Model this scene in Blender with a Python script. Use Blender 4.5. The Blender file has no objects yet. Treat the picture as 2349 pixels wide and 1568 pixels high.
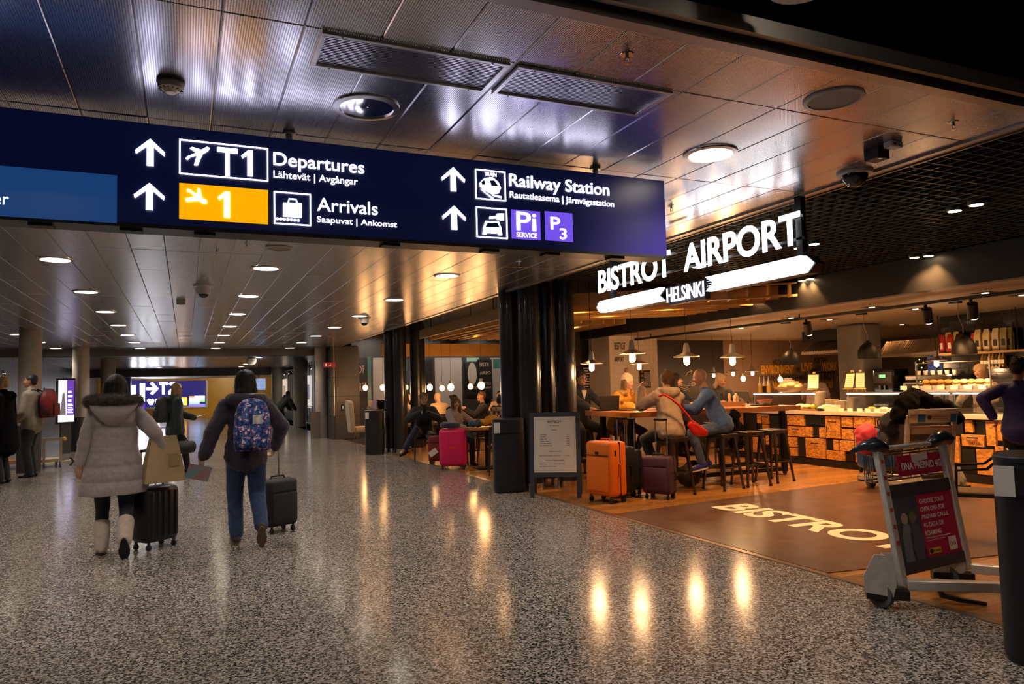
import bpy, bmesh, math, random
import numpy as np
from mathutils import Vector as V, Matrix
R=math.radians; PI=math.pi
random.seed(7)
SC=bpy.context.scene; COL=SC.collection
# ---------------------------------------------------------------- camera
W_,H_=2349,1568; FPX=1664.52; CH=1.47
YAW,PIT,ROL=R(24.257),R(3.5689),R(-1.5)
_F=V((math.sin(YAW)*math.cos(PIT),math.cos(YAW)*math.cos(PIT),math.sin(PIT)))
_r=V((math.cos(YAW),-math.sin(YAW),0)); _u=_r.cross(_F)
_R=math.cos(ROL)*_r+math.sin(ROL)*_u; _U=-math.sin(ROL)*_r+math.cos(ROL)*_u
cam=bpy.data.cameras.new('camera'); cam.sensor_width=36; cam.lens=36*FPX/W_; cam.clip_start=.05; cam.clip_end=200
CAM=bpy.data.objects.new('camera',cam); COL.objects.link(CAM)
CAM.matrix_world=Matrix(((_R.x,_U.x,-_F.x,0),(_R.y,_U.y,-_F.y,0),(_R.z,_U.z,-_F.z,CH),(0,0,0,1)))
SC.camera=CAM
# ---------------------------------------------------------------- world, exposure
w=bpy.data.worlds.new('world'); SC.world=w; w.use_nodes=True
w.node_tree.nodes['Background'].inputs[0].default_value=(.25,.3,.45,1)
w.node_tree.nodes['Background'].inputs[1].default_value=.004
SC.view_settings.view_transform='Standard'; SC.view_settings.look='None'; SC.view_settings.gamma=1
SC.view_settings.use_curve_mapping=False; SC.view_settings.exposure=0.0
cy=SC.cycles; cy.max_bounces=5; cy.diffuse_bounces=3; cy.glossy_bounces=3; cy.transmission_bounces=2; cy.transparent_max_bounces=6; cy.caustics_reflective=False; cy.caustics_refractive=False; cy.light_sampling_threshold=.03; cy.adaptive_threshold=.08; cy.use_light_tree=False
CZ=2.89                      # ceiling height
EX=4.40                      # line where hall floor meets cafe floor
# pixel -> world: a direction only; the plane it stands on gives the distance
def ray(x,y): return _R*((x-W_/2)/FPX)-_U*((y-H_/2)/FPX)+_F
def onZ(x,y,z=0):
    d=ray(x,y); return V((0,0,CH))+d*((z-CH)/d.z)
def onX(x,y,X):
    d=ray(x,y); return V((0,0,CH))+d*(X/d.x)
def onY(x,y,Y):
    d=ray(x,y); return V((0,0,CH))+d*(Y/d.y)
# ---------------------------------------------------------------- lights
def lamp(name,kind,loc,power,col=(1,.9,.78),size=.1,aim=None,spot=100,blend=.6):
    l=bpy.data.lights.new(name,kind); l.energy=power; l.color=col
    if kind=='AREA': l.size=size
    else: l.shadow_soft_size=size
    if kind=='SPOT': l.spot_size=R(spot); l.spot_blend=blend
    o=bpy.data.objects.new(name,l); COL.objects.link(o); o.location=loc
    if aim is not None: o.rotation_euler=(V(aim)-V(loc)).to_track_quat('-Z','Y').to_euler()
    return o
# ---------------------------------------------------------------- materials
MATS={}
def M(name,col,rough=.5,metal=0,es=0,ecol=None,var=0,scale=30,bump=0,bscale=None,coat=0,trans=0,alpha=1,spec=.5,stretch=(1,1,1),col2=None,sheen=0,detail=6):
    if name in MATS: return MATS[name]
    m=bpy.data.materials.new(name); m.use_nodes=True; nt=m.node_tree; b=nt.nodes['Principled BSDF']
    c=(*col,1); b.inputs['Base Color'].default_value=c; b.inputs['Roughness'].default_value=rough
    b.inputs['Metallic'].default_value=metal; b.inputs['Specular IOR Level'].default_value=spec
    if coat: b.inputs['Coat Weight'].default_value=coat; b.inputs['Coat Roughness'].default_value=.08
    if sheen: b.inputs['Sheen Weight'].default_value=sheen
    if trans: b.inputs['Transmission Weight'].default_value=trans
    if alpha<1: b.inputs['Alpha'].default_value=alpha
    if es:
        b.inputs['Emission Color'].default_value=(*(ecol or col),1); b.inputs['Emission Strength'].default_value=es
    if var or bump or col2:
        tc=nt.nodes.new('ShaderNodeTexCoord'); mp=nt.nodes.new('ShaderNodeMapping'); mp.inputs['Scale'].default_value=stretch
        nt.links.new(tc.outputs['Object'],mp.inputs[0])
        n=nt.nodes.new('ShaderNodeTexNoise'); n.inputs['Scale'].default_value=scale; n.inputs['Detail'].default_value=detail
        nt.links.new(mp.outputs[0],n.inputs['Vector'])
        if var or col2:
            r=nt.nodes.new('ShaderNodeValToRGB'); e=r.color_ramp.elements
            e[0].position=.3; e[1].position=.7
            if col2: e[0].color=c; e[1].color=(*col2,1)
            else:
                e[0].color=(*[max(0,x*(1-var)) for x in col],1); e[1].color=(*[min(1,x*(1+var)) for x in col],1)
            nt.links.new(n.outputs[0],r.inputs[0]); nt.links.new(r.outputs[0],b.inputs['Base Color'])
        if bump:
            n2=nt.nodes.new('ShaderNodeTexNoise'); n2.inputs['Scale'].default_value=bscale or scale*3; nt.links.new(mp.outputs[0],n2.inputs['Vector'])
            bp=nt.nodes.new('ShaderNodeBump'); bp.inputs['Strength'].default_value=bump; bp.inputs['Distance'].default_value=.01
            nt.links.new(n2.outputs[0],bp.inputs['Height']); nt.links.new(bp.outputs[0],b.inputs['Normal'])
    MATS[name]=m; return m
# ---------------------------------------------------------------- mesh builder
def frame(o,x,y):
    x=V(x).normalized(); y=V(y); z=x.cross(y).normalized(); y=z.cross(x); o=V(o)
    return Matrix(((x.x,y.x,z.x,o.x),(x.y,y.y,z.y,o.y),(x.z,y.z,z.z,o.z),(0,0,0,1)))
class B:
    def __init__(s): s.v=[]; s.f=[]; s.m=[]
    def add(s,vs,fs,mi=0,T=None):
        n=len(s.v); s.v+=[tuple(T@V(p)) for p in vs] if T else [tuple(p) for p in vs]
        s.f+=[tuple(i+n for i in f) for f in fs]; s.m+=[mi]*len(fs); return s
    def box(s,x0,y0,z0,x1,y1,z1,mi=0,T=None):
        return s.add([(x0,y0,z0),(x1,y0,z0),(x1,y1,z0),(x0,y1,z0),(x0,y0,z1),(x1,y0,z1),(x1,y1,z1),(x0,y1,z1)],
          [(0,3,2,1),(4,5,6,7),(0,1,5,4),(1,2,6,5),(2,3,7,6),(3,0,4,7)],mi,T)
    def cbox(s,c,d,mi=0,T=None):
        return s.box(c[0]-d[0]/2,c[1]-d[1]/2,c[2]-d[2]/2,c[0]+d[0]/2,c[1]+d[1]/2,c[2]+d[2]/2,mi,T)
    def rbox(s,c,d,r=.02,seg=2,mi=0,T=None):
        bm=bmesh.new(); bmesh.ops.create_cube(bm,size=1)
        for v in bm.verts: v.co=V((v.co.x*d[0],v.co.y*d[1],v.co.z*d[2]))
        bmesh.ops.bevel(bm,geom=bm.edges[:],offset=min(r,min(d)*.49),segments=seg,profile=.5,affect='EDGES')
        for v in bm.verts: v.co+=V(c)
        bm.verts.index_update(); s.add([v.co for v in bm.verts],[[v.index for v in f.verts] for f in bm.faces],mi,T); bm.free(); return s
    def tube(s,p,q,r,r2=None,n=12,mi=0,T=None):
        p=V(p);q=V(q); d=(q-p); r2=r if r2 is None else r2
        if d.length<1e-6: return s
        d.normalize(); a=d.orthogonal().normalized(); b=d.cross(a)
        vs=[p+a*(r*math.cos(2*PI*i/n))+b*(r*math.sin(2*PI*i/n)) for i in range(n)]+[q+a*(r2*math.cos(2*PI*i/n))+b*(r2*math.sin(2*PI*i/n)) for i in range(n)]
        return s.add(vs,[(i,(i+1)%n,n+(i+1)%n,n+i) for i in range(n)]+[tuple(range(n))[::-1],tuple(range(n,2*n))],mi,T)
    def path(s,pts,r,n=8,mi=0,T=None,closed=False):
        pts=[V(p) for p in pts]; N=len(pts); rs=r if isinstance(r,(list,tuple)) else [r]*N; vs=[]; pa=None
        for i,p in enumerate(pts):
            a=pts[i-1] if (i or closed) else p; b=pts[(i+1)%N] if (i<N-1 or closed) else p
            d=(b-a).normalized()
            x=d.orthogonal().normalized() if pa is None else (pa-d*pa.dot(d)).normalized()
            pa=x; y=d.cross(x)
            vs+=[p+x*(rs[i]*math.cos(2*PI*k/n))+y*(rs[i]*math.sin(2*PI*k/n)) for k in range(n)]
        fs=[(i*n+k,i*n+(k+1)%n,((i+1)%N)*n+(k+1)%n,((i+1)%N)*n+k) for i in range(N if closed else N-1) for k in range(n)]
        if not closed: fs+=[tuple(range(n))[::-1],tuple(range((N-1)*n,N*n))]
        return s.add(vs,fs,mi,T)
    def lathe(s,prof,c=(0,0,0),n=24,mi=0,T=None):
        vs=[];fs=[]; N=len(prof)
        for r,z in prof: vs+=[(c[0]+r*math.cos(2*PI*k/n),c[1]+r*math.sin(2*PI*k/n),c[2]+z) for k in range(n)]
        fs=[(i*n+k,i*n+(k+1)%n,(i+1)*n+(k+1)%n,(i+1)*n+k) for i in range(N-1) for k in range(n)]
        cl=prof[0]==prof[-1]
        if prof[0][0]>1e-5 and not cl: fs.append(tuple(range(n))[::-1])
        if prof[-1][0]>1e-5 and not cl: fs.append(tuple(range((N-1)*n,N*n)))
        return s.add(vs,fs,mi,T)
    def prism(s,poly,d,mi=0,T=None):     # polygon in local xy, extruded 0..d along local z
        n=len(poly); vs=[(p[0],p[1],0) for p in poly]+[(p[0],p[1],d) for p in poly]
        return s.add(vs,[tuple(range(n))[::-1],tuple(range(n,2*n))]+[(i,(i+1)%n,n+(i+1)%n,n+i) for i in range(n)],mi,T)
    def loft(s,rings,mi=0,T=None,cap=True):
        n=len(rings[0]); N=len(rings); vs=[p for r in rings for p in r]
        fs=[(i*n+k,i*n+(k+1)%n,(i+1)*n+(k+1)%n,(i+1)*n+k) for i in range(N-1) for k in range(n)]
        if cap: fs+=[tuple(range(n))[::-1],tuple(range((N-1)*n,N*n))]
        return s.add(vs,fs,mi,T)
    def ball(s,c,r,n=12,mi=0,T=None):
        r=(r,r,r) if not isinstance(r,(tuple,list)) else r; m=n//2; vs=[];fs=[]
        for i in range(1,m):
            a=PI*i/m
            vs+=[(c[0]+r[0]*math.sin(a)*math.cos(2*PI*k/n),c[1]+r[1]*math.sin(a)*math.sin(2*PI*k/n),c[2]-r[2]*math.cos(a)) for k in range(n)]
        fs=[(i*n+k,i*n+(k+1)%n,(i+1)*n+(k+1)%n,(i+1)*n+k) for i in range(m-2) for k in range(n)]
        q=len(vs); vs+=[(c[0],c[1],c[2]-r[2]),(c[0],c[1],c[2]+r[2])]
        fs+=[((k+1)%n,k,q) for k in range(n)]+[((m-2)*n+k,(m-2)*n+(k+1)%n,q+1) for k in range(n)]
        return s.add(vs,fs,mi,T)
    def mesh(s,name,mats):
        me=bpy.data.meshes.new(name); me.from_pydata(s.v,[],s.f)
        for m in (mats if isinstance(mats,(list,tuple)) else [mats]): me.materials.append(m)
        if any(s.m): me.polygons.foreach_set('material_index',s.m)
        me.update(); return me
    def build(s,name,mats,parent=None,smooth=None,bevel=0):
        me=s.mesh(name,mats)
        if smooth: smooth_(me,smooth)
        o=bpy.data.objects.new(name,me); COL.objects.link(o); o.parent=parent
        if bevel:
            md=o.modifiers.new('b','BEVEL'); md.width=bevel; md.segments=2; md.limit_method='ANGLE'
        return o
def smooth_(me,ang=40):
    if ang is True: ang=40
    me.polygons.foreach_set('use_smooth',[True]*len(me.polygons))
    bm=bmesh.new(); bm.from_mesh(me); c=math.cos(R(ang))
    bm.normal_update()
    for e in bm.edges:
        if len(e.link_faces)==2 and e.link_faces[0].normal.dot(e.link_faces[1].normal)<c: e.smooth=False
    bm.to_mesh(me); bm.free()
def tag(o,label=None,cat=None,group=None,kind=None):
    if label: o['label']=label
    if cat: o['category']=cat
    if group: o['group']=group
    if kind: o['kind']=kind
    return o
def thing(name,label,cat,loc=(0,0,0),rz=0,group=None):
    o=bpy.data.objects.new(name,None); COL.objects.link(o); o.empty_display_size=.1
    o.location=loc; o.rotation_euler=(0,0,rz); return tag(o,label,cat,group)
def inst(o,name=None,parent=None,loc=None):       # one copied object sharing its mesh
    c=o.copy(); COL.objects.link(c); c.parent=parent
    if loc is not None: c.location=loc
    return c
KIDS={}
def dup(root,loc,rz,label,scale=None):
    r=root.copy(); COL.objects.link(r); r.location=loc; r.rotation_euler=(0,0,rz); r['label']=label
    if scale: r.scale=(scale,)*3
    def rec(a,b):
        for ch in [x for x in COL.objects if x.parent is a]:
            c=ch.copy(); COL.objects.link(c); c.parent=b; rec(ch,c)
    rec(root,r); return r
TMP=bpy.data.scenes.new('tmp')
def realise(o):            # evaluate one object alone, away from the full scene
    TMP.collection.objects.link(o)
    with bpy.context.temp_override(scene=TMP,view_layer=TMP.view_layers[0]):
        me=bpy.data.meshes.new_from_object(o.evaluated_get(bpy.context.evaluated_depsgraph_get()))
    return me
def struct(o): o['kind']='structure'; return o
def bars(T,w,h,mat,parent,name='print_line',seed=1):     # an unreadably small line of print: word-length dashes
    rs=random.Random(seed); x=0; b=B()
    while x<w*.96:
        l=min(w-x,h*rs.uniform(1.6,5)); b.box(x,0,-.0005,x+l,h*.62,.0006,0,T); x+=l+h*.7
    return b.build(name,mat,parent)
def text(name,body,T,w,h=None,mat=None,parent=None,ext=.002,bold=0,align='L',shear=0,space=1,kind=None):
    """flat lettering fitted into w x h, lower left corner at the frame's origin"""
    cu=bpy.data.curves.new(name,'FONT'); cu.body=body; cu.extrude=.01; cu.offset=bold; cu.resolution_u=5; cu.shear=shear; cu.space_character=space
    if align=='C': cu.align_x='CENTER'
    if align=='R': cu.align_x='RIGHT'
    t=bpy.data.objects.new(name,cu); me=realise(t)
    bpy.data.objects.remove(t); bpy.data.curves.remove(cu)
    n=len(me.vertices); a=np.empty(n*3,'f'); me.vertices.foreach_get('co',a); a=a.reshape(-1,3)
    lo=a.min(0); hi=a.max(0); sx=w/(hi[0]-lo[0]); sy=h/(hi[1]-lo[1]) if h else sx
    a[:,0]=(a[:,0]-lo[0])*sx; a[:,1]=(a[:,1]-lo[1])*sy; a[:,2]=a[:,2]/.01*ext
    me.vertices.foreach_set('co',a.ravel()); me.transform(T); me.materials.clear(); me.materials.append(mat); me.update()
    me.name=name; o=bpy.data.objects.new(name,me); COL.objects.link(o); o.parent=parent
    return o
# ================================================================= structure materials
def terrazzo():
    m=bpy.data.materials.new('terrazzo'); m.use_nodes=True; nt=m.node_tree; b=nt.nodes['Principled BSDF']; N=nt.nodes.new; L=nt.links.new
    tc=N('ShaderNodeTexCoord')
    v=N('ShaderNodeTexVoronoi'); v.inputs['Scale'].default_value=95; L(tc.outputs['Object'],v.inputs['Vector'])
    hs=N('ShaderNodeSeparateColor'); L(v.outputs['Color'],hs.inputs[0])
    r=N('ShaderNodeValToRGB'); cr=r.color_ramp; cr.interpolation='CONSTANT'
    cr.elements[0].position=0; cr.elements[0].color=(.03,.028,.027,1); cr.elements[1].position=.27; cr.elements[1].color=(.17,.145,.125,1)
    for p,c in ((.45,(.44,.38,.33)),(.7,(.26,.22,.19)),(.86,(.62,.55,.48))):
        e=cr.elements.new(p); e.color=(*c,1)
    L(hs.outputs[0],r.inputs[0])
    n=N('ShaderNodeTexNoise'); n.inputs['Scale'].default_value=.9; n.inputs['Detail'].default_value=4; L(tc.outputs['Object'],n.inputs['Vector'])
    mr=N('ShaderNodeMapRange'); mr.inputs[3].default_value=.75; mr.inputs[4].default_value=1.15; L(n.outputs[0],mr.inputs[0])
    mx=N('ShaderNodeMix'); mx.data_type='RGBA'; mx.blend_type='MULTIPLY'; mx.inputs[0].default_value=1
    L(r.outputs[0],mx.inputs[6]); L(mr.outputs[0],mx.inputs[7]); L(mx.outputs[2],b.inputs['Base Color'])
    n2=N('ShaderNodeTexNoise'); n2.inputs['Scale'].default_value=3; L(tc.outputs['Object'],n2.inputs['Vector'])
    mr2=N('ShaderNodeMapRange'); mr2.inputs[3].default_value=.11; mr2.inputs[4].default_value=.21; L(n2.outputs[0],mr2.inputs[0]); L(mr2.outputs[0],b.inputs['Roughness'])
    b.inputs['Specular IOR Level'].default_value=.36
    return m
def perforated():
    m=bpy.data.materials.new('perforated_metal'); m.use_nodes=True; nt=m.node_tree; b=nt.nodes['Principled BSDF']; N=nt.nodes.new; L=nt.links.new
    tc=N('ShaderNodeNewGeometry'); mp=N('ShaderNodeMapping'); mp.inputs['Scale'].default_value=(105,105,0); L(tc.outputs['Position'],mp.inputs[0])
    fr=N('ShaderNodeVectorMath'); fr.operation='FRACTION'; L(mp.outputs[0],fr.inputs[0])
    sb=N('ShaderNodeVectorMath'); sb.operation='SUBTRACT'; sb.inputs[1].default_value=(.5,.5,0); L(fr.outputs[0],sb.inputs[0])
    ln=N('ShaderNodeVectorMath'); ln.operation='LENGTH'; L(sb.outputs[0],ln.inputs[0])
    st=N('ShaderNodeMapRange'); st.inputs[1].default_value=.24; st.inputs[2].default_value=.34; st.inputs[3].default_value=0; st.inputs[4].default_value=1; L(ln.outputs['Value'],st.inputs[0])
    r=N('ShaderNodeMix'); r.data_type='RGBA'; r.inputs[6].default_value=(.12,.12,.125,1); r.inputs[7].default_value=(.60,.59,.62,1); L(st.outputs[0],r.inputs[0]); L(r.outputs[2],b.inputs['Base Color'])
    L(st.outputs[0],b.inputs['Metallic'])
    b.inputs['Roughness'].default_value=.25
    n=N('ShaderNodeTexNoise'); n.inputs['Scale'].default_value=2.2; n.inputs['Detail'].default_value=1; L(tc.outputs['Position'],n.inputs['Vector'])
    bp=N('ShaderNodeBump'); bp.inputs['Strength'].default_value=.10; bp.inputs['Distance'].default_value=.02; L(n.outputs[0],bp.inputs['Height']); L(bp.outputs[0],b.inputs['Normal'])
    return m
m_terr=terrazzo(); m_perf=perforated()
m_black=M('black',(.006,.006,.007),.5); m_blackg=M('black_gloss',(.004,.005,.007),.12,coat=.3)
m_dark=M('dark_paint',(.022,.022,.025),.45,var=.15,scale=6)
m_charc=M('charcoal',(.045,.042,.045),.5,var=.12,scale=9)
m_silver=M('brushed_aluminium',(.55,.54,.53),.32,1,var=.1,scale=8,stretch=(1,1,12))
m_chrome=M('chrome',(.75,.75,.76),.12,1)
m_white=M('white_plastic',(.7,.68,.65),.4)
m_grey=M('grey_paint',(.22,.205,.19),.5,var=.08,scale=5)
m_lgrey=M('light_grey_paint',(.42,.40,.37),.5,var=.06,scale=5)
m_brass=M('brass_trim',(.62,.48,.30),.3,1)
# ================================================================= floors
fb=B().box(-9,-1.5,-.12,EX,54,-.012)
floor=struct(fb.build('floor',M('grout',(.06,.055,.05),.7))); floor['label']='grey speckled terrazzo hall floor'
k=0
sl=B().box(.0015,.0015,-.02,2.4985,2.4985,0).build('slab',m_terr,floor)
first=True
for i in range(-4,2):
    for j in range(0,22):
        x=EX-2.5*(i+4+1)+0; y=-1.5+2.5*j
        o=sl if first else inst(sl,parent=floor); first=False
        o.location=(x,y,0)
def wood_mat(name,c1,c2,rough=.3,stretch=(1,14,14),scale=6):
    m=bpy.data.materials.new(name); m.use_nodes=True; nt=m.node_tree; b=nt.nodes['Principled BSDF']; N=nt.nodes.new; L=nt.links.new
    tc=N('ShaderNodeTexCoord'); mp=N('ShaderNodeMapping'); mp.inputs['Scale'].default_value=stretch; L(tc.outputs['Object'],mp.inputs[0])
    oi=N('ShaderNodeObjectInfo'); ad=N('ShaderNodeVectorMath'); L(mp.outputs[0],ad.inputs[0])
    cx=N('ShaderNodeMath'); cx.operation='MULTIPLY'; cx.inputs[1].default_value=37; L(oi.outputs['Random'],cx.inputs[0]); L(cx.outputs[0],ad.inputs[1])
    n=N('ShaderNodeTexNoise'); n.inputs['Scale'].default_value=scale; n.inputs['Detail'].default_value=5; n.inputs['Distortion'].default_value=1.2; L(ad.outputs[0],n.inputs['Vector'])
    r=N('ShaderNodeValToRGB'); r.color_ramp.elements[0].position=.3; r.color_ramp.elements[1].position=.72; r.color_ramp.elements[0].color=(*c1,1); r.color_ramp.elements[1].color=(*c2,1); L(n.outputs[0],r.inputs[0])
    mr=N('ShaderNodeMapRange'); mr.inputs[3].default_value=.72; mr.inputs[4].default_value=1.2; L(oi.outputs['Random'],mr.inputs[0])
    mx=N('ShaderNodeMix'); mx.data_type='RGBA'; mx.blend_type='MULTIPLY'; mx.inputs[0].default_value=1; L(r.outputs[0],mx.inputs[6]); L(mr.outputs[0],mx.inputs[7]); L(mx.outputs[2],b.inputs['Base Color'])
    b.inputs['Roughness'].default_value=rough; return m
m_plank=wood_mat('oak_plank',(.27,.115,.026),(.46,.22,.06),.26)
m_gold=wood_mat('honey_wood',(.55,.28,.07),(.70,.40,.12),.35)
m_table=wood_mat('table_wood',(.26,.095,.03),(.42,.17,.055),.3)
cf=struct(B().box(EX,-1.5,-.12,18,26,-.012).build('floor',M('subfloor',(.02,.015,.01),.8))); cf['label']='oak plank floor of the cafe'
pl=[]
PW,PL_=.19,1.8
# brown carpet-like mat: corners read from the photograph on the ground plane
matq=[(4.44,7.15),(4.44,4.15),(9.3,3.3),(9.3,7.6)]
for j in range(int(20/PW)):
    y=.6+j*PW; off=(j*0.73)%PL_
    for i in range(-1,8):
        x0=max(EX+.03,EX+i*PL_+off); x1=min(17.5,EX+(i+1)*PL_+off)
        if x1-x0<.05: continue
        pl.append(((x0+x1)/2,y,x1-x0))
pl.sort(key=lambda p:(p[0]**2+p[1]**2))
cache={}
rest=B()
for n_,(x,y,l) in enumerate(pl):
    l=round(l,2)
    if n_<300:
        if l not in cache: cache[l]=B().box(-l/2+.001,.001,-.02,l/2-.001,PW-.001,0).mesh('plank',m_plank)
        o=bpy.data.objects.new('plank',cache[l]); COL.objects.link(o); o.parent=cf; o.location=(x,y,0)
    else: rest.box(x-l/2+.001,y+.001,-.02,x+l/2-.001,y+PW-.001,0)
o=rest.build('plank',m_plank,cf); o['kind']='stuff'
mt=B().prism(matq[::-1],.006).build('floor_mat',M('brown_vinyl',(.115,.062,.042),.3,var=.35,scale=5,detail=8))
mt.location.z=.001; tag(mt,'brown mottled vinyl inlay on the cafe floor with cream lettering','floor mat')
# edge strip between the two floors
st=struct(B().box(EX-.03,-1.5,-.02,EX+.03,24,.006).build('trim_1',M('edge_metal',(.42,.30,.2),.3,.8))); st['label']='metal floor edge strip between terrazzo and oak'
# lettering on the mat, BISTROT, read from the side
m_cream=M('cream_paint',(.85,.78,.62),.5)
p0=onZ(1676,1158,.008); p1=onZ(2048,1222,.008)
dx=(p1-p0); 
ux=V((-.06,-1,0)).normalized()
text('mat_lettering','BISTROT',frame(V((5.62,6.93,.008)),ux,V((1,-.06,0))),2.62,.52,m_cream,mt,.001,bold=.03).location.z=-.001
# ================================================================= main hall ceiling: separate perforated panels
ceil=struct(B().box(-9,2.36,CZ+.02,EX,24.45,CZ+.10).build('ceiling',m_black)); ceil['label']='suspended ceiling of perforated metal panels over the hall'
YJ=[2.36,2.81]
y=2.81
while y<24.4: y=min(24.42,y+1.24); YJ.append(y)
cells=[]
X0=EX-.08
nx=int((X0+9)/.30)
for j in range(len(YJ)-1):
    for i in range(nx):
        xa=X0-.3*(i+1); cells.append((xa+.15,(YJ[j]+YJ[j+1])/2,YJ[j+1]-YJ[j]))
# openings for the two air grilles
VX=[(.487,1.297),(1.337,2.165)]; VY=(2.815,3.135)
cells=[c for c in cells if True]
cells.sort(key=lambda c:(c[0]*c[0]+c[1]*c[1]) if c[0]>-3.5 else 1e4+c[1])
pc={}; rest=B()
def panel_bm(l,b=None,T=None):
    b=b or B(); w=.1492; h=l/2-.0008; i=.0055
    r=lambda x,y,z: [(-x,-y,z),(x,-y,z),(x,y,z),(-x,y,z)]
    return b.loft([r(w-i,h-i,0),r(w,h,.005),r(w,h,.016)],0,T)
rnd=random.Random(3)
for n_,(x,y,l) in enumerate(cells):
    l=round(l,3)
    if n_<300:
        if l not in pc: pc[l]=panel_bm(l).mesh('ceiling_panel',m_perf)
        o=bpy.data.objects.new('ceiling_panel',pc[l]); COL.objects.link(o); o.parent=ceil
        o.location=(x,y,CZ+rnd.uniform(0,.0012)); o.rotation_euler=(R(rnd.gauss(0,.08)),R(rnd.gauss(0,.13)),0)
    else:
        T=Matrix.Translation((x,y,CZ+.0006))@Matrix.Rotation(R(rnd.gauss(0,.28)),4,'Y')@Matrix.Rotation(R(rnd.gauss(0,.15)),4,'X')
        panel_bm(l,rest,T)
o=rest.build('ceiling_panel',m_perf,ceil); o['kind']='stuff'
# border trims
tr=B().box(-9,2.30,CZ-.012,EX,2.365,CZ+.05).box(-9,2.24,CZ+.02,EX,2.27,CZ+.09)
struct(tr.build('trim_2',M('trim_metal',(.34,.31,.29),.35,.9)))['label']='metal edge trim at the near end of the hall ceiling'
struct(B().box(EX-.08,2.3,CZ-.012,EX,24.4,CZ+.05).build('trim_3',MATS['trim_metal']))['label']='metal edge trim of the hall ceiling along the cafe'
# dark void over the viewer
vo=B().box(-9,-1.5,3.62,9,2.4,3.7).box(-9,2.42,CZ+.1,EX,2.5,3.66)
struct(vo.build('ceiling',m_blackg))['label']='black glossy ceiling recess above the viewer'
q=[onY(a,b,2.41) for a,b in ((1658,52),(1700,34),(1865,78),(1808,112),(1660,80))]
o=B().prism([(p.x,p.z) for p in q][::-1],.02,T=frame((0,2.42,0),(1,0,0),(0,0,1))).build('fascia_reflection',M('reflection_blue',(.05,.09,.12),.4)); tag(o,'dark blue painted reflection on the black fascia above the ceiling edge','panel')  # blue patch standing in for a reflection in the glossy fascia
rg=B().lathe([(.085,0),(.13,0),(.13,.02),(.085,.02),(.085,0)],n=32).build('ceiling_ring',m_white,smooth=30)
q=onY(1842,-30,2.0); rg.location=q; tag(rg,'white ring fitting in the black ceiling at the top edge','ceiling fitting')
B().tube((0,0,.01),(0,0,3.62-q.z),.09,n=24).build('housing',m_blackg,rg)
# ================================================================= far end
m_yel=M('yellow_wall',(.62,.33,.03),.35,var=.08,scale=2)
m_far=M('far_grey',(.20,.185,.17),.45)
FY=52.5
struct(B().box(-9,FY,-.1,14,FY+.3,2.9).build('wall_far',m_yel))['label']='yellow wall closing the far end of the hall'
struct(B().box(-9,24.45,2.70,4.2,25.0,CZ+.12).build('trim_4',M('bulkhead',(.13,.12,.115),.45)))['label']='grey bulkhead beam across the hall ceiling'
c2=struct(B().box(-9,25.0,CZ+.02,6.5,42.5,CZ+.12).build('ceiling',m_black)); c2['label']='further stretch of metal ceiling beyond the bulkhead'
q=B()
for j in range(12):
    for i in range(26):
        T=Matrix.Translation((6.2-.55*i,25.7+1.42*j,CZ))@Matrix.Rotation(R(rnd.gauss(0,.2)),4,'Y')@Matrix.Rotation(R(rnd.gauss(0,.12)),4,'X')
        q.box(-.27,-.70,0,.27,.70,.018,0,T)
o=q.build('ceiling_panel',m_perf,c2); o['kind']='stuff'
struct(B().box(-9,42.5,2.52,8,43.2,CZ+.12).build('trim_5',MATS['bulkhead']))['label']='second bulkhead far down the hall'
struct(B().box(-9,43.2,2.62,8,FY,2.72).build('ceiling',m_lgrey))['label']='low pale ceiling at the far end'
# grey clad wall end between the hall and the cafe
p=[(4.22,23.05),(4.95,23.25),(4.95,25.0),(4.22,25.0)]
wl=struct(B().box(4.24,22.85,-.1,4.98,24.9,CZ+.02).build('wall_pier',m_black)); wl['label']='dark grey clad pier at the end of the cafe front'
zz=[0,.72,1.33,1.92,CZ]
m_clad=M('grey_cladding',(.075,.07,.072),.4,var=.08,scale=4)
for a,b_ in zip(zz[:-1],zz[1:]):
    B().box(4.235,22.82,a+.006,4.985,22.86,b_-.006).build('cladding_panel',m_clad,wl)
    B().box(4.20,22.87,a+.006,4.245,24.9,b_-.006).build('cladding_panel',MATS['brushed_aluminium'] if a>.5 else m_clad,wl)
# right wall far (behind column): banners and windows
rw=struct(B().box(5.6,25,-.1,5.8,FY,CZ+.1).build('wall_right',M('teal_wall',(.03,.06,.065),.4))); rw['label']='teal and grey striped side wall beyond the cafe'
for i in range(34):
    cc=[(.03,.10,.10),(.30,.26,.22),(.10,.11,.12)][i%3]
    B().box(5.55,25.6+i*.8,.35,5.62,26.2+i*.8,CZ).build('wall_strip',M('strip%d'%(i%3),cc,.4),rw)
# left side
lw=struct(B().box(-5.3,16.0,-.1,-5.05,FY,CZ+.1).build('wall_left',m_black)); lw['label']='dark grey panelled wall along the left of the hall'
for j in range(22):
    for a,b_ in ((0,.95),(.95,1.9),(1.9,2.89)):
        B().box(-5.06,16.0+j*1.65+.008,a+.006,-5.03,16.0+j*1.65+1.642,b_-.006).build('wall_panel',m_clad,lw)
struct(B().box(-9,15.5,-.1,-5.03,16.0,CZ+.1).build('wall_left',M('tan_wall',(.25,.20,.15),.5)))['label']='tan wall return with service doors at the left edge'
struct(B().box(-9.2,-1.5,-.1,-9,16,CZ+.8).build('wall_left',m_charc))['label']='dark wall at the far left'
struct(B().box(-9,-1.7,-.1,18,-1.5,3.7).build('wall_back',m_charc))['label']='dark wall behind the viewer'
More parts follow.
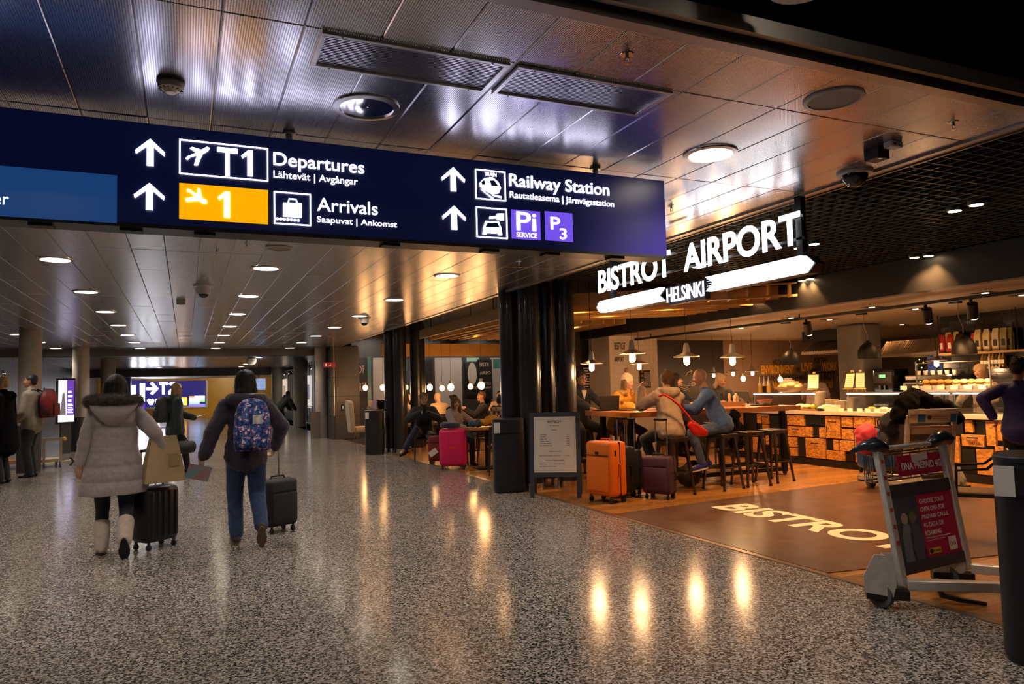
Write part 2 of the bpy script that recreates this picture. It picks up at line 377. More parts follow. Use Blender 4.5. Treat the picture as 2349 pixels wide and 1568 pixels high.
# ================================================================= ceiling downlights of the hall
m_lamp=M('lamp_disc',(1,.93,.8),.5,es=16,ecol=(1,.86,.66))
m_off=M('lamp_reflector',(.8,.75,.7),.12,1)
def downlight(loc,label,on=True,r=.135,group=None,power=85,light=True):
    t=thing('downlight',label,'light',loc,0,group)
    B().lathe([(r,-.012),(r+.03,-.008),(r+.032,.0),(r,.0),(r,-.012)],n=28).build('rim',m_silver,t,40)
    if on: B().lathe([(0,-.004),(r,-.004),(r,0),(0,0)],n=28).build('diffuser',m_lamp,t)
    else:
        B().lathe([(0,.0),(.04,-.003),(r*.7,-.004),(r,-.005),(r,0),(0,0)],n=28).build('diffuser',m_off,t,60)
    if light and on: lamp('downlight_lamp','SPOT',V(loc)+V((0,0,-.03)),power,(1,.88,.78),.10,V(loc)+V((0,0,-3)),130,.7)
    return t
LX=[(-3.3,'left outer'),(-1.21,'left'),(.825,'middle'),(2.98,'right')]
rowname={-3.3:'outer left row',-1.21:'left row',.825:'middle row',2.98:'row beside the cafe'}
ordn=['first','second','third','fourth','fifth','sixth','seventh','eighth','ninth']
for X,_ in LX:
    for k in range(9):
        Y=3.53+2.51*k
        if X<0 and k==0: continue
        if Y>24: continue
        if X==.825 and k==0: downlight((X,Y,CZ),'unlit mirror downlight in front of the direction sign',False); continue
        if X==.825 and k==1: pass
        downlight((X,Y,CZ),'round ceiling downlight, %s of the %s from the viewer'%(ordn[k],rowname[X]),True,group='hall downlights')
for k in range(5):
    for X in (-1.2,2.6):
        downlight((X,26.5+3.3*k,CZ),'small round downlight beyond the bulkhead beam, %s %s'%(ordn[k],'on the left' if X<0 else 'on the right'),True,group='far downlights',power=60)
for k,X in enumerate((-2.2,-.6,1.0,2.6,4.2)):
    downlight((X,46,2.62),'small far downlight over the big wall screen, %s from the left'%ordn[k],True,group='end downlights',power=40)
lamp('yellow_wall_wash','SPOT',(2.8,48,2.55),260,(1,.8,.5),.2,(3.0,FY,1.0),120)
lamp('yellow_wall_wash','SPOT',(-2.8,48,2.55),140,(1,.8,.5),.2,(-3.0,FY,1.0),120)
# unseen downlights added behind the viewer as fill for the trolley and foreground
for k,(x,y) in enumerate(((-1.2,-.4),(1.0,-.6),(3.1,.9),(3.4,-.8))):
    downlight((x,y,3.62),'added fill downlight in the black recess behind the viewer, %s'%['left','middle','right front','right rear'][k],True,power=85)
# ================================================================= overhead direction sign
m_navy=M('sign_navy',(.004,.006,.022),.35,es=1,ecol=(.0008,.0022,.017))
def violet_end():
    m=bpy.data.materials.new('sign_violet_end'); m.use_nodes=True; nt=m.node_tree; b=nt.nodes['Principled BSDF']; N=nt.nodes.new; L=nt.links.new
    tc=N('ShaderNodeTexCoord'); sp=N('ShaderNodeSeparateXYZ'); L(tc.outputs['Generated'],sp.inputs[0]); iv=N('ShaderNodeMath'); iv.operation='SUBTRACT'; iv.inputs[0].default_value=1.15; L(sp.outputs['Z'],iv.inputs[1])
    ml=N('ShaderNodeMath'); ml.operation='MULTIPLY'; L(sp.outputs['X'],ml.inputs[0]); L(iv.outputs[0],ml.inputs[1])
    r=N('ShaderNodeValToRGB'); r.color_ramp.elements[0].color=(.0008,.0022,.017,1); r.color_ramp.elements[1].color=(.05,.025,.24,1); e=r.color_ramp.elements.new(.5); e.color=(.012,.008,.085,1); L(ml.outputs[0],r.inputs[0]); L(r.outputs[0],b.inputs['Emission Color']); b.inputs['Emission Strength'].default_value=1
    b.inputs['Base Color'].default_value=(.006,.006,.03,1); b.inputs['Roughness'].default_value=.35; return m
m_navy2=violet_end()
m_sw=M('sign_white',(.9,.92,1),.4,es=6.5,ecol=(.78,.76,1))
m_sw2=M('sign_white_small',(.9,.92,1),.4,es=2.4,ecol=(.86,.85,1))
m_or=M('sign_orange',(1,.42,0),.4,es=1.0,ecol=(1,.42,.0))
m_pu=M('sign_violet',(.12,.06,.6),.4,es=1.0,ecol=(.16,.08,.78))
m_scr=M('sign_screen',(.02,.08,.25),.25,es=.6,ecol=(.014,.07,.25),col2=(.05,.12,.3),scale=1.2)
SY=3.95
sg=thing('direction_sign','long navy illuminated overhead sign with arrows to departures, arrivals and railway station','sign',(1.05,SY,2.32))
so=V(sg.location)
def S(x,y,d=0): p=onY(x,y,SY-d)-so; return p
a=S(-330,230); b_=S(1523,415); zt=b_.z; zb=0.0
xr=S(1526,500).x; xl=a.x
B().box(xl,0,zb,xr,.16,zt).build('sign_case',m_navy,sg,bevel=.004)
B().box(xl,-.004,zb-.02,xr,.165,zb).build('bottom_rail',M('sign_rail',(.03,.03,.04),.4),sg)
# violet glowing end field
x0=S(1290,480).x
B().box(x0,-.0015,zb,xr,0,zt).build('end_panel',m_navy2,sg)
for px in (90,300,470,900,1130,1270,1420):
    c=S(px,540); B().box(c.x-.05,.02,zb-.034,c.x+.05,.1,zb-.02).build('clip',m_black,sg)
for px,py in ((668,300),(1380,373)):
    c=S(px,py); o=B().tube((c.x,.08,zt),(c.x,.08,CZ-so.z),.018,n=14).build('hanger',m_silver,sg,40)
    B().lathe([(.035,CZ-so.z-.012),(.035,CZ-so.z)],(c.x,.08,0),16).build('flange',m_silver,o)
for px in (-200,):
    c=S(px,260); B().tube((c.x,.08,zt),(c.x,.08,CZ-so.z),.018,n=14).build('hanger',m_silver,sg,40)
# advertising screen at the left
q0=S(-330,380); q1=S(268,512); q2=S(268,403)
scr=B().box(xl+.05,-.008,q1.z,q1.x,0,q2.z).build('screen',m_scr,sg)
def stext(s,x0,yb,x1,yt,mat=None,bold=.012,par=sg,name='lettering'):
    p=S((x0+x1)/2,(yb+yt)/2); a=S(x0,(yb+yt)/2); b=S(x1,(yb+yt)/2); z0=S((x0+x1)/2,yb).z; z1=S((x0+x1)/2,yt).z
    return text(name,s,frame((a.x,-.006,z0),(1,0,0),(0,0,1)),b.x-a.x,z1-z0,mat or (m_sw2 if z1-z0<.085 else m_sw),par,.002,bold*.3)
stext('er',-14,470,21,451,par=scr)
stext('Departures',627,398,835,360,bold=.025); stext('Lähtevät | Avgångar',627,421,820,400,bold=.02)
stext('Arrivals',727,489,866,459,bold=.025); stext('Saapuvat | Ankomst',727,520,910,502,bold=.02)
stext('Railway Station',1168,447,1396,410,bold=.025); stext('Rautatieasema | Järnvägsstation',1169,469,1407,450,bold=.02)
stext('T',498,404,545,340,bold=.05)
def one(x0,y0,x1,y1):
    a=S((x0+x1)/2,y1); b=S((x0+x1)/2,y0); l=S(x0,(y0+y1)/2).x; r=S(x1,(y0+y1)/2).x; w=r-l; h=b.z-a.z
    P=[(l+.52*w,a.z),(r,a.z),(r,b.z),(l+.60*w,b.z),(l,b.z-.24*h),(l+.12*w,b.z-.34*h),(l+.52*w,b.z-.20*h)]
    B().prism(P,.003,T=frame((0,-.006,0),(1,0,0),(0,0,1))).build('lettering',m_sw,sg)
one(553,345,580,404); one(500,440,527,499)
# the bounding quads of slanted text are level in the scene, so correct nothing further
def spoly(pts,mat,name='pictogram',par=sg,d=-.006,t=.003):
    q=[S(*p) for p in pts]; bb=B(); vs=[(p.x,p.z) for p in q]
    area=sum(vs[i][0]*vs[(i+1)%len(vs)][1]-vs[(i+1)%len(vs)][0]*vs[i][1] for i in range(len(vs)))
    if area<0: vs=vs[::-1]
    bb.prism(vs,t,T=frame((0,d,0),(1,0,0),(0,0,1))); return bb.build(name,mat,par)
def sframe(x0,y0,x1,y1,mat=None,w=.006,name='picture_frame'):
    a=S((x0+x1)/2,y1); b=S((x0+x1)/2,y0); l=S(x0,(y0+y1)/2).x; r=S(x1,(y0+y1)/2).x; z0=a.z; z1=b.z
    bb=B().box(l,-.008,z0,r,-.003,z0+w).box(l,-.008,z1-w,r,-.003,z1).box(l,-.008,z0+w,l+w,-.003,z1-w).box(r-w,-.008,z0+w,r,-.003,z1-w)
    return bb.build(name,mat or m_sw,sg),l,r,z0,z1
def spanel(x0,y0,x1,y1,mat,name='colour_panel'):
    a=S((x0+x1)/2,y1); b=S((x0+x1)/2,y0); l=S(x0,(y0+y1)/2).x; r=S(x1,(y0+y1)/2).x
    return B().box(l,-.005,a.z,r,-.001,b.z).build(name,mat,sg)
def arrow(x0,y0,x1,y1):
    a=S((x0+x1)/2,y1); b=S((x0+x1)/2,y0); l=S(x0,(y0+y1)/2).x; r=S(x1,(y0+y1)/2).x; cx=(l+r)/2; h=b.z-a.z; w=r-l; t=w*.115
    P=[(cx-t,a.z),(cx+t,a.z),(cx+t,b.z-.30*h),(r-.03*w,b.z-.60*h),(r,b.z-.47*h),(cx,b.z),(l,b.z-.47*h),(l+.03*w,b.z-.60*h),(cx-t,b.z-.30*h)]
    B().prism(P,.003,T=frame((0,-.005,0),(1,0,0),(0,0,1))).build('arrow',m_sw,sg)
for r_ in ((310,319,379,381),(307,420,378,482),(1012,384,1066,439),(1014,472,1068,527)): arrow(*r_)
sframe(411,330,615,408); spanel(411,428,615,508,m_or)
# plane pictograms: take-off and landing
def plane(cx,cy,s,flip,par=sg):
    pts=[(-.95,.30),(-.78,.42),(-.55,.18),(-.05,.05),(-.28,.85),(.02,.88),(.42,-.08),(.80,-.28),(.98,-.55),(.75,-.68),(.30,-.42),(-.42,-.66),(-.62,-.55),(-.10,-.20),(-.45,-.02),(-.80,.12)]
    if flip:
        a=R(62); pts=[(x*math.cos(a)-y*math.sin(a),x*math.sin(a)+y*math.cos(a)) for x,y in pts]
    return [(cx+x*s,cy+y*s*.95) for x,y in pts]
spoly(plane(453,356,29,False),m_sw); spoly(plane(449,452,27,True),m_sw)
# luggage pictogram
sframe(628,442,713,516)
spoly([(649,465),(692,467),(692,500),(649,497)],m_sw)
o=B()
c=S(671,463); o.path([(c.x-.022,-.006,c.z-.004),(c.x-.018,-.006,c.z+.014),(c.x+.018,-.006,c.z+.014),(c.x+.022,-.006,c.z-.004)],.004,6).build('pictogram',m_sw,sg)
for i in range(7):
    c=S(636+i*8,502+i*.6); B().ball((c.x,-.006,c.z),(.008,.003,.008),10).build('pictogram',m_sw,sg)
# train
sframe(1090,391,1159,459); stext('TRAIN',1111,405,1138,396,bold=.02)
spoly([(1099,420),(1110,409),(1128,407),(1142,418),(1148,432),(1143,444),(1128,446),(1108,436),(1100,428)],m_sw)
spoly([(1122,415),(1132,414),(1142,428),(1126,427)],m_navy,d=-.0095,t=.001); spoly([(1103,418),(1110,413),(1112,424),(1104,425)],m_navy,d=-.0095,t=.001)
spoly([(1101,434),(1105,436),(1132,455),(1126,455)],m_sw); spoly([(1128,449),(1132,447),(1150,451),(1150,455)],m_sw)
# car and key
sframe(1092,477,1163,546)
spoly([(1107,523),(1113,507),(1143,508),(1149,524),(1151,540),(1143,540),(1141,536),(1116,535),(1114,539),(1106,538)],m_sw)
spoly([(1112,521),(1117,511),(1140,512),(1145,522)],m_navy,d=-.0095,t=.001)
spoly([(1122,497),(1137,496),(1140,490),(1155,490),(1155,506),(1140,505),(1138,501),(1122,502)],m_sw)
spanel(1173,483,1239,549,m_pu); spanel(1250,487,1313,553,m_pu)
stext('Pi',1184,529,1229,487,bold=.03); stext('SERVICE',1184,545,1231,534,bold=.02); stext('P',1262,527,1284,498,bold=.035); stext('3',1283,549,1299,524,bold=.03)
# ================================================================= BISTROT AIRPORT HELSINKI hanging letters
SX=4.34
m_bw=M('sign_bright',(1,1,1),.4,es=4.2,ecol=(.92,.93,1))
m_bwb=M('sign_bar_bright',(1,1,1),.4,es=2.2,ecol=(.97,.98,1))
bs=thing('cafe_sign','hanging illuminated white letters BISTROT AIRPORT HELSINKI with two pointed light bars','sign',(SX,5.6,2.25))
bo=V(bs.location)
def T2(x,y): return onX(x,y,SX)-bo
def btext(s,x0,x1,z0,z1,sp=1.0):
    a=T2(x0,600).y; b=T2(x1,560).y
    o=text('letters',s,frame((-.045,a,z0),(0,-1,0),(0,0,1)),a-b,z1-z0,(m_sw2 if s=='HELSINKI' else m_bw),bs,.004,.02 if s!='HELSINKI' else .008,space=sp); return o
zA=T2(1848,568).z; zB=T2(1848,484).z; zA2=T2(1380,668).z; zB2=T2(1380,620).z
za=(zA+zA2)/2; zb_=(zB+zB2)/2
btext('BISTROT',1379,1545,za,zb_); btext('AIRPORT',1577,1848,za,zb_)
za3=T2(1575,688).z; zb3=T2(1575,654).z
btext('HELSINKI',1535,1619,za3,zb3)
def bar(pl,pr,zl,zh,tip):
    yl=T2(pl,690).y; yr=T2(pr,630).y; zm=(zl+zh)/2; h=(zh-zl)/2
    u=-yl; w=-yr
    if tip=='L': poly=[(u,zm),(u+.07,zl),(w-.0,zl),(w-.10,zm),(w,zh),(u+.07,zh)]
    else: poly=[(u,zl),(w-.07,zl),(w,zm),(w-.07,zh),(u,zh),(u+.10,zm)]
    o=B().prism(poly,.07,T=frame((.0,0,0),(0,-1,0),(0,0,1))).build('light_bar',m_bwb,bs)
    B().prism([(x,z) for x,z in poly],.10,T=frame((.115,0,0),(0,-1,0),(0,0,1))).build('bar_case',m_black,o)
    for k in range(1,6):
        z=zl+(zh-zl)*k/6; B().box(-.0715,-w+.02,z-.0012,-.0695,-u-.02,z+.0012).build('groove',M('groove',(.55,.57,.6),.5,es=2.2,ecol=(.8,.85,1)),o)
zl=T2(1380,716).z; zh=T2(1380,688).z; z3=T2(1868,626).z; z4=T2(1868,590).z
zl=(zl+z3)/2; zh=(zh+z4)/2
bar(1380,1525,zl,zh,'L'); bar(1634,1870,zl,zh,'R')
yl=T2(1379,650).y; yr=T2(1848,520).y
B().box(-.02,yr,za+.04,.0,yl,za+.06).box(-.02,yr,zb_-.05,0,yl,zb_-.03).build('back_rail',m_black,bs)
for y_ in (yl-.25,yr+.05):
    B().box(-.02,y_-.03,zl+.03,.03,y_+.03,CZ-bo.z).build('hanger',m_black,bs)
B().box(-.01,T2(1535,670).y+.0,za3-.02,.05,T2(1619,670).y,zb3+.02).build('word_backing',m_black,bs)
# ================================================================= cafe shell
m_mesh=M('black_mesh',(.09,.075,.055),.35,.5)
hc=struct(B().box(EX,2.2,3.45,8.1,24.2,3.5).box(EX,2.2,CZ+.06,EX+.03,24.2,3.47).build('ceiling',m_black)); hc['label']='black void ceiling over the cafe front'
gc=struct(B().box(EX,2.34,CZ-.02,EX+.02,8.6,CZ+.03).build('ceiling',m_mesh)); gc['label']='open black metal grid ceiling over the cafe front'
D=.115; ny=int(6.2/D); nx_=int(3.5/D)
me1=B().box(0,-.002,0,3.55,.002,.035).mesh('grid_blade',m_mesh); me2=B().box(-.002,0,0,.002,6.2,.035).mesh('grid_blade',m_mesh)
for i in range(ny):
    o=bpy.data.objects.new('grid_blade',me1); COL.objects.link(o); o.parent=gc; o.location=(EX+.02,2.38+i*D,CZ)
for i in range(nx_):
    o=bpy.data.objects.new('grid_blade',me2); COL.objects.link(o); o.parent=gc; o.location=(EX+.06+i*D,2.38,CZ)
struct(B().box(7.95,2.2,2.48,8.1,14.3,3.46).build('trim_6',m_black))['label']='black bulkhead above the cafe bar'
m_beige=M('warm_ceiling',(.36,.28,.18),.6)
lc=struct(B().box(8.1,2.2,2.50,17.8,14.3,2.62).build('ceiling',m_beige)); lc['label']='low warm ceiling over the cafe counter'
struct(B().box(8.1,2.0,-.1,18,2.2,3.5).build('wall_right',m_dark))['label']='dark side wall at the near end of the cafe'
struct(B().box(17.8,2,-.1,18,24.2,3.5).build('wall_right',m_dark))['label']='dark wall at the back of the cafe'
m_brown=M('brown_wall',(.22,.14,.095),.55,var=.1,scale=3)
m_chalk=M('chalkboard',(.02,.014,.016),.5,var=.2,scale=3)
bw=struct(B().box(12.2,14.3,-.1,17.8,14.5,2.62).build('wall_kitchen',m_brown)); bw['label']='brown cafe wall with yellow and black lettering'
cb=struct(B().box(7.85,14.3,-.1,12.2,14.5,2.62).build('wall_chalk',m_chalk)); cb['label']='black chalkboard wall with drawn arrows behind the bar'
# lettering on the brown wall
m_ylet=M('yellow_letter',(.85,.42,.02),.5); m_blet=M('black_letter',(.02,.015,.015),.6); m_chk=M('chalk_white',(.6,.55,.5),.8)
def wtext(s,x0,y0,x1,y1,mat,par,Y=14.3,bold=.01,name='lettering'):
    a=onY(x0,(y0+y1)/2,Y); b=onY(x1,(y0+y1)/2,Y); z0=onY((x0+x1)/2,y1,Y).z; z1=onY((x0+x1)/2,y0,Y).z
    return text(name,s,frame((a.x,Y-.004,z0),(1,0,0),(0,0,1)),b.x-a.x,z1-z0,mat,par,.002,bold)
wtext('WE CARE',1772,824,1800,836,m_blet,bw); wtext('FOR THE',1868,820,1895,833,m_blet,bw)
wtext('ENVIRONMENT',1746,837,1822,857,m_ylet,bw,bold=.035); wtext('WE',1826,842,1835,853,m_blet,bw); wtext('LIVE',1838,831,1864,851,m_ylet,bw,bold=.035); wtext('AND',1868,838,1883,850,m_blet,bw); wtext('WORK',1885,829,1921,850,m_ylet,bw,bold=.035)
wtext('THROUGH THE CHOICES WE MAKE',1746,860,1850,872,m_blet,bw); wtext('BISTROT',1862,851,1916,871,m_blet,bw,bold=.03)
wtext('WE BRING',1772,875,1840,894,m_ylet,bw,bold=.035); wtext('OR',1841,879,1850,888,m_blet,bw); wtext('ON YOU',1866,874,1910,890,m_ylet,bw)
# chalk drawings: arrows and lines of writing
def chalk(pts,r=.008): 
    q=[onY(x,y,14.29) for x,y in pts]; B().path(q,r,5).build('chalk_line',m_chk,cb)
chalk([(1524,848),(1532,850),(1539,857)]); chalk([(1528,845),(1524,849),(1529,853)]); chalk([(1572,862),(1578,853),(1586,851)]); chalk([(1582,847),(1588,851),(1584,857)])
chalk([(1542,893),(1550,895),(1554,889)])
for cx,cy,n in ((1540,872,3),(1560,880,3),(1572,884,4),(1586,876,3)):
    for k in range(n): chalk([(cx-7+2*(k%2),cy+4*k),(cx-2,cy+4*k-1.5),(cx+3,cy+4*k+.8),(cx+7-2*(k%2),cy+4*k-.5)],.006)
# menu text panel left of the white pillar
mp=struct(B().box(6.6,13.9,-.1,7.9,14.1,2.62).build('wall_menu',m_chalk)); mp['label']='black wall panel with lines of white menu writing'
for k in range(9):
    a=onY(1338+2*(k%2),846+6*k,13.9); bars(frame((a.x,13.897,a.z),(1,0,0),(0,0,1)),.36-.05*(k%3),.045,m_chk,mp,'chalk_writing',k)
# white tiled pillar
m_wbr=M('white_tile',(.72,.62,.50),.3,var=.04,scale=8)
wp=struct(B().box(8.12,13.06,-.1,9.34,13.9,2.5).build('wall_pillar',M('white_grout',(.55,.48,.4),.6))); wp['label']='white brick pillar lettered BISTROT AIRPORT'
tl=B().box(.002,0,.002,.198,.012,.098).mesh('brick',m_wbr); tlh=B().box(.002,0,.002,.098,.012,.098).mesh('brick',m_wbr)
tot=0
for j in range(10,25):
    off=.1*(j%2); x=8.12
    while x<9.33-.05:
        w_=.1 if (off and x==8.12) else (.2 if x+.2<9.345 else .1)
        o=bpy.data.objects.new('brick',tl if w_==.2 else tlh); COL.objects.link(o); o.parent=wp; o.location=(x,13.05,j*.1); x+=w_
wtext('BISTROT',1409,785,1434,801,m_blet,wp,Y=13.05); wtext('AIRPORT',1409,818,1431,829,m_blet,wp,Y=13.05)
fr=thing('framed_poster','small dark framed poster with a portrait on the white pillar','poster',onY(1479,868,13.04))
fo=V(fr.location); a=onY(1468,890,13.04)-fo; b_=onY(1491,849,13.04)-fo
B().box(a.x,-.012,a.z,b_.x,0,b_.z).build('frame',m_black,fr); B().box(-.02,-.016,a.z+.04,b_.x-.02,-.012,b_.z-.03).build('photo',M('photo_patch',(.5,.4,.33),.5,col2=(.08,.06,.05),scale=9),fr)
for k in range(5): B().box(a.x+.025,-.015,a.z+.06+k*.09,-.04,-.012,a.z+.11+k*.09).build('print_line',M('print_grey',(.25,.2,.17),.5),fr)
# back wall of the seating area and its panels
b2=struct(B().box(4.98,24.0,-.1,17.8,24.2,3.5).build('wall_back',M('dim_wall',(.03,.03,.033),.5))); b2['label']='back wall of the seating area with grey and black panels'
m_gp=M('grey_wall_panel',(.36,.33,.31),.5,var=.06,scale=2); m_teal=M('teal_glass',(.06,.16,.15),.2)
def wpan(x0,x1,y0,y1,mat,name='wall_panel',d=.03):
    a=onY(x0,y1,24.0); b=onY(x1,y0,24.0); return B().box(a.x,24-d,max(a.z,.05),b.x,24.0,b.z).build(name,mat,b2)
for x0,x1 in ((857,888),(920,930),(958,975),(1000,1058),(1128,1165)): wpan(x0,x1,820,1000,m_gp)
wpan(843,850,818,960,m_teal); wpan(1070,1098,820,829,M('mint_panel',(.3,.5,.42),.4),d=.035); wpan(1131,1164,823,845,m_teal,d=.035); wpan(929,933,818,900,m_teal)
def wposter(x0,x1,y0,y1,lines,label):
    a=onY(x0,y1,23.9); b=onY(x1,y0,23.9)
    t=thing('wall_poster',label,'poster',((a.x+b.x)/2,23.93,a.z)); w_=b.x-a.x; h=b.z-a.z
    B().box(-w_/2,-.02,0,w_/2,.03,h).build('board',m_black,t)
    for s,fx0,fx1,fy0,fy1 in lines:
        text('lettering',s,frame((-w_/2+fx0*w_,-.022,fy0*h),(1,0,0),(0,0,1)),(fx1-fx0)*w_,(fy1-fy0)*h,M('peach_letter',(.55,.36,.27),.6),t,.002,.006)
    return t
wposter(804,843,820,910,[('STROT',.02,.82,.60,.80),('RPORT',.02,.80,.14,.36)],'black wall poster with STROT RPORT lettering beside the grey pier')
wposter(974,992,824,910,[],'narrow black poster between two grey panels behind the seated man')
wposter(1069,1098,832,906,[('BISTR',.2,.8,.62,.74),('AIRPORT',.3,.9,.18,.28)],'black and white poster with BISTR lettering')
tb=onY(1083,857,23.88); o=B().loft([[(.5*math.cos(a)*.34,-.02+d,.40*math.sin(a)) for a in [2*PI*k/16 for k in range(16)]] for d in (0,.012)]).build('poster_sheet',M('pale_sheet',(.4,.36,.3),.6)); o.location=tb; tag(o,'pale rounded print on the BISTR poster','print')
wposter(1099,1128,824,915,[('BISTR',.1,.8,.82,.92),('AIRPO',.1,.9,.62,.70),('BISTRO',.2,.9,.36,.42),('AIRP',.3,.9,.26,.31)],'tall black poster with a column of cafe words')
# ================================================================= wooden canopies
def slat(par,p,q,z0,z1,t=.03,mat=None):
    p=V((p[0],p[1],0)); q=V((q[0],q[1],0)); d=q-p; T=frame((p.x,p.y,z0),d,V((-d.y,d.x,0)))
    return B().box(0,-t/2,0,d.length,t/2,z1-z0,0,T).build('slat',mat or m_gold,par)
c1=thing('slatted_canopy','honey wood slatted canopy over the rear cafe tables','canopy',(0,0,0))
B().box(5.0,11.6,2.66,5.03,16.4,2.86).build('fascia',m_gold,c1)
for k in range(11): slat(c1,(5.25+.24*k,11.7),(5.25+.24*k,16.3),2.62,2.74)
for y_ in (12.1,14,15.8): B().box(5.03,y_-.03,2.742,7.9,y_+.03,2.82).build('cross_bar',m_black,c1)
for x_,y_ in ((5.1,12.1),(7.7,12.1),(5.1,15.8),(7.7,15.8)): B().tube((x_,y_,2.80),(x_,y_,3.45),.01,n=6).build('hanger',m_black,c1)
c2_=thing('slatted_canopy','honey wood slatted canopy with open boxes over the bar table','canopy',(0,0,0))
A=V((4.95,9.85,0)); Bv=V((8.35,7.45,0)); u=(Bv-A).normalized(); n2_=V((-u.y,u.x,0)); n2_=n2_ if n2_.x>0 else -n2_
L_=(Bv-A).length
zt_,zb0=2.86,2.66
def q_(a,b): p=A+u*a+n2_*b; return (p.x,p.y)
slat(c2_,q_(0,0),q_(1.35,0),zb0,zt_); slat(c2_,q_(1.35,0),q_(L_,0),zb0,zb0+.03,.05); slat(c2_,q_(1.35,0),q_(L_,0),zt_-.02,zt_,.05)
nd=10
for k in range(nd):
    a=1.35+(L_-1.35)*(k+1)/nd; slat(c2_,q_(a,0),q_(a,.28),zb0,zt_)
slat(c2_,q_(1.35,.28),q_(L_,.28),zb0,zt_)
for k in range(1,9): slat(c2_,q_(-.3+.0*k,.28+.22*k),q_(L_-.05*k,.28+.22*k),zb0-.03,zb0+.09)
for a in (.6,2.2,3.8): slat(c2_,q_(a,.3),q_(a,2.1),zb0+.09,zb0+.15,.05,m_black)
for a in (.8,3.3): 
    for b in (.5,1.9): p=q_(a,b); B().tube((p[0],p[1],zb0+.14),(p[0],p[1],3.45),.01,n=6).build('hanger',m_black,c2_)
g=B().box(5.0,20.0,2.42,11.0,20.06,2.78).build('wood_beam',m_gold); tag(g,'long honey wood beam in front of the back wall panels','beam')
for x_ in (5.2,10.8): B().tube((x_,20.03,2.78),(x_,20.03,3.45),.012,n=6).build('hanger',m_black,g)
# ================================================================= dark round columns in pairs
m_col=M('black_column',(.018,.02,.024),.28,coat=.3)
def cluster(cx,cy,label,r=.155,pts=((0,0),(-.12,.42),(.58,.0),(.46,.42))):
    t=thing('column_cluster',label,'column',(cx,cy,0))
    for a,b in pts:
        o=B().lathe([(r,.10),(r,CZ+.5)],(a,b,0),28).build('column',m_col,t,60)
        B().lathe([(r+.006,0),(r+.006,.10)],(a,b,0),28).build('base_ring',m_chrome,o,60)
    return t
p=onZ(1233,1124); cluster(p.x-.02,p.y+.1,'cluster of black round columns behind the menu board')
cluster(4.62,16.75,'cluster of black round columns beside the tall bin',.155,((0,0),(-.12,.4),(.45,.15),(.62,.5)))

# small lamps set between the canopy slats; fill lamps added for the back wall
m_cl0=M('canopy_lamp',(1,.8,.5),.5,es=20,ecol=(1,.62,.26))
def slat_lamp(x,y,z,label,power=14):
    t=thing('canopy_spotlight',label,'light',(x,y,z),0,'lamps between the canopy slats'); B().tube((0,0,0),(0,0,.06),.035,n=14).build('body',m_black,t,40); B().tube((0,0,-.003),(0,0,-.001),.03,n=14).build('lens',m_cl0,t); B().tube((0,0,.06),(0,0,3.45-z),.006,n=6).build('rod',m_black,t)
    lamp('canopy_lamp','SPOT',(x,y,z-.01),power,(1,.52,.2),.03,(x,y,0),165,.3)
for k,(a,b) in enumerate(((.5,.61),(1.9,.83),(3.2,.61),(.9,1.49),(2.6,1.71))):
    p=q_(a,b); slat_lamp(p[0],p[1],zb0+.06,'small warm lamp between the slats over the bar table, %s'%ordn[k])
for k,(x,y) in enumerate(((5.37,12.6),(6.33,13.6),(5.85,15.2),(7.05,12.8))): slat_lamp(x,y,2.70,'small warm lamp between the slats over the rear tables, %s'%ordn[k])
for k,x in enumerate((5.6,7.6,9.6)):
    t=thing('added_wall_fill','added ceiling fill lamp over the back wall panels, %s from the left'%ordn[k],'light',(x,22.6,3.38),0,'added back wall fill lamps'); B().tube((0,0,0),(0,0,.07),.06,n=14).build('body',m_black,t,40); B().tube((0,0,-.003),(0,0,-.001),.05,n=14).build('lens',m_lamp,t)
    lamp('wall_fill_lamp','SPOT',(x,22.6,3.36),120,(1,.84,.68),.05,(x,24,1.3),110,.5)
# ================================================================= counter
KX=9.85
def osb():
    m=bpy.data.materials.new('osb_board'); m.use_nodes=True; nt=m.node_tree; b=nt.nodes['Principled BSDF']; N=nt.nodes.new; L=nt.links.new
    tc=N('ShaderNodeNewGeometry'); v=N('ShaderNodeTexVoronoi'); v.inputs['Scale'].default_value=42; mp=N('ShaderNodeMapping'); mp.inputs['Scale'].default_value=(1,.55,1.3); mp.inputs['Rotation'].default_value=(.7,0,0)
    n=N('ShaderNodeTexNoise'); n.inputs['Scale'].default_value=9; L(tc.outputs['Position'],n.inputs['Vector'])
    mx=N('ShaderNodeMix'); mx.data_type='VECTOR'; mx.inputs[0].default_value=.07; L(tc.outputs['Position'],mx.inputs[4]); L(n.outputs['Color'],mx.inputs[5])
    L(mx.outputs[1],mp.inputs[0]); L(mp.outputs[0],v.inputs['Vector'])
    s=N('ShaderNodeSeparateColor'); L(v.outputs['Color'],s.inputs[0]); r=N('ShaderNodeValToRGB'); r.color_ramp.elements[0].color=(.40,.16,.032,1); r.color_ramp.elements[1].color=(.85,.45,.115,1)
    e=r.color_ramp.elements.new(.5); e.color=(.66,.31,.07,1)
    L(s.outputs[0],r.inputs[0]); L(r.outputs[0],b.inputs['Base Color']); b.inputs['Roughness'].default_value=.5; return m
m_osb=osb()
ct=thing('cafe_counter','long serving counter faced with a patchwork of chipboard drawer fronts and black panels','counter',(KX,7.5,0))
def K(x,y): p=onX(x,y,KX)-V((KX,7.5,0)); return p
B().box(.03,-4.2,.0,.78,4.3,.86).build('carcass',m_black,ct)
B().box(-.02,-4.2,.0,.03,4.3,.11).build('plinth',m_black,ct)
wt=B().box(-.05,-4.25,.87,.80,4.35,.925).build('worktop',M('pale_stone',(.62,.54,.46),.25,var=.06,scale=12),ct)
o1=(1660,900,5.8725); o2=(1780,660,3.564)
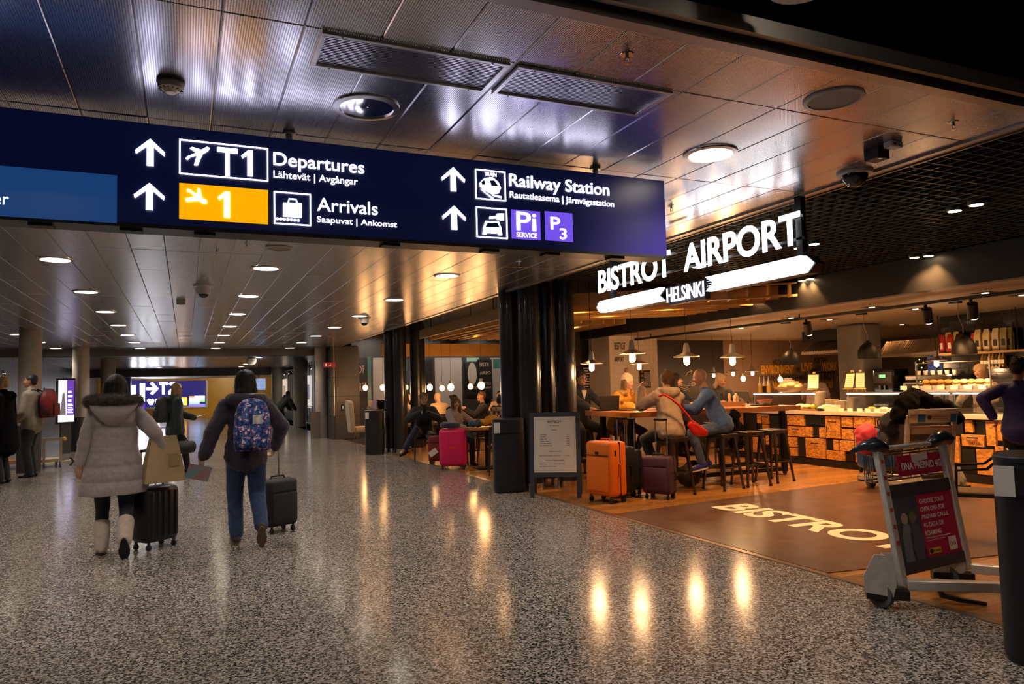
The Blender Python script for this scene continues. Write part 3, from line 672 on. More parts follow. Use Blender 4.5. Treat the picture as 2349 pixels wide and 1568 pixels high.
rects=[(o1,r) for r in ((860,305,1090,440),(865,455,1095,590),(1100,460,1195,595),(1290,470,1370,605),(1375,320,1580,615),(1590,330,1745,465),(1755,330,2045,480),(2060,340,2165,650),(1595,490,1755,630),(1765,490,1850,635),(870,600,990,730),(875,745,995,875),(1110,615,1375,910),(1480,635,1555,775),(1570,645,1760,790),(1395,785,1640,935),(1775,650,2045,975),(2180,510,2290,660),(2055,670,2150,820),(450,290,510,415),(520,295,605,420),(525,430,605,485),(180,280,295,530),(570,580,615,700),(630,590,710,705),(630,740,730,850),(165,600,280,800),
 (1100,305,1360,440),(1205,460,1280,600),(1000,605,1100,880),(1390,630,1470,770),(1860,490,2045,640),(1650,800,1765,950),(2180,340,2330,490),(20,290,160,520),(20,600,150,800),(310,290,440,520),(310,600,550,830))]
rects+=[(o2,r) for r in ((1545,1080,1615,1180),(1520,1200,1705,1295),(1645,1320,1790,1535),(1320,1075,1530,1190),(1300,1210,1500,1420),(1520,1320,1630,1480),(1720,1090,1800,1290),(1810,1090,1960,1250),(1800,1300,1960,1500))]
blackset={(1100,305),(1205,460),(1000,605),(1390,630),(1860,490),(1650,800),(2180,340),(1320,1075),(1520,1320),(310,290),(20,600)}
handle={(865,455),(1110,615),(2060,340),(520,295),(1520,1200),(1375,320)}
m_h=M('dark_handle',(.02,.012,.008),.4,.5)
for (ox,oy,s),(x0,y0,x1,y1) in rects:
    a=K(ox+x0/s,oy+(y0+y1)/2/s); b=K(ox+x1/s,oy+(y0+y1)/2/s); t=K(ox+(x0+x1)/2/s,oy+y0/s); d=K(ox+(x0+x1)/2/s,oy+y1/s)
    z0=max(.125,d.z); z1=min(.855,t.z); bl=(x0,y0) in blackset
    o=B().box(-.012 if not bl else .004,b.y+.004,z0,.03,a.y-.004,z1).build('drawer_front',m_black if bl else m_osb,ct,bevel=.003)
    if (x0,y0) in handle:
        yc=(a.y+b.y)/2; zc=z1-.25*(z1-z0)
        if x0==2060: B().path([(-.012,yc,zc-.12),(-.05,yc,zc-.10),(-.05,yc,zc+.05),(-.012,yc,zc+.07)],.012,6).build('handle',m_h,o)
        else: B().path([(-.012,yc+.07,zc),(-.04,yc+.06,zc),(-.04,yc-.06,zc),(-.012,yc-.07,zc)],.010,6).build('handle',m_h,o)
    if (x0,y0) in ((1590,330),(1755,330)):
        text('print','COFFEE' if x0==1590 else '& COFFEE',frame((-.0125,a.y-.02,z0+.02),(0,-1,0),(0,0,1)),.14,.035,m_blet,o,.001)
    if (x0,y0)==(1520,1200): text('print','ONTA AG 11',frame((-.0125,a.y-.10,z0+.02),(0,-1,0),(0,0,1)),.24,.04,m_blet,o,.001)
    if (x0,y0)==(2060,340):
        bars(frame((-.0125,b.y+.05,z1-.02),(0,0,-1),(0,-1,0)),.22,.03,m_blet,o,'print',4)
    if (x0,y0)==(1375,320): bars(frame((-.0125,a.y-.02,z0+.2),(0,0,-1),(0,-1,0)),.18,.03,m_blet,o,'print',5)
# glass display cases on the counter
m_glass=M('clear_glass',(.03,.035,.035),.03,alpha=.10,spec=.8)
m_led=M('led_strip',(1,1,1),.4,es=7,ecol=(1,.93,.82)); 
def showcase(y0,y1,label,zt=1.24):
    t=thing('glass_showcase',label,'display case',(KX+.1,(y0+y1)/2,.925)); h=(y1-y0)/2; H=zt-.925
    B().box(0,-h,H-.012,.50,h,H).build('glass_top',m_glass,t); B().box(-.002,-h,0.01,.004,h,H-.012).build('glass_front',m_glass,t)
    for s in (-h,h): B().box(0,s-.004,0,.5,s+.004,H-.012).build('glass_end',m_glass,t)
    B().box(.004,-h,H-.03,.022,h,H-.014).build('led_strip',m_led,t); B().box(.0,-h,H-.014,.03,h,H+.004).build('rail',m_silver,t)
    for s in (-h+.02,h-.02): B().tube((.01,s,0),(.01,s,H),.007,n=8).build('post',m_silver,t)
    lamp('showcase_led','AREA',(KX+.2,(y0+y1)/2,zt-.04),4,(1,.78,.5),.5,(KX+.3,(y0+y1)/2,0)).data.shape='RECTANGLE'
    return t
ya=onX(1728,905,KX+.1).y; yb=onX(1868,905,KX+.1).y
showcase(yb,ya,'glass display case with lit edge nearest the bar table')
ya=onX(1942,905,KX+.1).y; yb=onX(2176,905,KX+.1).y
showcase(yb,ya,'glass display case with lit edge behind the stacked plates')
showcase(4.4,yb-.06,'glass display case under the pastry rack')
# plates, easels, bowls, bottles
m_plate=M('plate_cream',(.72,.6,.46),.35)
def plates(px,py,n,label,r=.13,dx=.3):
    p=onX(px,py,KX+dx); t=thing('plate_stack',label,'plates',(KX+dx,p.y,.926))
    me=B().lathe([(0,0),(r*.6,0),(r,.016),(r,.021),(r*.6,.008),(0,.006)],n=24).mesh('plate',m_plate); smooth_(me,50)
    for k in range(n):
        o=bpy.data.objects.new('plate',me); COL.objects.link(o); o.parent=t; o.location=(random.uniform(-.004,.004),random.uniform(-.004,.004),k*.0145)
plates(1882,925,22,'tall stack of cream plates between the two lit glass cases',.10,.42); plates(1909,935,13,'lower stack of cream plates left of the menu easels',.11,.40)
plates(1930,935,11,'low stack of plates under the menu easels',.10,.40); plates(1957,930,15,'stack of plates inside the lit glass case',.095,.36)
m_easel=M('easel_wood',(.55,.33,.13),.45)
def easel(px,py0,py1,rz,label,dx=.32,z0=1.245,w=.20,h=.27):
    p=onX(px,py1,KX+dx); t=thing('menu_easel',label,'easel',(KX+dx,p.y,z0),rz)
    T=Matrix.Translation((0,0,.06))@Matrix.Rotation(R(14),4,'Y')
    b=B().cbox((0,0,h/2),(.012,w,h),0,T).build('board',m_black,t); B().cbox((-.008,0,h/2-.005),(.004,w-.02,h-.03),0,T).build('menu_sheet',M('cream_sheet',(.75,.62,.42),.6),b)
    for k in range(5): B().cbox((-.011,0,.06+k*.036),(.002,w*.55,.005),0,T).build('print_line',M('print_grey',(.25,.2,.17),.5),b)
    for s in (-1,1): B().tube((.03,s*.07,0),(.10,s*.02,.30),.008,n=6).build('leg',m_easel,t)
    B().tube((.18,0,0),(.10,0,.30),.008,n=6).build('leg',m_easel,t); B().box(-.05,-.09,.045,.05,.09,.062).build('ledge',m_easel,t); B().box(.075,-.02,.28,.105,.02,.36).build('clamp',m_easel,t)
    lamp('easel_clip_light','POINT',V(t.location)+V((-.18,0,.42)),.5,(1,.75,.45),.02)
    return t
easel(1866,855,905,R(25),'slim menu easel turned sideways beside the wooden bowl'); easel(1948,848,900,R(-4),'upright menu easel in front of the grey pillar'); easel(1974,848,900,R(30),'tilted menu easel next to the upright one',w=.15)
p=onX(1811,895,KX+.3)
bw_=thing('wooden_bowl','wide carved wooden bowl of bread on the glass case','bowl',(KX+.32,p.y,1.245))
B().lathe([(0,.0),(.14,.0),(.19,.02),(.30,.10),(.285,.10),(.17,.03),(0,.022)],n=32).build('bowl',M('bowl_wood',(.50,.27,.08),.4,var=.15,scale=12),bw_,50)
for k in range(8): B().ball((.13*math.cos(k*.8),.15*math.sin(k*.8),.10+.02*(k%3)),(.09,.07,.045),10).build('bread_roll',M('bread',(.72,.55,.30),.6,var=.2,scale=20),bw_,80)
wp_=thing('paper_stack','stack of white paper packs on the wooden bowl','paper',(KX+.32,p.y,1.405)); B().rbox((0,0,.02),(.2,.26,.04),.008).rbox((0,.03,.055),(.14,.16,.03),.008).build('pack',M('paper_white',(.85,.74,.6),.5),wp_)
B().rbox((0,.04,.085),(.10,.12,.025),.01).build('pack',m_plate,wp_)
mats_b=[M('oil',(.6,.33,.04),.1,alpha=.85),M('balsamic',(.02,.012,.01),.1),M('oil2',(.7,.38,.05),.1,alpha=.85)]
for k,(px,mm) in enumerate(zip((1744,1754,1764),mats_b)):
    p=onX(px,900,KX+.32); t=thing('oil_bottle',['glass bottle of pale oil, left of the three on the counter','glass bottle of dark vinegar between two oil bottles','glass bottle of golden oil, right of the three on the counter'][k],'bottle',(KX+.32,p.y,1.245),0,'three dressing bottles')
    B().lathe([(0,0),(.036,0),(.037,.1),(.037,.12),(0,.12)],n=16).build('liquid',mm,t,50); B().lathe([(.037,.12),(.034,.15),(.014,.20),(.012,.26),(0,.26)],n=16).build('neck',M('bottle_glass',(.7,.6,.45),.1,alpha=.5),t,50); B().lathe([(.009,.26),(.007,.30),(0,.31)],n=8).build('pourer',m_silver,t)
# salad boards, cups and boxes along the front of the counter
def lay(name,label,cat,px,py,parts,dx=.12):
    p=onX(px,py,KX+dx); t=thing(name,label,cat,(KX+dx,p.y,.927))
    for nm,b,m in parts: b.build(nm,m,t,40)
    return t
m_bread=MATS['bread']; m_wboard=M('board_wood',(.32,.16,.06),.45)
lay('serving_board','wooden board of wrapped sandwiches at the counter front','board',1862,938,[('board',B().box(-.12,-.20,0,.12,.2,.03),m_wboard),('sandwich',B().ball((0,.10,.07),(.07,.09,.045)),m_bread),('sandwich',B().ball((.0,-.05,.07),(.06,.06,.05)),M('salad',(.35,.4,.05),.5,var=.4,scale=30))])
lay('bread_loaf','round pale loaf beside the wooden board','bread',1838,936,[('loaf',B().ball((0,0,.06),(.10,.13,.06),16),M('loaf',(.68,.5,.32),.6,var=.15,scale=15))])
lay('paper_box','white paper box with card at the counter front','box',1910,938,[('box',B().box(-.08,-.10,0,.08,.14,.10),M('paper_white',(.85,.74,.6),.5))])
for k,px in enumerate((1930,1950,1972,1990,2012,2040,2064)):
    lay('price_card','small cream price card, %s from the left along the lit case'%ordn[k],'price card',px,948,[('card',B().box(0,-.05,0,.008,.05,.055),m_cream)],dx=.06)
lay('chopping_board','dark slanted chopping board with papers beside the sandwiches','board',1890,940,[('board',B().prism([(-.1,0),(.1,0),(.1,.10),(-.1,.04)],.2,T=frame((0,.1,0),(1,0,0),(0,0,1))),m_black),('paper',B().prism([(-.09,.046),(.08,.10),(.08,.104),(-.09,.05)],.16,T=frame((0,.08,.0),(1,0,0),(0,0,1))),MATS['paper_white'])],dx=.14)
for k,(px,dx) in enumerate(((2000,.3),(2028,.3),(2056,.3))):
    lay('salad_dish','small dish of salad in the lit case, %s from the left'%ordn[k],'dish',px,940,[('dish',B().lathe([(0,0),(.07,0),(.1,.05),(.095,.05),(.06,.012),(0,.01)],n=20),m_plate),('filling',B().ball((0,0,.045),(.075,.075,.035)),[M('salad',(.35,.4,.05)),m_bread,m_plate][k])],dx)
# pastry rack on the right
p0=onX(2120,860,KX+.35); p1=onX(2290,860,KX+.35)
pr_=thing('pastry_rack','metal pastry rack with price cards on the counter','rack',(KX+.35,(p0.y+p1.y)/2,1.245)); hw=(p0.y-p1.y)/2
B().box(-.18,-hw,0,.2,hw,.05).build('tray',m_silver,pr_); B().box(-.19,-hw,.05,-.18,hw,.085).build('lip',m_silver,pr_)
for s in (-1,1): B().tube((-.17,s*hw,0),(-.17,s*hw,.45),.012,n=8).build('post',m_silver,pr_)
B().tube((-.17,-hw,.42),(-.17,hw,.42),.006,n=6).build('rail',m_brass,pr_)
for k in range(7): B().box(-.2,-hw+.05+k*.2,.03,-.195,-hw+.16+k*.2,.09).build('price_card',m_cream,pr_)
m_cro=[M('croissant',(.62,.29,.07),.45,var=.3,scale=25),M('bun',(.75,.46,.17),.45,var=.2,scale=20),M('sugar_bun',(.85,.68,.42),.5,var=.15,scale=20)]
for k in range(26):
    yy=hw-.06-(k%13)*(2*hw-.1)/13; lay_=k//13
    o=B().path([(-.05-.06*lay_+.03*math.cos(a),yy+.055*math.sin(a),0) for a in (-1.3,-.7,0,.7,1.3)],[.012,.03,.038,.03,.012],8).build('pastry',m_cro[(0 if k%13<6 else 1+(k%2))],None,80)
    o.location=(KX+.35+.04*(k%3),pr_.location.y,1.245+.085+.055*lay_); tag(o,'golden %s on the %s layer of the pastry rack, %s from the bread end'%(('croissant' if k%13<6 else 'sweet bun'),'upper' if lay_ else 'lower',(ordn+['tenth','eleventh','twelfth','thirteenth'])[k%13]),'pastry','pastries on the rack')
# ================================================================= behind the counter
gp=struct(B().rbox((0,0,1.25),(.56,.58,2.5),.06,3).build('wall_column',m_grey,smooth=40)); c=onX(1953,840,11.6); gp.location=(11.78,9.95,0); gp['label']='grey plastered column behind the counter'
# black tile wall with shelf of coffee bags
TX=12.0
tw=struct(B().box(TX+.012,2.2,-.1,TX+.3,8.45,2.5).build('wall_tiled',m_black)); tw['label']='black glossy tiled wall with a shelf of coffee bags'
m_tile=M('black_tile',(.010,.009,.009),.18,coat=.4)
tme=B().box(0,.003,.003,.014,.297,.097).mesh('tile',m_tile)
for j in range(14,25):
    for i in range(8):
        o=bpy.data.objects.new('tile',tme); COL.objects.link(o); o.parent=tw; o.location=(TX,8.43-.3*(i+1)-.15*(j%2)*(0 if i==-1 else 1)+.0,j*.1)
sh0=onX(2152,808,TX-.2); sh1=onX(2330,806,TX-.2); zs=onX(2250,806,TX-.2).z
sf=B().box(TX-.32,sh1.y-.3,zs-.035,TX,sh0.y,zs).build('wall_shelf',m_easel); tag(sf,'lit wooden shelf holding coffee bags on the tiled wall','shelf')
for y_ in (sh0.y-.1,sh1.y-.1): B().tube((TX-.3,y_,zs),(TX-.3,y_,2.5),.008,n=6).build('rod',m_black,sf)
bagc=[(.45,.02,.02),(.72,.60,.28),(.40,.03,.02),(.70,.58,.25),(.03,.02,.02),(.50,.05,.04),(.75,.62,.30),(.48,.04,.03),(.78,.64,.33),(.5,.06,.04),(.8,.68,.4),(.62,.5,.2),(.35,.28,.12),(.5,.45,.1)]
xs=[2163,2173,2182,2191,2202,2233,2246,2258,2266,2276,2287,2298,2306,2313]
cname={0:'red',1:'gold'}
for k,(px,c) in enumerate(zip(xs,bagc)):
    p=onX(px,800,TX-.2); nm='red' if c[0]<.55 and c[1]<.1 else ('black' if c[0]<.1 else 'gold')
    h=.36 if nm=='gold' else .32
    b=B().loft([[(sx*.035*f+(0),sy*.05*w_,z*h) for sx,sy in ((-1,-1),(1,-1),(1,1),(-1,1))] for z,f,w_ in ((0,1,1),(.1,1.1,1),(.7,1.1,1),(.88,.5,.95),(1,.06,.85))])
    o=b.build('coffee_bag',M('bag_'+str(k),c,.3,var=.2,scale=14),None,30); o.location=(TX-.2+.05*(k%2),p.y,zs); tag(o,'%s coffee bag, %s from the left on the lit shelf'%(nm,['first','second','third','fourth','fifth','sixth','seventh','eighth','ninth','tenth','eleventh','twelfth','thirteenth','fourteenth'][k]),'coffee bag','coffee bags on the shelf')
    B().box(-.045,-.025,.08,-.037,.025,.18).build('bag_label',m_cream if nm!='gold' else m_black,o)
z2=onX(2250,842,TX-.15).z; sf2=B().box(TX-.28,onX(2310,842,TX-.1).y,z2-.03,TX,onX(2250,842,TX-.1).y,z2).build('wall_shelf',m_easel); tag(sf2,'lower wooden bottle shelf on the tiled wall','shelf')
for k in range(7):
    yy=onX(2256+8*k,842,TX-.14).y; o=thing('spirit_bottle','dark bottle on the lower shelf, %s from the left'%ordn[k],'bottle',(TX-.14,yy,z2),0,'bottles on the lower shelf')
    B().lathe([(0,0),(.035,0),(.036,.15),(.013,.2),(.012,.27),(0,.27)],n=12).build('glass',M('amber_glass%d'%(k%3),[(.25,.11,.02),(.05,.06,.02),(.4,.3,.12)][k%3],.1),o,50); B().box(-.037,-.025,.05,-.034,.025,.11).build('bottle_label',m_cream,o)
# kitchen: hood, glass, machines
KYB=13.2
kb=struct(B().box(17.0,8.3,-.1,17.2,14.3,2.62).build('wall_service',M('steel_dark',(.10,.085,.07),.3,.7,var=.2,scale=3))); kb['label']='dim steel kitchen wall behind the counter'
hd0=onX(1985,800,12.2); hd1=onX(2160,806,12.2)
hd=thing('extractor_hood','wide steel extractor hood with ribbed front over the kitchen','hood',(12.35,(hd0.y+hd1.y)/2-.05,1.86)); hl=(hd0.y-hd1.y)/2-.1
B().box(0,-hl,0,1.3,hl,.05).build('canopy_base',M('warm_steel',(.62,.5,.36),.35,.8),hd); B().prism([(0,.05),(.25,.3),(1.3,.3),(1.3,.05)],2*hl,T=frame((0,hl,0),(1,0,0),(0,0,1))).build('canopy',MATS['warm_steel'],hd)
for k in range(30):
    yy=hl-.03-k*2*hl/31; B().tube((-.004,yy,.055),(.246,yy,.305),.018,n=6).build('rib',MATS['warm_steel'],hd)
h2=thing('extractor_hood','short ribbed steel hood left of the grey column','hood',(12.1,11.15,2.0))
B().box(0,-.55,0,1,.55,.05).build('canopy_base',MATS['warm_steel'],h2)
for k in range(16): B().tube((0,.5-k*.066,.055),(.3,.5-k*.066,.24),.02,n=6).build('rib',MATS['warm_steel'],h2)
B().prism([(0,.05),(.3,.22),(1,.22),(1,.05)],1.1,T=frame((0,.55,0),(1,0,0),(0,0,1))).build('canopy',MATS['warm_steel'],h2)
kd=B().box(0,-.5,2.26,.9,.5,2.495).build('soffit_box',m_black); kd.location=(12.1,11.15,0); tag(kd,'black boxed soffit above the ribbed hood','soffit')
# windows behind the kitchen with blue night outside
for k,(x0,x1) in enumerate(((2140,2170),)):
    pass
a=onX(2128,850,16.95); b_=onX(2176,850,16.95); z1=onX(2150,805,16.95).z; z0=onX(2150,868,16.95).z
wn=struct(B().box(16.96,b_.y,z0,17.0,a.y,z1).build('window_1',M('night_window',(.08,.11,.25),.3,es=.35,ecol=(.10,.15,.42)))); wn['label']='blue night window with slatted blind behind the kitchen'
for k in range(9): B().box(16.94,b_.y,z0+.03+k*(z1-z0)/9,16.96,a.y,z0+.045+k*(z1-z0)/9).build('blind_slat',M('blind',(.35,.35,.4),.5),wn)
B().box(16.93,(a.y+b_.y)/2-.03,z0,16.96,(a.y+b_.y)/2+.03,z1).build('window_bar',m_grey,wn)
# coffee machine, espresso machine, shelves
cm=thing('coffee_machine','tall black coffee machine with green display','coffee machine',(11.6,onX(2045,880,11.6).y,.951)); 
B().rbox((0,0,.34),(.42,.42,.68),.03).build('body',m_blackg,cm); B().box(-.225,-.18,.42,-.205,.18,.62).build('panel',M('panel_dark',(.03,.03,.03),.2),cm); B().box(-.23,-.06,.52,-.22,.06,.57).build('display',M('green_display',(.1,.5,.1),.4,es=2,ecol=(.2,1,.2)),cm)
B().box(-.3,-.15,.02,-.2,.15,.05).build('drip_tray',m_silver,cm); B().tube((-.24,.05,.30),(-.24,.05,.38),.02,n=10).tube((-.24,-.05,.30),(-.24,-.05,.38),.02,n=10).build('spout',m_chrome,cm)
bk=B().box(11.32,4.2,0,11.95,9.55,.95).build('back_counter',M('back_steel',(.18,.14,.10),.35,.5)); tag(bk,'dark steel back counter behind the barista','counter')
em=thing('espresso_machine','wide chrome espresso machine behind the pastry rack','coffee machine',(11.6,onX(2150,870,11.6).y,.885))
B().rbox((0,0,.28),(.5,.95,.42),.03).build('body',m_silver,em); B().rbox((0,0,.56),(.46,.85,.10),.02).build('cup_tray',m_chrome,em)
for k in range(4): B().tube((-.3,-.3+.2*k,.2),(-.3,-.3+.2*k,.3),.035,n=12).build('group_head',m_chrome,em)
for k in range(6): B().lathe([(0,0),(.03,0),(.04,.07),(.035,.07),(0,.01)],(-.05,-.35+.13*k,.612),12).build('cup',m_plate,em,40)
B().box(-.262,-.4,.33,-.25,.4,.46).build('panel',M('panel_dark',(.03,.03,.03),.2),em)
kt=thing('cash_register','grey cash register screen at the bar end of the counter','register',(KX+.4,onX(1712,905,KX+.4).y,.926),R(15)); B().rbox((0,0,.05),(.3,.3,.1),.01).build('base',m_charc,kt); B().cbox((0,0,.27),(.03,.32,.22),0,Matrix.Rotation(R(-25),4,'Y')).build('screen',m_grey,kt); B().tube((.05,0,.1),(.05,0,.22),.02).build('stem',m_charc,kt)
# christmas tree with lights behind the kitchen glass
tr_=thing('christmas_tree','small christmas tree with yellow lights behind the kitchen','tree',(13.9,onX(2112,850,13.9).y,.9))
B().lathe([(.30,.0),(.2,.25),(.24,.25),(.14,.5),(.17,.5),(.07,.75),(.09,.75),(0,1.0)],n=10).build('foliage',M('fir',(.015,.04,.015),.8),tr_)
mfl=M('fairy_light',(1,.7,.1),.4,es=9,ecol=(1,.65,.12))
for k in range(26):
    h=.06+.9*k/26; a=k*2.4; r=.31*(1-h)+.02; B().ball((r*math.cos(a),r*math.sin(a),h),.012,6).build('fairy_light',mfl,tr_)
B().tube((0,0,-.9),(0,0,.02),.03).build('stand',m_charc,tr_)
# ceiling downlights over the counter and pendants
m_cl=M('cafe_lamp',(1,.85,.55),.5,es=25,ecol=(1,.7,.38))
def spot_fit(x,y,z,label,power=30,aim=None):
    t=thing('recessed_spotlight',label,'light',(x,y,z),0,'recessed cafe spotlights'); B().box(-.11,-.11,-.006,.11,.11,0).build('plate',m_black,t); B().lathe([(0,-.010),(.035,-.010),(.04,-.006),(0,-.006)],n=16).build('bulb',m_cl,t)
    lamp('spot_lamp','SPOT',(x,y,z-.03),power,(1,.49,.165),.04,aim or (x,y,0),115,.5)
for k,(px,py) in enumerate(((1700,752),(1745,742),(1815,728),(1903,732),(2000,704),(2100,708),(2150,745),(2260,671),(2345,676))):
    p=onZ(px,py,2.50)
    spot_fit(min(p.x,12.8),p.y,2.50,'square recessed spotlight in the low warm ceiling, %s from the left'%ordn[k],75)
for k,(px,py) in enumerate(((1598,612),(1616,605),(1833,569),(1840,644),(1858,640),(1868,560),(2098,591),(2130,587),(2190,484),(2240,470))):
    p=onZ(px,py,CZ-.03); t=thing('grid_spotlight','round spotlight hung under the black grid ceiling, %s from the left'%(ordn+['tenth'])[k],'light',p,0,'grid spotlights')
    B().lathe([(0,0),(.055,0),(.062,.012),(.06,.05),(0,.05)],n=18).build('lamp_body',m_black,t,40); B().lathe([(0,-.003),(.05,-.003),(.05,0),(0,0)],n=18).build('lens',m_cl,t)
    lamp('grid_lamp','SPOT',p-V((0,0,.02)),120,(1,.49,.165),.05,(p.x+.4,p.y+.2,0),95,.6)
trk=B().box(8.75,3.5,2.40,8.83,14,2.44).build('light_track',m_black); tag(trk,'black lighting track under the low warm ceiling','track')
for y_ in (4.5,8.5,12.5): B().tube((8.79,y_,2.44),(8.79,y_,2.50),.012,n=6).build('rod',m_black,trk)
for k,(px,py) in enumerate(((2124,722),(2228,705),(1850,765))):
    p=onX(px,py,8.79); t=thing('track_spotlight','black cylinder spotlight on the track, %s one'%['middle','right','left'][k],'light',(8.79,p.y,2.40),0,'track spotlights')
    B().tube((0,0,0),(0,0,-.05),.02).build('joint',m_black,t); B().tube((.02,.0,-.05),(.10,.05,-.22),.06,n=18).build('body',m_black,t,50); B().tube((.10,.05,-.221),(.101,.051,-.223),.05,n=18).build('lens',m_cl,t)
    lamp('track_lamp','SPOT',V((8.95,p.y+.06,2.15)),120,(1,.5,.18),.05,(10.2,p.y+.5,.9),70,.5)
# ================================================================= bar table and stools
m_steelb=M('black_steel',(.015,.014,.013),.35,.7)
bt=thing('bar_table','high wooden communal bar table on black steel frames','table',(7.2,9.2,0),R(-2))
TL,TD,TZ=1.54,.66,1.075
for k in range(6):
    y0=-TD+k*2*TD/6; B().box(-TL,y0+.001,TZ-.075,TL,y0+2*TD/6-.001,TZ).build('top_plank',m_table,bt,bevel=.004)
for sx in (-1.36,1.38):
    for sy in (-.42,.42): B().box(sx-.035,sy-.035,.05,sx+.035,sy+.035,TZ-.076).build('leg',m_steelb,bt)
    B().box(sx-.03,-.385,.05,sx+.03,.385,.11).build('foot_rail',m_steelb,bt)
for sy in (-.42,.42): B().box(-1.32,sy-.025,.06,1.34,sy+.025,.12).build('bottom_rail',m_steelb,bt)
for sx in (-1.36,1.38):
    for sy in (-.42,.42): B().tube((sx-.015,sy,.033),(sx+.015,sy,.033),.033,n=14).tube((sx,sy,.033),(sx,sy,.055),.012).build('caster',m_black,bt)
m_gun=M('gunmetal',(.13,.115,.10),.32,.9,var=.2,scale=6)
def make_stool():
    t=thing('bar_stool','','stool',group='metal bar stools at the bar table')
    B().rbox((0,0,.748),(.31,.31,.022),.02,3).build('seat',m_gun,t,40)
    B().box(-.15,-.15,.70,.15,.15,.738).build('skirt',m_gun,t)
    for sx in (-1,1):
        for sy in (-1,1):
            b=B(); pr=[(.14,.14,.70,.045),(.165,.165,.42,.034),(.20,.20,.03,.024)]
            b.loft([[(sx*(x-w_),sy*(y-w_),z),(sx*x,sy*(y-w_),z),(sx*x,sy*y,z),(sx*(x-w_),sy*y,z)][::(1 if sx*sy>0 else -1)] for x,y,z,w_ in pr[::-1]])
            o=b.build('leg',m_gun,t); B().cbox((sx*.19,sy*.19,.015),(.03,.03,.03)).build('foot',m_black,o)
    for z,r in ((.30,.17),):
        for s in (-1,1):
            B().box(-r,s*r-.006,z-.01,r,s*r+.006,z+.01).build('stretcher',m_gun,t); B().box(s*r-.006,-r,z-.01,s*r+.006,r,z+.01).build('stretcher',m_gun,t)
    return t
stl=make_stool()
sp=[((5.90,8.0),4,'metal stool under the woman with the red bag'),((6.76,8.04),8,'metal stool under the man in the blue shirt'),((7.30,8.10),-5,'empty metal stool between the blue shirt man and the table end'),((7.86,8.22),10,'empty metal stool nearest the table end'),((6.42,10.12),0,'metal stool behind the bar table by the woman in yellow'),((8.6,10.35),12,'metal stool behind the bar table by the blonde woman'),((5.93,10.5),5,'metal stool under the man with the laptop')]
for k,((x,y),a,l) in enumerate(sp):
    if k==0: stl.location=(x,y,0); stl.rotation_euler[2]=R(a); stl['label']=l
    else: dup(stl,(x,y,0),R(a),l)
# things on the bar table
def on(name,label,cat,x,y,parts,z=TZ,rz=0,group=None):
    t=thing(name,label,cat,(x,y,z),rz,group)
    for nm,b,m in parts: b.build(nm,m,t,45)
    return t
m_pink=M('pink_paper',(.75,.25,.3),.5)
p=onZ(1433,942,TZ); on('magazine','dark folded magazine in front of the woman in yellow','magazine',6.10,9.35,[('pages',B().rbox((0,0,.008),(.34,.24,.014),.004),m_charc)],rz=R(10))
on('notebook','pink notebook on the bar table beside the magazine','book',6.36,9.05,[('cover',B().rbox((0,0,.012),(.24,.16,.022),.004),m_pink),('pages',B().box(-.115,-.082,.004,.115,-.079,.02),M('paper_white',(.85,.74,.6)))])
tr0=on('condiment_crate','small wooden crate of shakers on the bar table','crate',8.05,9.25,[('crate',B().box(-.16,-.1,0,.16,-.085,.07).box(-.16,.085,0,.16,.1,.07).box(-.16,-.085,0,-.145,.085,.07).box(.145,-.085,0,.16,.085,.07).box(-.145,-.085,0,.145,.085,.012),m_wboard)])
for k,(dx,dy,h,mm) in enumerate(((-.10,-.03,.2,m_easel),(-.05,.03,.17,m_plate),(.0,-.03,.16,m_plate),(.06,.0,.2,m_easel),(.11,.03,.15,m_plate))):
    on('pepper_mill' if mm is m_easel else 'salt_shaker',['wooden pepper mill at the left end of the crate','cream shaker behind the left pepper mill','cream shaker at the middle of the crate','wooden pepper mill at the right of the crate','cream shaker at the right end of the crate'][k],'shaker',8.05+dx,9.25+dy,[('body',B().lathe([(0,0),(.024,0),(.026,.05),(.016,h*.55),(.024,h*.75),(.02,h*.95),(0,h)],n=14),mm)],TZ+.013)
on('serving_tray','black tray with a cream bowl lined in red near the table end','tray',8.42,8.95,[('tray',B().rbox((0,0,.009),(.36,.26,.018),.008),m_black),('bowl',B().lathe([(0,.018),(.07,.018),(.12,.085),(.112,.085),(.065,.03),(0,.028)],n=24),m_plate),('lining',B().lathe([(.112,.075),(.116,.09),(.108,.092),(.1,.075)],n=24),M('red_lining',(.6,.05,.03),.5))])
on('water_glass','drinking glass standing behind the tray','glass',8.35,9.16,[('glass',B().lathe([(0,0),(.03,0),(.036,.13),(.033,.13),(.028,.006),(0,.006)],n=16),m_glass)])
on('laptop','open black laptop in front of the man with glasses','laptop',5.86,9.60,[('base',B().rbox((0,0,.01),(.34,.22,.018),.005),m_black),('lid',B().cbox((0,-.115,.13),(.34,.012,.235),0,Matrix.Rotation(R(8),4,'X')),m_black),('screen',B().cbox((0,-.107,.13),(.31,.003,.2),0,Matrix.Rotation(R(8),4,'X')),M('laptop_screen',(.3,.4,.5),.3,es=.5,ecol=(.3,.45,.6)))])
on('drink_glass','amber drink in a stemmed glass beside the laptop','glass',6.16,9.60,[('glass',B().lathe([(0,0),(.03,0),(.005,.01),(.005,.07),(.03,.10),(.034,.17),(.03,.17),(.026,.105),(0,.1)],n=16),m_glass),('drink',B().lathe([(0,.102),(.025,.105),(.029,.14),(0,.14)],n=16),M('amber_drink',(.35,.12,.02),.1))])
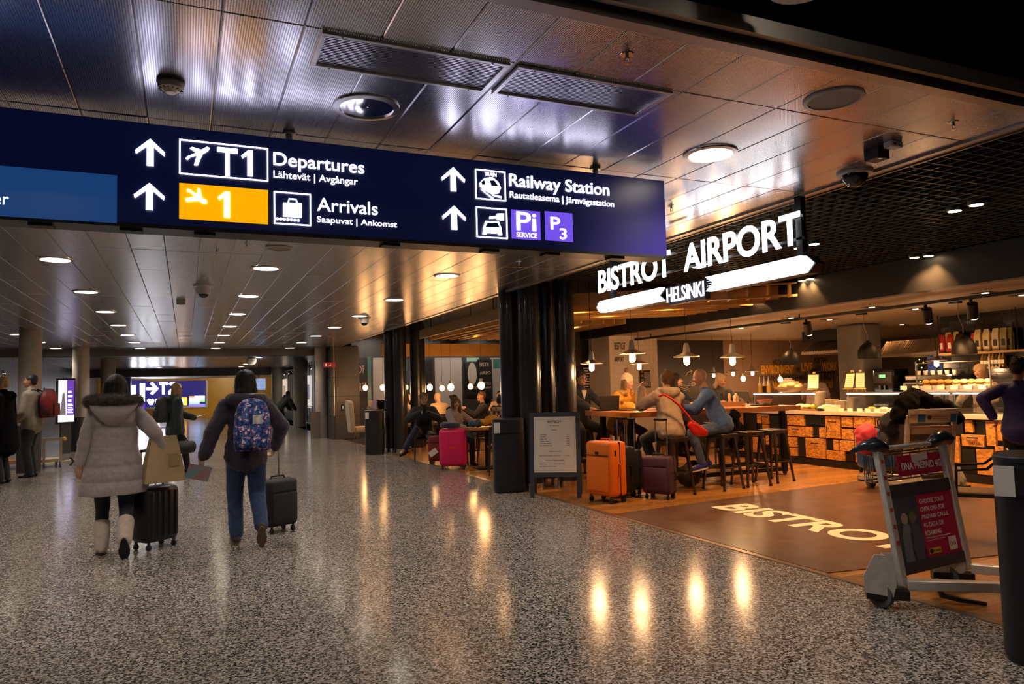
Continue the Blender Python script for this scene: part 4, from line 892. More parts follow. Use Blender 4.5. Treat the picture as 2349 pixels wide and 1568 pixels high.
# ================================================================= pendant lamps
m_enam=M('enamel_shade',(.55,.5,.44),.3,.6); m_bulb=M('warm_bulb',(1,.8,.5),.4,es=16,ecol=(1,.60,.26))
def pendant(px,py,Y,label,s=1,zc=3.44,power=28,d=None):
    p=onY(px,py,Y); t=thing('pendant_lamp',label,'lamp',p,0,'enamel pendant lamps')
    B().lathe([(.19*s,-.01*s),(.195*s,0),(.10*s,.035*s),(.055*s,.06*s),(.042*s,.16*s),(.03*s,.20*s),(.0,.21*s),(.0,.19*s),(.035*s,.15*s),(.05*s,.05*s),(.19*s,-.01*s)],n=32).build('shade',m_enam,t,50)
    B().lathe([(0,-.13*s),(.035*s,-.125*s),(.048*s,-.09*s),(.045*s,.0),(.03*s,.04*s),(0,.05*s)],n=18).build('bulb_glass',m_bulb,t,60)
    for k in range(4):
        a=k*PI/2; B().path([(.05*s*math.cos(a),.05*s*math.sin(a),.0),(.054*s*math.cos(a),.054*s*math.sin(a),-.09*s),(.0,.0,-.14*s)],.003*s,5).build('cage_wire',m_chrome,t)
    B().path([(0,0,.2*s),(.006,.004,.3),(-.008,0,.42),(0,0,zc-p.z)],.004,6).build('cord',m_black,t)
    lamp('pendant_light','POINT',p+V((0,0,-.16*s)),power,(1,.54,.24),.08)
pendant(1357,833,9.2,'enamel pendant lamp over the laptop man',.85); pendant(1450,810,9.0,'enamel pendant lamp over the woman in the yellow coat'); pendant(1466,833,11.4,'smaller enamel pendant lamp just below and behind another',.9)
pendant(1575,817,9.0,'enamel pendant lamp between the two people on stools'); pendant(1680,818,9.0,'enamel pendant lamp over the salt crate end of the table')
for k,(px,py,Y,s) in enumerate(((1637,856,13.2,.7),(1682,852,13.0,.75),(1726,851,12.2,.72))): pendant(px,py,Y,'distant small enamel pendant lamp, %s of three by the chalk wall'%ordn[k],s,2.5,14)
pendant(2148,826,onX(2148,826,11.2).y,'enamel pendant lamp hanging before the blue window',.8,2.5,25)
m_dome=M('black_dome',(.003,.003,.0033),.5,spec=.25)
for k,(px,py,w_) in enumerate(((1815,836,37),(1992,822,44),(2212,812,54))):
    p=onX(px,py,9.75); t=thing('dome_pendant','black dome pendant over the counter, %s'%['left one nearest the wall lettering','middle one before the grey column','right one before the coffee bags'][k],'lamp',p,0,'black dome pendants')
    r=.155; B().lathe([(r,0),(r*1.0,.06),(r*.92,.13),(r*.7,.20),(r*.35,.245),(.03,.255),(.03,.28),(0,.28),(0,.235),(r*.33,.23),(r*.66,.185),(r*.88,.12),(r*.96,.05),(r*.96,0),(r,0)],n=32).build('shade',m_dome,t,50)
    B().ball((0,0,.08),.045,12).build('bulb',m_bulb,t,80)
    B().path([(0,0,.28),(.02,.01,.38),(-.03,.03,.52),(.02,.06,2.5-p.z-.03),(0.0,.08,2.5-p.z)],.005,6).build('cord',M('pale_cord',(.4,.33,.25),.5),t); B().box(-.06,.02,2.47-p.z,.06,.14,2.5-p.z).build('ceiling_box',m_black,t)
    lamp('dome_light','SPOT',p+V((0,0,.02)),70,(1,.5,.18),.05,p-V((0,0,1)),120,.4)
# bare bulbs of the seating area
m_bulb2=M('amber_bulb',(1,.6,.2),.4,es=18,ecol=(1,.50,.15))
for k,(px,py,Y,s) in enumerate(((1034,888,15.5,1.0),(1014,890,18,.9),(986,888,18,1.0),(1104,884,15,1.05),(1079,886,19,.95),(1158,884,17,1.0),(878,888,20,1.0),(838,889,21,1.0),(932,888,21,.8),(1447,872,12.6,.01),(1705,868,13.4,.8),(1790,870,13.4,.8))):
    if s<.1: continue
    p=onY(px,py,Y); t=thing('bare_bulb_lamp','glowing bare bulb on a cord, %s of the row over the rear tables'%(ordn+['tenth','eleventh','twelfth'])[k],'lamp',p,0,'bare bulb lamps')
    B().ball((0,0,0),(.075*s,.075*s,.085*s),14).build('bulb',m_bulb2,t,80); B().tube((0,0,.08*s),(0,0,.15*s),.03*s,n=10).build('socket',m_brass,t); B().tube((0,0,.15*s),(0,0,(2.5 if Y<14 else 3.44)-p.z),.003,n=5).build('cord',m_black,t)
    lamp('bulb_light','POINT',p-V((0,0,.1)),24,(1,.50,.2),.09)
# ================================================================= rear tables and chairs
m_chair=M('dark_wood_chair',(.03,.02,.015),.4)
def make_chair():
    t=thing('cafe_chair','','chair',group='dark chairs of the seating area')
    B().rbox((0,0,.455),(.42,.42,.03),.012).build('seat',m_chair,t,40)
    for sx in (-1,1):
        B().tube((sx*.18,.18,.45),(sx*.20,.21,0),.016,.012,8).build('leg',m_chair,t); B().path([(sx*.19,-.22,0),(sx*.18,-.19,.45),(sx*.17,-.25,.80)],[.013,.016,.014],8).build('leg',m_chair,t)
    B().loft([[(x,-.235-.02*(z-.55)*4-.04*(1-(x/.19)**2)*0+d,z) for x,z in ((-.18,.54),(.18,.54),(.18,.82),(-.18,.82))] for d in (0,.02)]).build('backrest',m_chair,t)
    for sx in (-1,1): B().tube((sx*.19,-.2,.22),(sx*.19,.19,.22),.009,n=6).build('stretcher',m_chair,t)
    return t
ch=make_chair()
cl=[((4.92,11.55),-20,'dark chair with its back to the hall nearest the black bin'),((5.35,11.1),30,'dark chair beside the bin partly hidden by it'),((4.78,13.45),175,'dark chair under the girl behind the pink suitcase'),((4.50,14.55),165,'dark chair under the man with the phone'),((5.62,12.45),95,'dark chair across the nearest rear table'),((5.72,16.3),-70,'dark chair under the woman with the hair bun'),((6.48,16.0),80,'dark chair under the man in the black jumper'),((6.25,18.6),12,'dark chair under the bald man in beige'),((5.62,13.6),-72,'dark chair under the person in plaid')]
for k,((x,y),a,l) in enumerate(cl):
    if k==0: ch.location=(x,y,0); ch.rotation_euler[2]=R(a); ch['label']=l
    else: dup(ch,(x,y,0),R(a),l)
def make_table(x,y,w,d,label):
    t=thing('cafe_table',label,'table',(x,y,0)); B().rbox((0,0,.735),(w,d,.035),.01).build('table_top',m_table,t); B().tube((0,0,.03),(0,0,.718),.035).build('post',m_steelb,t); B().rbox((0,0,.012),(.42,.42,.022),.008).build('base',m_steelb,t)
make_table(5.05,12.45,.75,.75,'square wooden table beside the girl with the phone'); make_table(6.1,16.2,.5,.6,'square wooden table between the bun woman and the man in black'); make_table(6.5,19.5,.8,.8,'square wooden table in front of the bald man'); make_table(6.2,13.45,.6,.6,'square wooden table in front of the person in plaid')
# waiter station and chair at the far end of the cafe front
ws=thing('service_station','black service station with shelves beside the grey pier','cabinet',(4.78,18.9,0))
B().box(-.28,-.35,0,-.25,.8,1.05).build('side_panel',m_grey,ws); B().box(-.25,-.35,.95,.75,.8,1.0).box(-.25,-.35,.5,.75,.8,.52).box(-.25,-.35,.06,.75,.8,.1).build('shelf',m_black,ws); B().box(.72,-.35,0,.75,.8,1.2).build('side_panel',m_black,ws)
B().path([(-.22,-.36,.05),(-.22,-.36,.93),(.3,-.36,.93),(.3,-.36,.05)],.012,6).build('frame',m_silver,ws)
B().box(-.25,-.3,1.0,.72,.75,1.22).build('tray_box',m_blackg,ws); B().box(0,-.31,1.09,.22,-.3,1.11).build('handle',m_silver,ws)
B().box(-.29,-.3,1.02,-.262,.2,1.22).build('leaflet_rack',M('leaflets',(.25,.25,.4),.5,col2=(.5,.3,.3),scale=12),ws)
wc=thing('wing_chair','tall cream upholstered chair with brass legs beside the grey pier','chair',(4.58,20.6,0),R(90))
B().loft([[(x,y+d,z) for x,y,z in ((-.22,.25,.32),(.22,.25,.32),(.30,.32,1.15),(.15,.34,1.22),(-.15,.34,1.22),(-.30,.32,1.15))] for d in (0,.13)]).build('backrest',M('cream_fabric',(.55,.45,.33),.8),wc,bevel=.02)
B().rbox((0,0,.40),(.5,.5,.16),.05).build('seat',MATS['cream_fabric'],wc,40)
for sx in (-1,1):
    for sy in (-1,1): B().tube((sx*.18,sy*.18,.33),(sx*.2,sy*.22,0),.016,.01,8).build('leg',m_brass,wc)
# black metal armchair by the trolley
def tolix(loc,rz,label):
    t=thing('metal_armchair',label,'chair',loc,rz); m=M('black_metal_gloss',(.008,.008,.009),.2,.6)
    B().rbox((0,0,.44),(.37,.37,.02),.02).build('seat',m,t); B().rbox((0,0,.462),(.34,.34,.03),.014).build('cushion',M('brown_cushion',(.12,.08,.06),.8),t,40)
    for sx in (-1,1):
        B().loft([[(sx*x-.02,.0+y-.02,z),(sx*x+.02,y-.02,z),(sx*x+.02,y+.02,z),(sx*x-.02,y+.02,z)] for x,y,z in ((.20,.22,0),(.165,.16,.43))]).build('leg',m,t); B().loft([[(sx*x-.02,y-.02,z),(sx*x+.02,y-.02,z),(sx*x+.02,y+.02,z),(sx*x-.02,y+.02,z)] for x,y,z in ((.20,-.24,0),(.165,-.16,.43))]).build('leg',m,t)
        B().path([(sx*.17,.15,.45),(sx*.22,.14,.66),(sx*.23,-.08,.68),(sx*.19,-.19,.78)],.012,8).build('arm',m,t)
    B().path([(-.19,-.17,.44),(-.19,-.22,.76),(-.1,-.25,.82),(.1,-.25,.82),(.19,-.22,.76),(.19,-.17,.44)],.013,8).build('back_frame',m,t); B().box(-.06,-.25,.46,.06,-.235,.82).build('back_splat',m,t)
p=onZ(2262,1262); tolix((p.x+.15,p.y+.15,0),R(35),'black metal armchair with brown cushion behind the trolley')
# ================================================================= bins, board
m_bin=M('bin_black',(.016,.018,.022),.42,.2,var=.15,scale=20)
def bin_(loc,rz,label,w=.46,d=.42,h=.98,lock=False):
    t=thing('litter_bin',label,'bin',loc,rz)
    def ring(z,s=1):
        P=[]
        for k in range(28):
            a=2*PI*k/28; c_,s_=math.cos(a),math.sin(a); e=.62
            P.append((math.copysign(abs(c_)**e,c_)*w/2*s,math.copysign(abs(s_)**e,s_)*d/2*s,z))
        return P
    B().loft([ring(.03),ring(h*.80)]).build('body',m_bin,t,40); B().loft([ring(0,.96),ring(.03,.96)]).build('foot',m_black,t,40)
    B().loft([ring(h*.80+.004,.985),ring(h-.03,.985)]).build('hood',m_bin,t,40); B().loft([ring(h-.03),ring(h-.008),ring(h,.97)]).build('lid',m_bin,t,40)
    B().box(-w*.28,-d/2-.004,h*.82,w*.16,-d/2+.02,h*.95).build('slot',m_black,t); B().box(-w*.46,-d/2-.006,h*.81,-w*.28,-d/2+.012,h*.955).build('label_plate',m_white,t)
    if lock: B().lathe([(0,0),(.018,0),(.018,.01),(0,.012)],n=16,T=frame((-.02,-d/2-.002,.62),(1,0,0),(0,0,1))).build('lock',m_chrome,t); B().box(-.07,-d/2-.003,.05,-.066,-d/2+.01,h*.79).build('door_gap',m_black,t)
    return t
p=onZ(1180,1130); bin_((p.x+.02,p.y+.2,0),R(-20),'black litter bin left of the menu board',h=1.03)
p=onZ(865,1042); bin_((p.x,p.y+.2,0),R(-14),'black litter bin beside the far column cluster',.45,.42,1.02)
bin_((4.10,2.33,0),R(-63),'black litter bin cut by the right edge of the picture',.50,.46,1.05,True)
ab=thing('menu_board','folding A-frame menu board headed BISTROT','menu board',(4.46,8.62,0),R(-32))
m_abf=M('board_frame',(.03,.035,.045),.5)
T=Matrix.Rotation(R(-9),4,'X')
hw=.31; hh=1.13
for s in (-1,1): B().box(s*hw-.028,-.016,0,s*hw+.028,.016,hh,0,T).build('leg',m_abf,ab)
B().box(-hw+.028,-.016,hh-.06,hw-.028,.016,hh,0,T).build('top_rail',m_abf,ab); B().box(-hw+.028,-.016,.27,hw-.028,.016,.33,0,T).build('bottom_rail',m_abf,ab)
ms=B().box(-hw+.028,-.012,.33,hw-.028,.004,hh-.06,0,T).build('menu_sheet',M('menu_paper',(.72,.63,.54),.5),ab)
B().tube((-.02,-.02,hh+.005),(.02,-.02,hh+.005),.012,n=8,T=T).build('clip',m_chrome,ab)
T2_=Matrix.Translation((0,.36,0))@Matrix.Rotation(R(9),4,'X')
for s in (-1,1): B().box(s*hw-.025,-.014,0,s*hw+.025,.014,hh*.99,0,T2_).build('rear_leg',m_abf,ab)
def abt(s,cx,z,w_,h_,m=None,b=0): text('lettering',s,T@frame((cx-w_/2,-.0135,z),(1,0,0),(0,0,1)),w_,h_,m or m_blet,ms,.001,b)
def abar(x,z,w_,h_,sd): bars(T@frame((x,-.0135,z),(1,0,0),(0,0,1)),w_,h_,MATS['print_grey'],ms,seed=sd)
M('print_grey',(.25,.2,.17),.5)
abt('BISTROT',0,.985,.19,.034,b=.01); abar(-.065,.945,.13,.013,1); abt('PASTA',0,.885,.08,.014,b=.01)
for k in range(6): abar(-.2,.825-k*.029,[.09,.086,.094,.12,.16,.17][k],.015,k+3); abar(.155,.825-k*.029,.05,.015,40)
abt('FRESH SALADS',0,.60,.17,.014,b=.01); abar(-.21,.545,.28,.014,11); abar(.155,.545,.05,.014,40)
abt('PIZZA & SANDWICHES',0,.48,.25,.014,b=.01); abar(-.21,.435,.36,.014,12); abar(-.21,.405,.22,.014,13)
for a in ((-.26,.355,.26,.358),(-.26,1.035,.26,1.038)): B().box(a[0],-.0135,a[1],a[2],-.012,a[3],0,T).build('border_line',MATS['print_grey'],ms)
for s in (-.26,.26): B().box(s-.0015,-.0135,.355,s+.0015,-.012,1.038,0,T).build('border_line',MATS['print_grey'],ms)
# ================================================================= suitcases
def suitcase(label,loc,rz,w,d,h,mat,soft=True,handle=0,mat2=None,trim=None,group=None,wheels=.055,ribs=0):
    t=thing('suitcase',label,'suitcase',loc,rz,group); z0=wheels*1.25
    body=B().rbox((0,0,z0+(h-z0)/2),(w,d,h-z0),.045 if soft else .06,3).build('shell',mat,t,40)
    for sx in (-1,1):
        for sy in (-1,1):
            o=B().tube((sx*(w/2-.05)-.011,sy*(d/2-.04),wheels/2),(sx*(w/2-.05)+.011,sy*(d/2-.04),wheels/2),wheels/2,n=16).build('wheel',m_black,t,40)
            B().tube((sx*(w/2-.05),sy*(d/2-.04),wheels*.5),(sx*(w/2-.05),sy*(d/2-.04),z0+.01),.014,n=8).build('fork',m_charc,o)
    B().path([(-.09,0,h-.004),(-.075,0,h+.028),(.075,0,h+.028),(.09,0,h-.004)],.010,8).build('top_handle',trim or m_black,t)
    B().path([(w/2-.004,0,h*.45),(w/2+.03,0,h*.47),(w/2+.03,0,h*.62),(w/2-.004,0,h*.64)],.011,8).build('side_handle',trim or m_black,t)
    if soft:
        B().rbox((0,-d/2-.008,z0+(h-z0)*.40),(w*.84,.03,(h-z0)*.62),.014).build('front_pocket',mat2 or mat,t,40); B().box(-w*.42,-d/2-.010,z0+(h-z0)*.74,w*.42,-d/2-.0015,z0+(h-z0)*.75).build('zip',m_black,t)
        B().rbox((0,0.02,z0+(h-z0)/2),(w+.006,.028,h-z0+.006),.045,3).build('zip_band',m_black,t,40)
    for k in range(ribs):
        x=-w/2+.06+k*(w-.12)/(ribs-1); B().rbox((x,-d/2,z0+(h-z0)/2),(.03,.016,(h-z0)*.82),.007).build('rib',mat,t,40)
    if handle:
        B().tube((-.08,d/2-.03,h-.02),(-.08,d/2-.03,h+handle),.008,n=8).build('handle_tube',m_silver,t); B().tube((.08,d/2-.03,h-.02),(.08,d/2-.03,h+handle),.008,n=8).build('handle_tube',m_silver,t); B().rbox((0,d/2-.03,h+handle),(.19,.03,.03),.01).build('grip',m_black,t)
    return t
m_orange=M('orange_nylon',(.85,.17,.006),.55,var=.06,scale=60); m_orange2=M('orange_nylon_side',(.80,.10,.004),.55)
m_blk_ny=M('black_nylon',(.012,.012,.014),.6,var=.2,scale=40)
t=suitcase('big orange soft suitcase in front of the bar stools',(4.86,7.98,0),R(-78),.46,.29,.76,m_orange,handle=.0,trim=m_orange2,wheels=.07)
B().rbox((-.0,-.159,.62),(.07,.004,.03),.004).build('badge',m_black,t); B().rbox((.233,-.06,.62),(.004,.03,.07),.002).build('lock',m_black,t)
suitcase('black soft suitcase standing behind the orange one',(5.20,8.24,0),R(-75),.42,.25,.66,m_blk_ny,handle=.36)
suitcase('dark suitcase squeezed between the black and the purple ones',(5.42,8.36,0),R(-70),.38,.2,.60,M('navy_nylon',(.012,.014,.03),.6),handle=.40)
suitcase('purple soft cabin suitcase beside the first stool',(5.55,7.82,0),R(-62),.40,.24,.54,M('purple_nylon',(.055,.018,.045),.6,var=.15,scale=40),handle=.46,mat2=M('purple_pocket',(.065,.022,.055),.6))
t=suitcase('bright pink hard suitcase on the cafe edge',(4.50,12.75,0),R(-22),.50,.28,.74,M('pink_shell',(.78,.015,.14),.35,var=.04,scale=4),False,ribs=4,trim=M('red_strap',(.8,.05,.03),.5),wheels=.05)
B().rbox((0,-.148,.40),(.11,.004,.05),.004).build('badge',MATS['red_strap'],t)
o=B().box(-.05,-.002,-.16,.05,.002,.0).build('paper_tag',m_white,t); o.location=(-.30,-.05,.36); o.rotation_euler=(0,R(55),0); B().path([(-.25,-.02,.42),(-.28,-.03,.40),(-.30,-.05,.37)],.008,6).build('strap',MATS['red_strap'],t)
nb=B().path([(.14*math.cos(a),.05+.12*math.sin(a),0) for a in [R(20+k*28) for k in range(12)]],.055,10).build('neck_pillow',M('navy_plush',(.015,.02,.07),.9,sheen=.5),None,80); nb.location=(4.46,12.72,.805); tag(nb,'navy neck pillow lying on the pink suitcase','pillow')
suitcase('dark red soft suitcase behind the pink one',(4.52,13.75,0),R(-20),.34,.22,.56,M('maroon_nylon',(.20,.012,.012),.55),trim=m_black)
c1_=suitcase('black ribbed cabin suitcase pulled by the woman in the grey coat',(-.27,8.02,0),R(40),.38,.26,.60,M('black_abs',(.010,.010,.012),.35),False,ribs=5,handle=.34,wheels=.055)
c2__=suitcase('black soft cabin suitcase pulled by the walker with the floral backpack',(.90,8.22,0),R(28),.36,.25,.56,m_blk_ny,handle=.40)
# ================================================================= shopping bag and duffel
sb=thing('paper_bag','large kraft paper shopping bag carried by the woman in grey','bag',(-.20,7.88,.645),R(22)); m_kraft=M('kraft_paper',(.42,.30,.15),.75,var=.08,scale=10)
P=[(-.19,-.07,0),(.19,-.07,0),(.19,.07,0),(-.19,.07,0)]; Q=[(-.115,-.035,.44),(.115,-.035,.44),(.115,.035,.44),(-.115,.035,.44)]
B().loft([P,[((a[0]+b[0])/2*1.02,(a[1]+b[1])/2*(1.2 if i%2 else .9),.22) for i,(a,b) in enumerate(zip(P,Q))],Q]).build('bag_body',m_kraft,sb)
B().box(.02,-.0775,.15,.12,-.0755,.27).build('printed_mark',M('kraft_print',(.33,.22,.1),.75),sb)
for s in (-1,1): B().path([(-.05,s*.03,.43),(-.04,s*.02,.52),(.04,s*.02,.52),(.05,s*.03,.43)],.005,6).build('rope_handle',m_charc,sb)
# ================================================================= luggage trolleys
m_alu=M('trolley_alu',(.62,.58,.53),.4,.35,var=.12,scale=20); m_rub=M('grey_rubber',(.12,.12,.12),.7); m_nvy=M('navy_grip',(.012,.018,.028),.25,coat=.4); m_mag=M('magenta_print',(.45,.012,.06),.5)
def trolley(label,loc,e1,e2,wd,kind):
    t=thing('luggage_trolley',label,'trolley',loc); e1=V((*e1,0)).normalized(); e2=V((*e2,0)).normalized(); Zv=V((0,0,1)); lean=-(e2-e1*e1.dot(e2))*.16
    up=lambda s,z: e1*(wd*s)+lean*((z-.16)/.8)+Zv*z
    for s in (0,1):
        a=up(s,.14); b=up(s,1.0); T=frame(a,e1,(b-a).cross(e1)); L=(b-a).length
        B().box(-.028,-.02,0,.028,.02,L,0,T).build('upright',m_alu,t,bevel=.006)
        w_=e1*(wd*s)-e2*.13; ax=e1
        o=B().tube(w_+Zv*.085-ax*.022,w_+Zv*.085+ax*.022,.085,n=24).build('wheel',m_rub,t,40); B().tube(w_+Zv*.085-ax*.024,w_+Zv*.085+ax*.024,.055,n=20).build('hub',m_black,o,40)
        bb=B(); F=frame(w_+ax*(.03 if s==0 else -.03),e2,Zv); bb.prism([(-.06,.10),(.10,.08),(.12,.16),(.06,.34),(.0,.34),(-.07,.20)],.02,T=F); bb.prism([(-.06,.10),(.10,.08),(.12,.16),(.06,.34),(.0,.34),(-.07,.20)],.02,T=Matrix.Translation(-ax*(.08 if s==0 else -.02))@F); bb.build('wheel_bracket',m_alu,t)
        B().box(-.09,-.055,.06,.16,.055,.12,0,frame(w_,e2,Zv.cross(e2))).build('wheel_guard',m_black,t)
        q=w_+e2*.15; c=e1*(wd*(.5+(s-.5)*.55))+e2*.78
        T=frame(q+Zv*.15,c-q,Zv.cross(c-q)); B().box(0,-.035,-.03,(c-q).length,.035,.03,0,T).build('platform_bar',m_alu,t,bevel=.006)
    c=e1*wd*.5+e2*.80
    B().tube(c-e1*.03+Zv*.075,c+e1*.03+Zv*.075,.075,n=20).build('wheel',m_rub,t,40); B().box(-.05,-wd*.3,.10,.06,wd*.3,.17,0,frame(c,e2,Zv.cross(e2))).build('nose_bar',m_black,t)
    # cross panels
    def slab(z0,z1,x0,x1,th,mat,name,off=0,par=t):
        a=up(0,z0)+e1*(x0)-e2*off; b=up(0,z1)+e1*x0-e2*off; T=frame(a,e1,(b-a)); return B().box(0,0,-th/2,x1-x0,(b-a).length,th/2,0,T).build(name,mat,par),T,(b-a).length
    slab(.68,.76,0,wd,.03,m_charc,'cross_rail'); slab(.20,.27,0,wd,.03,m_charc,'cross_rail')
    if kind==0:
        o,T,L=slab(.27,.68,.03,wd-.03,.012,m_mag,'advert_panel')
        sd=1
        W0=wd-.06
        B().box(0,0,.0065,W0*.40,L,.008,0,T).build('photo',M('advert_photo',(.03,.035,.05),.5,col2=(.12,.11,.10),scale=6),o)
        # two figures printed in the photo: head, coat shapes
        for cx,hx,hc,cc in ((.29,.30,(.22,.13,.09),(.09,.085,.10)),(.16,.26,(.45,.33,.2),(.20,.20,.21))):
            B().prism([(W0*(cx-.10)*1,0),(W0*(cx+.07),0),(W0*(cx+.075),L*.45),(W0*(cx+.03),L*.58),(W0*(cx-.05),L*.56),(W0*(cx-.09),L*.40)],.0006,T=T@Matrix.Translation((0,0,.0082))).build('printed_figure',M('fig%.2f'%cx,cc,.6),o)
            B().ball((W0*(cx-.01),L*.66,.0086),(W0*.055,L*.09,.0005),12,T=T).build('printed_figure',M('figh%.2f'%cx,hc,.6),o)
        for k,s in enumerate(('CHOOSE YOUR','OWN DNA FOR','PREPAID CALLS,','4G DATA OR','ROAMING')):
            text('lettering',s,T@Matrix.Translation((W0*.44,L*(.84-.125*k),.007)),W0*[.42,.41,.45,.34,.27][k],L*.075,M('advert_white',(.85,.78,.72),.5),o,.0006,.008)
        text('lettering','DNA prepaid cards are available',T@Matrix.Translation((W0*.45,L*.285,.007)),W0*.40,L*.03,MATS['advert_white'],o,.0005); text('lettering','at the airport\'s R-kioski.',T@Matrix.Translation((W0*.45,L*.245,.007)),W0*.30,L*.03,MATS['advert_white'],o,.0005)
        B().box(W0*.80,L*.05,.0065,W0*.93,L*.26,.0075,0,T).build('printed_square',m_cream,o); text('lettering','DNA',T@Matrix.Translation((W0*.815,L*.11,.0085)),W0*.10,L*.07,m_mag,o,.0005)
        B().box(W0*.45,L*.05,.0065,W0*.65,L*.14,.0075,0,T).build('printed_square',M('advert_yellow',(.75,.45,.02),.5),o); text('lettering','R-kioski',T@Matrix.Translation((W0*.52,L*.075,.0085)),W0*.12,L*.04,m_blet,o,.0005); B().ball((W0*.485,L*.095,.008),(W0*.03,L*.04,.001),12,T=T).build('printed_square',m_blet,o)
        # wire basket with printed board
        nb=V((.45,.9,0)).normalized(); nb_=nb*.2
        o,T,L=slab(.80,.935,.22*wd/.66,wd+.03,.012,m_mag,'advert_board',.035)
        W1=wd+.03-.22*wd/.66
        text('lettering','DNA PREPAID 4G',T@Matrix.Translation((W1*.06,L*.28,.007)),W1*.88,L*.36,MATS['advert_white'],o,.0006,.02)
        B().prism([(W1*.30,L*.62),(W1*.66,L*.70),(W1*.66,L),(W1*.30,L)],.001,T=T@Matrix.Translation((0,0,.0065))).build('torn_paper',m_white,o)
        bk=B()
        rim=[up(0,.95)-e1*.05+nb*.03,up(1,.95)+e1*.05+nb*.03,up(1,.95)+e1*.05+nb*.15,up(0,.95)-e1*.05+nb*.15]; bot=[p-Zv*.17 for p in rim]
        bk.path(rim,.006,6,closed=True); bk.path(bot,.006,6,closed=True)
        for i in range(4):
            for f in (0,.25,.5,.75):
                a=rim[i].lerp(rim[(i+1)%4],f); b=bot[i].lerp(bot[(i+1)%4],f); bk.path([a,b],.004,6)
        for f in (.25,.5,.75): bk.path([bot[0].lerp(bot[1],f),bot[3].lerp(bot[2],f)],.004,6)
        bk.build('wire_basket',m_chrome,t,60)
        # warning stickers on the left upright
        a=up(0,.14); b=up(0,1.0); T=frame(a,e1,(b-a).cross(e1))
        for k in range(12): B().box(-.014,-.0215 if True else 0,.20+k*.052,.014,-.0205,.226+k*.052,0,T).build('sticker',M('sticker_red',(.6,.03,.03),.5) if k%2 else M('sticker_pale',(.75,.45,.38),.5),t)
        for k in range(12): B().box(-.014,.0205,.20+k*.052,.014,.0215,.226+k*.052,0,T).build('sticker',MATS['sticker_red'] if k%2 else MATS['sticker_pale'],t)
    else:
        o,T,L=slab(.45,.86,.03,wd-.03,.012,M('cream_board',(.62,.52,.40),.5),'advert_panel'); W0=wd-.06
        B().box(.02,.02,.0065,W0-.02,.026,.0072,0,T).box(.02,L-.026,.0065,W0-.02,L-.02,.0072,0,T).box(.02,.026,.0065,.026,L-.026,.0072,0,T).box(W0-.026,.026,.0065,W0-.02,L-.026,.0072,0,T).build('printed_border',M('orange_print',(.6,.2,.05),.5),o)
        text('lettering','25000',T@Matrix.Translation((W0*.12,L*.32,.007)),W0*.74,L*.20,m_blet,o,.0006,.01); text('lettering','PARIA KORKOKENKÄÄ',T@Matrix.Translation((W0*.12,L*.18,.007)),W0*.76,L*.08,m_blet,o,.0006,.01); bars(T@Matrix.Translation((W0*.2,L*.72,.007)),W0*.6,L*.06,MATS['orange_print'],o)
        o,T,L=slab(.90,1.03,.0,wd,.02,MATS['cream_board'],'advert_board',.02)
        B().box(wd*.17,L*.1,.0105,wd*.33,L*.9,.0115,0,T).build('printed_square',M('blue_print',(.02,.16,.40),.5),o); B().box(wd*.87,0,.0105,wd,L,.0115,0,T).build('printed_square',MATS['blue_print'],o); B().ball((wd*.42,L*.5,.011),(wd*.045,L*.22,.0006),12,T=T).build('printed_square',m_charc,o)
        for k in range(2): bars(T@Matrix.Translation((wd*.50,L*(.55-.2*k),.0108)),wd*.32,L*.1,MATS['print_grey'],o,seed=k)
        B().box(-.02,-.02,0,wd+.02,.04,.02,0,T@Matrix.Translation((0,L,0))).build('top_rail',m_alu,t)
    # push bar with moulded grips
    a=up(0,1.0)-e1*.02; b=up(1,1.0)+e1*.02
    if kind==0:
        B().tube(a+e1*.1,b-e1*.1,.016,n=12).build('push_bar',m_alu,t,40)
        B().path([a-e2*.15-Zv*.02,a-e2*.07+Zv*.02,a+Zv*.03,a+e1*.09+Zv*.0],[.012,.03,.052,.04],12).build('grip',m_nvy,t,80); B().path([b-e1*.17+Zv*.0,b-e1*.06+Zv*.03,b+Zv*.035,b+e2*.06+Zv*.01],[.028,.05,.055,.03],12).build('grip',m_nvy,t,80)
        c=e1*wd*.33+e2*.06
        B().path([c+Zv*.15,c+e2*.03+Zv*.05,c+e2*.14+Zv*.025,c+e2*.28+Zv*.012],[.02,.022,.018,.012],8).build('brake_pedal',m_nvy,t)
    return t
trolley('aluminium luggage trolley with magenta phone advert at the right edge',(4.18,3.30,0),(.996,.087),(.72,-.69),.73,0)
t2=trolley('second luggage trolley loaded with coats by the counter',(8.18,6.35,0),(.94,-.34),(-.05,1),.60,1)
# load of the second trolley
def blob(name,label,cat,loc,parts,mat,vs=None):
    b=B()
    for c,r in parts: b.ball(c,r,14)
    o=b.build(name,mat,None,80); o.location=loc
    md=o.modifiers.new('r','REMESH'); md.mode='VOXEL'; md.voxel_size=vs or .02; md.use_smooth_shade=True; sm=o.modifiers.new('s','SMOOTH'); sm.iterations=4
    tx=bpy.data.textures.get('folds') or bpy.data.textures.new('folds','CLOUDS'); tx.noise_scale=.08
    dm=o.modifiers.new('d','DISPLACE'); dm.texture=tx; dm.strength=.07; dm.mid_level=.5
    return tag(o,label,cat)
m_coatblk=M('black_cloth',(.0035,.0035,.004),.95,spec=.12)
blob('black_coat','black coat with fur heaped on the second trolley','coat',(8.45,6.35,1.05),[((-.22,-.05,.08),(.16,.14,.13)),((0,0,.14),(.25,.18,.13)),((.28,.0,.08),(.22,.16,.08)),((.5,-.03,.0),(.16,.14,.12)),((-.3,-.02,-.05),(.12,.12,.12)),((.66,-.05,-.12),(.10,.12,.10))],m_coatblk)
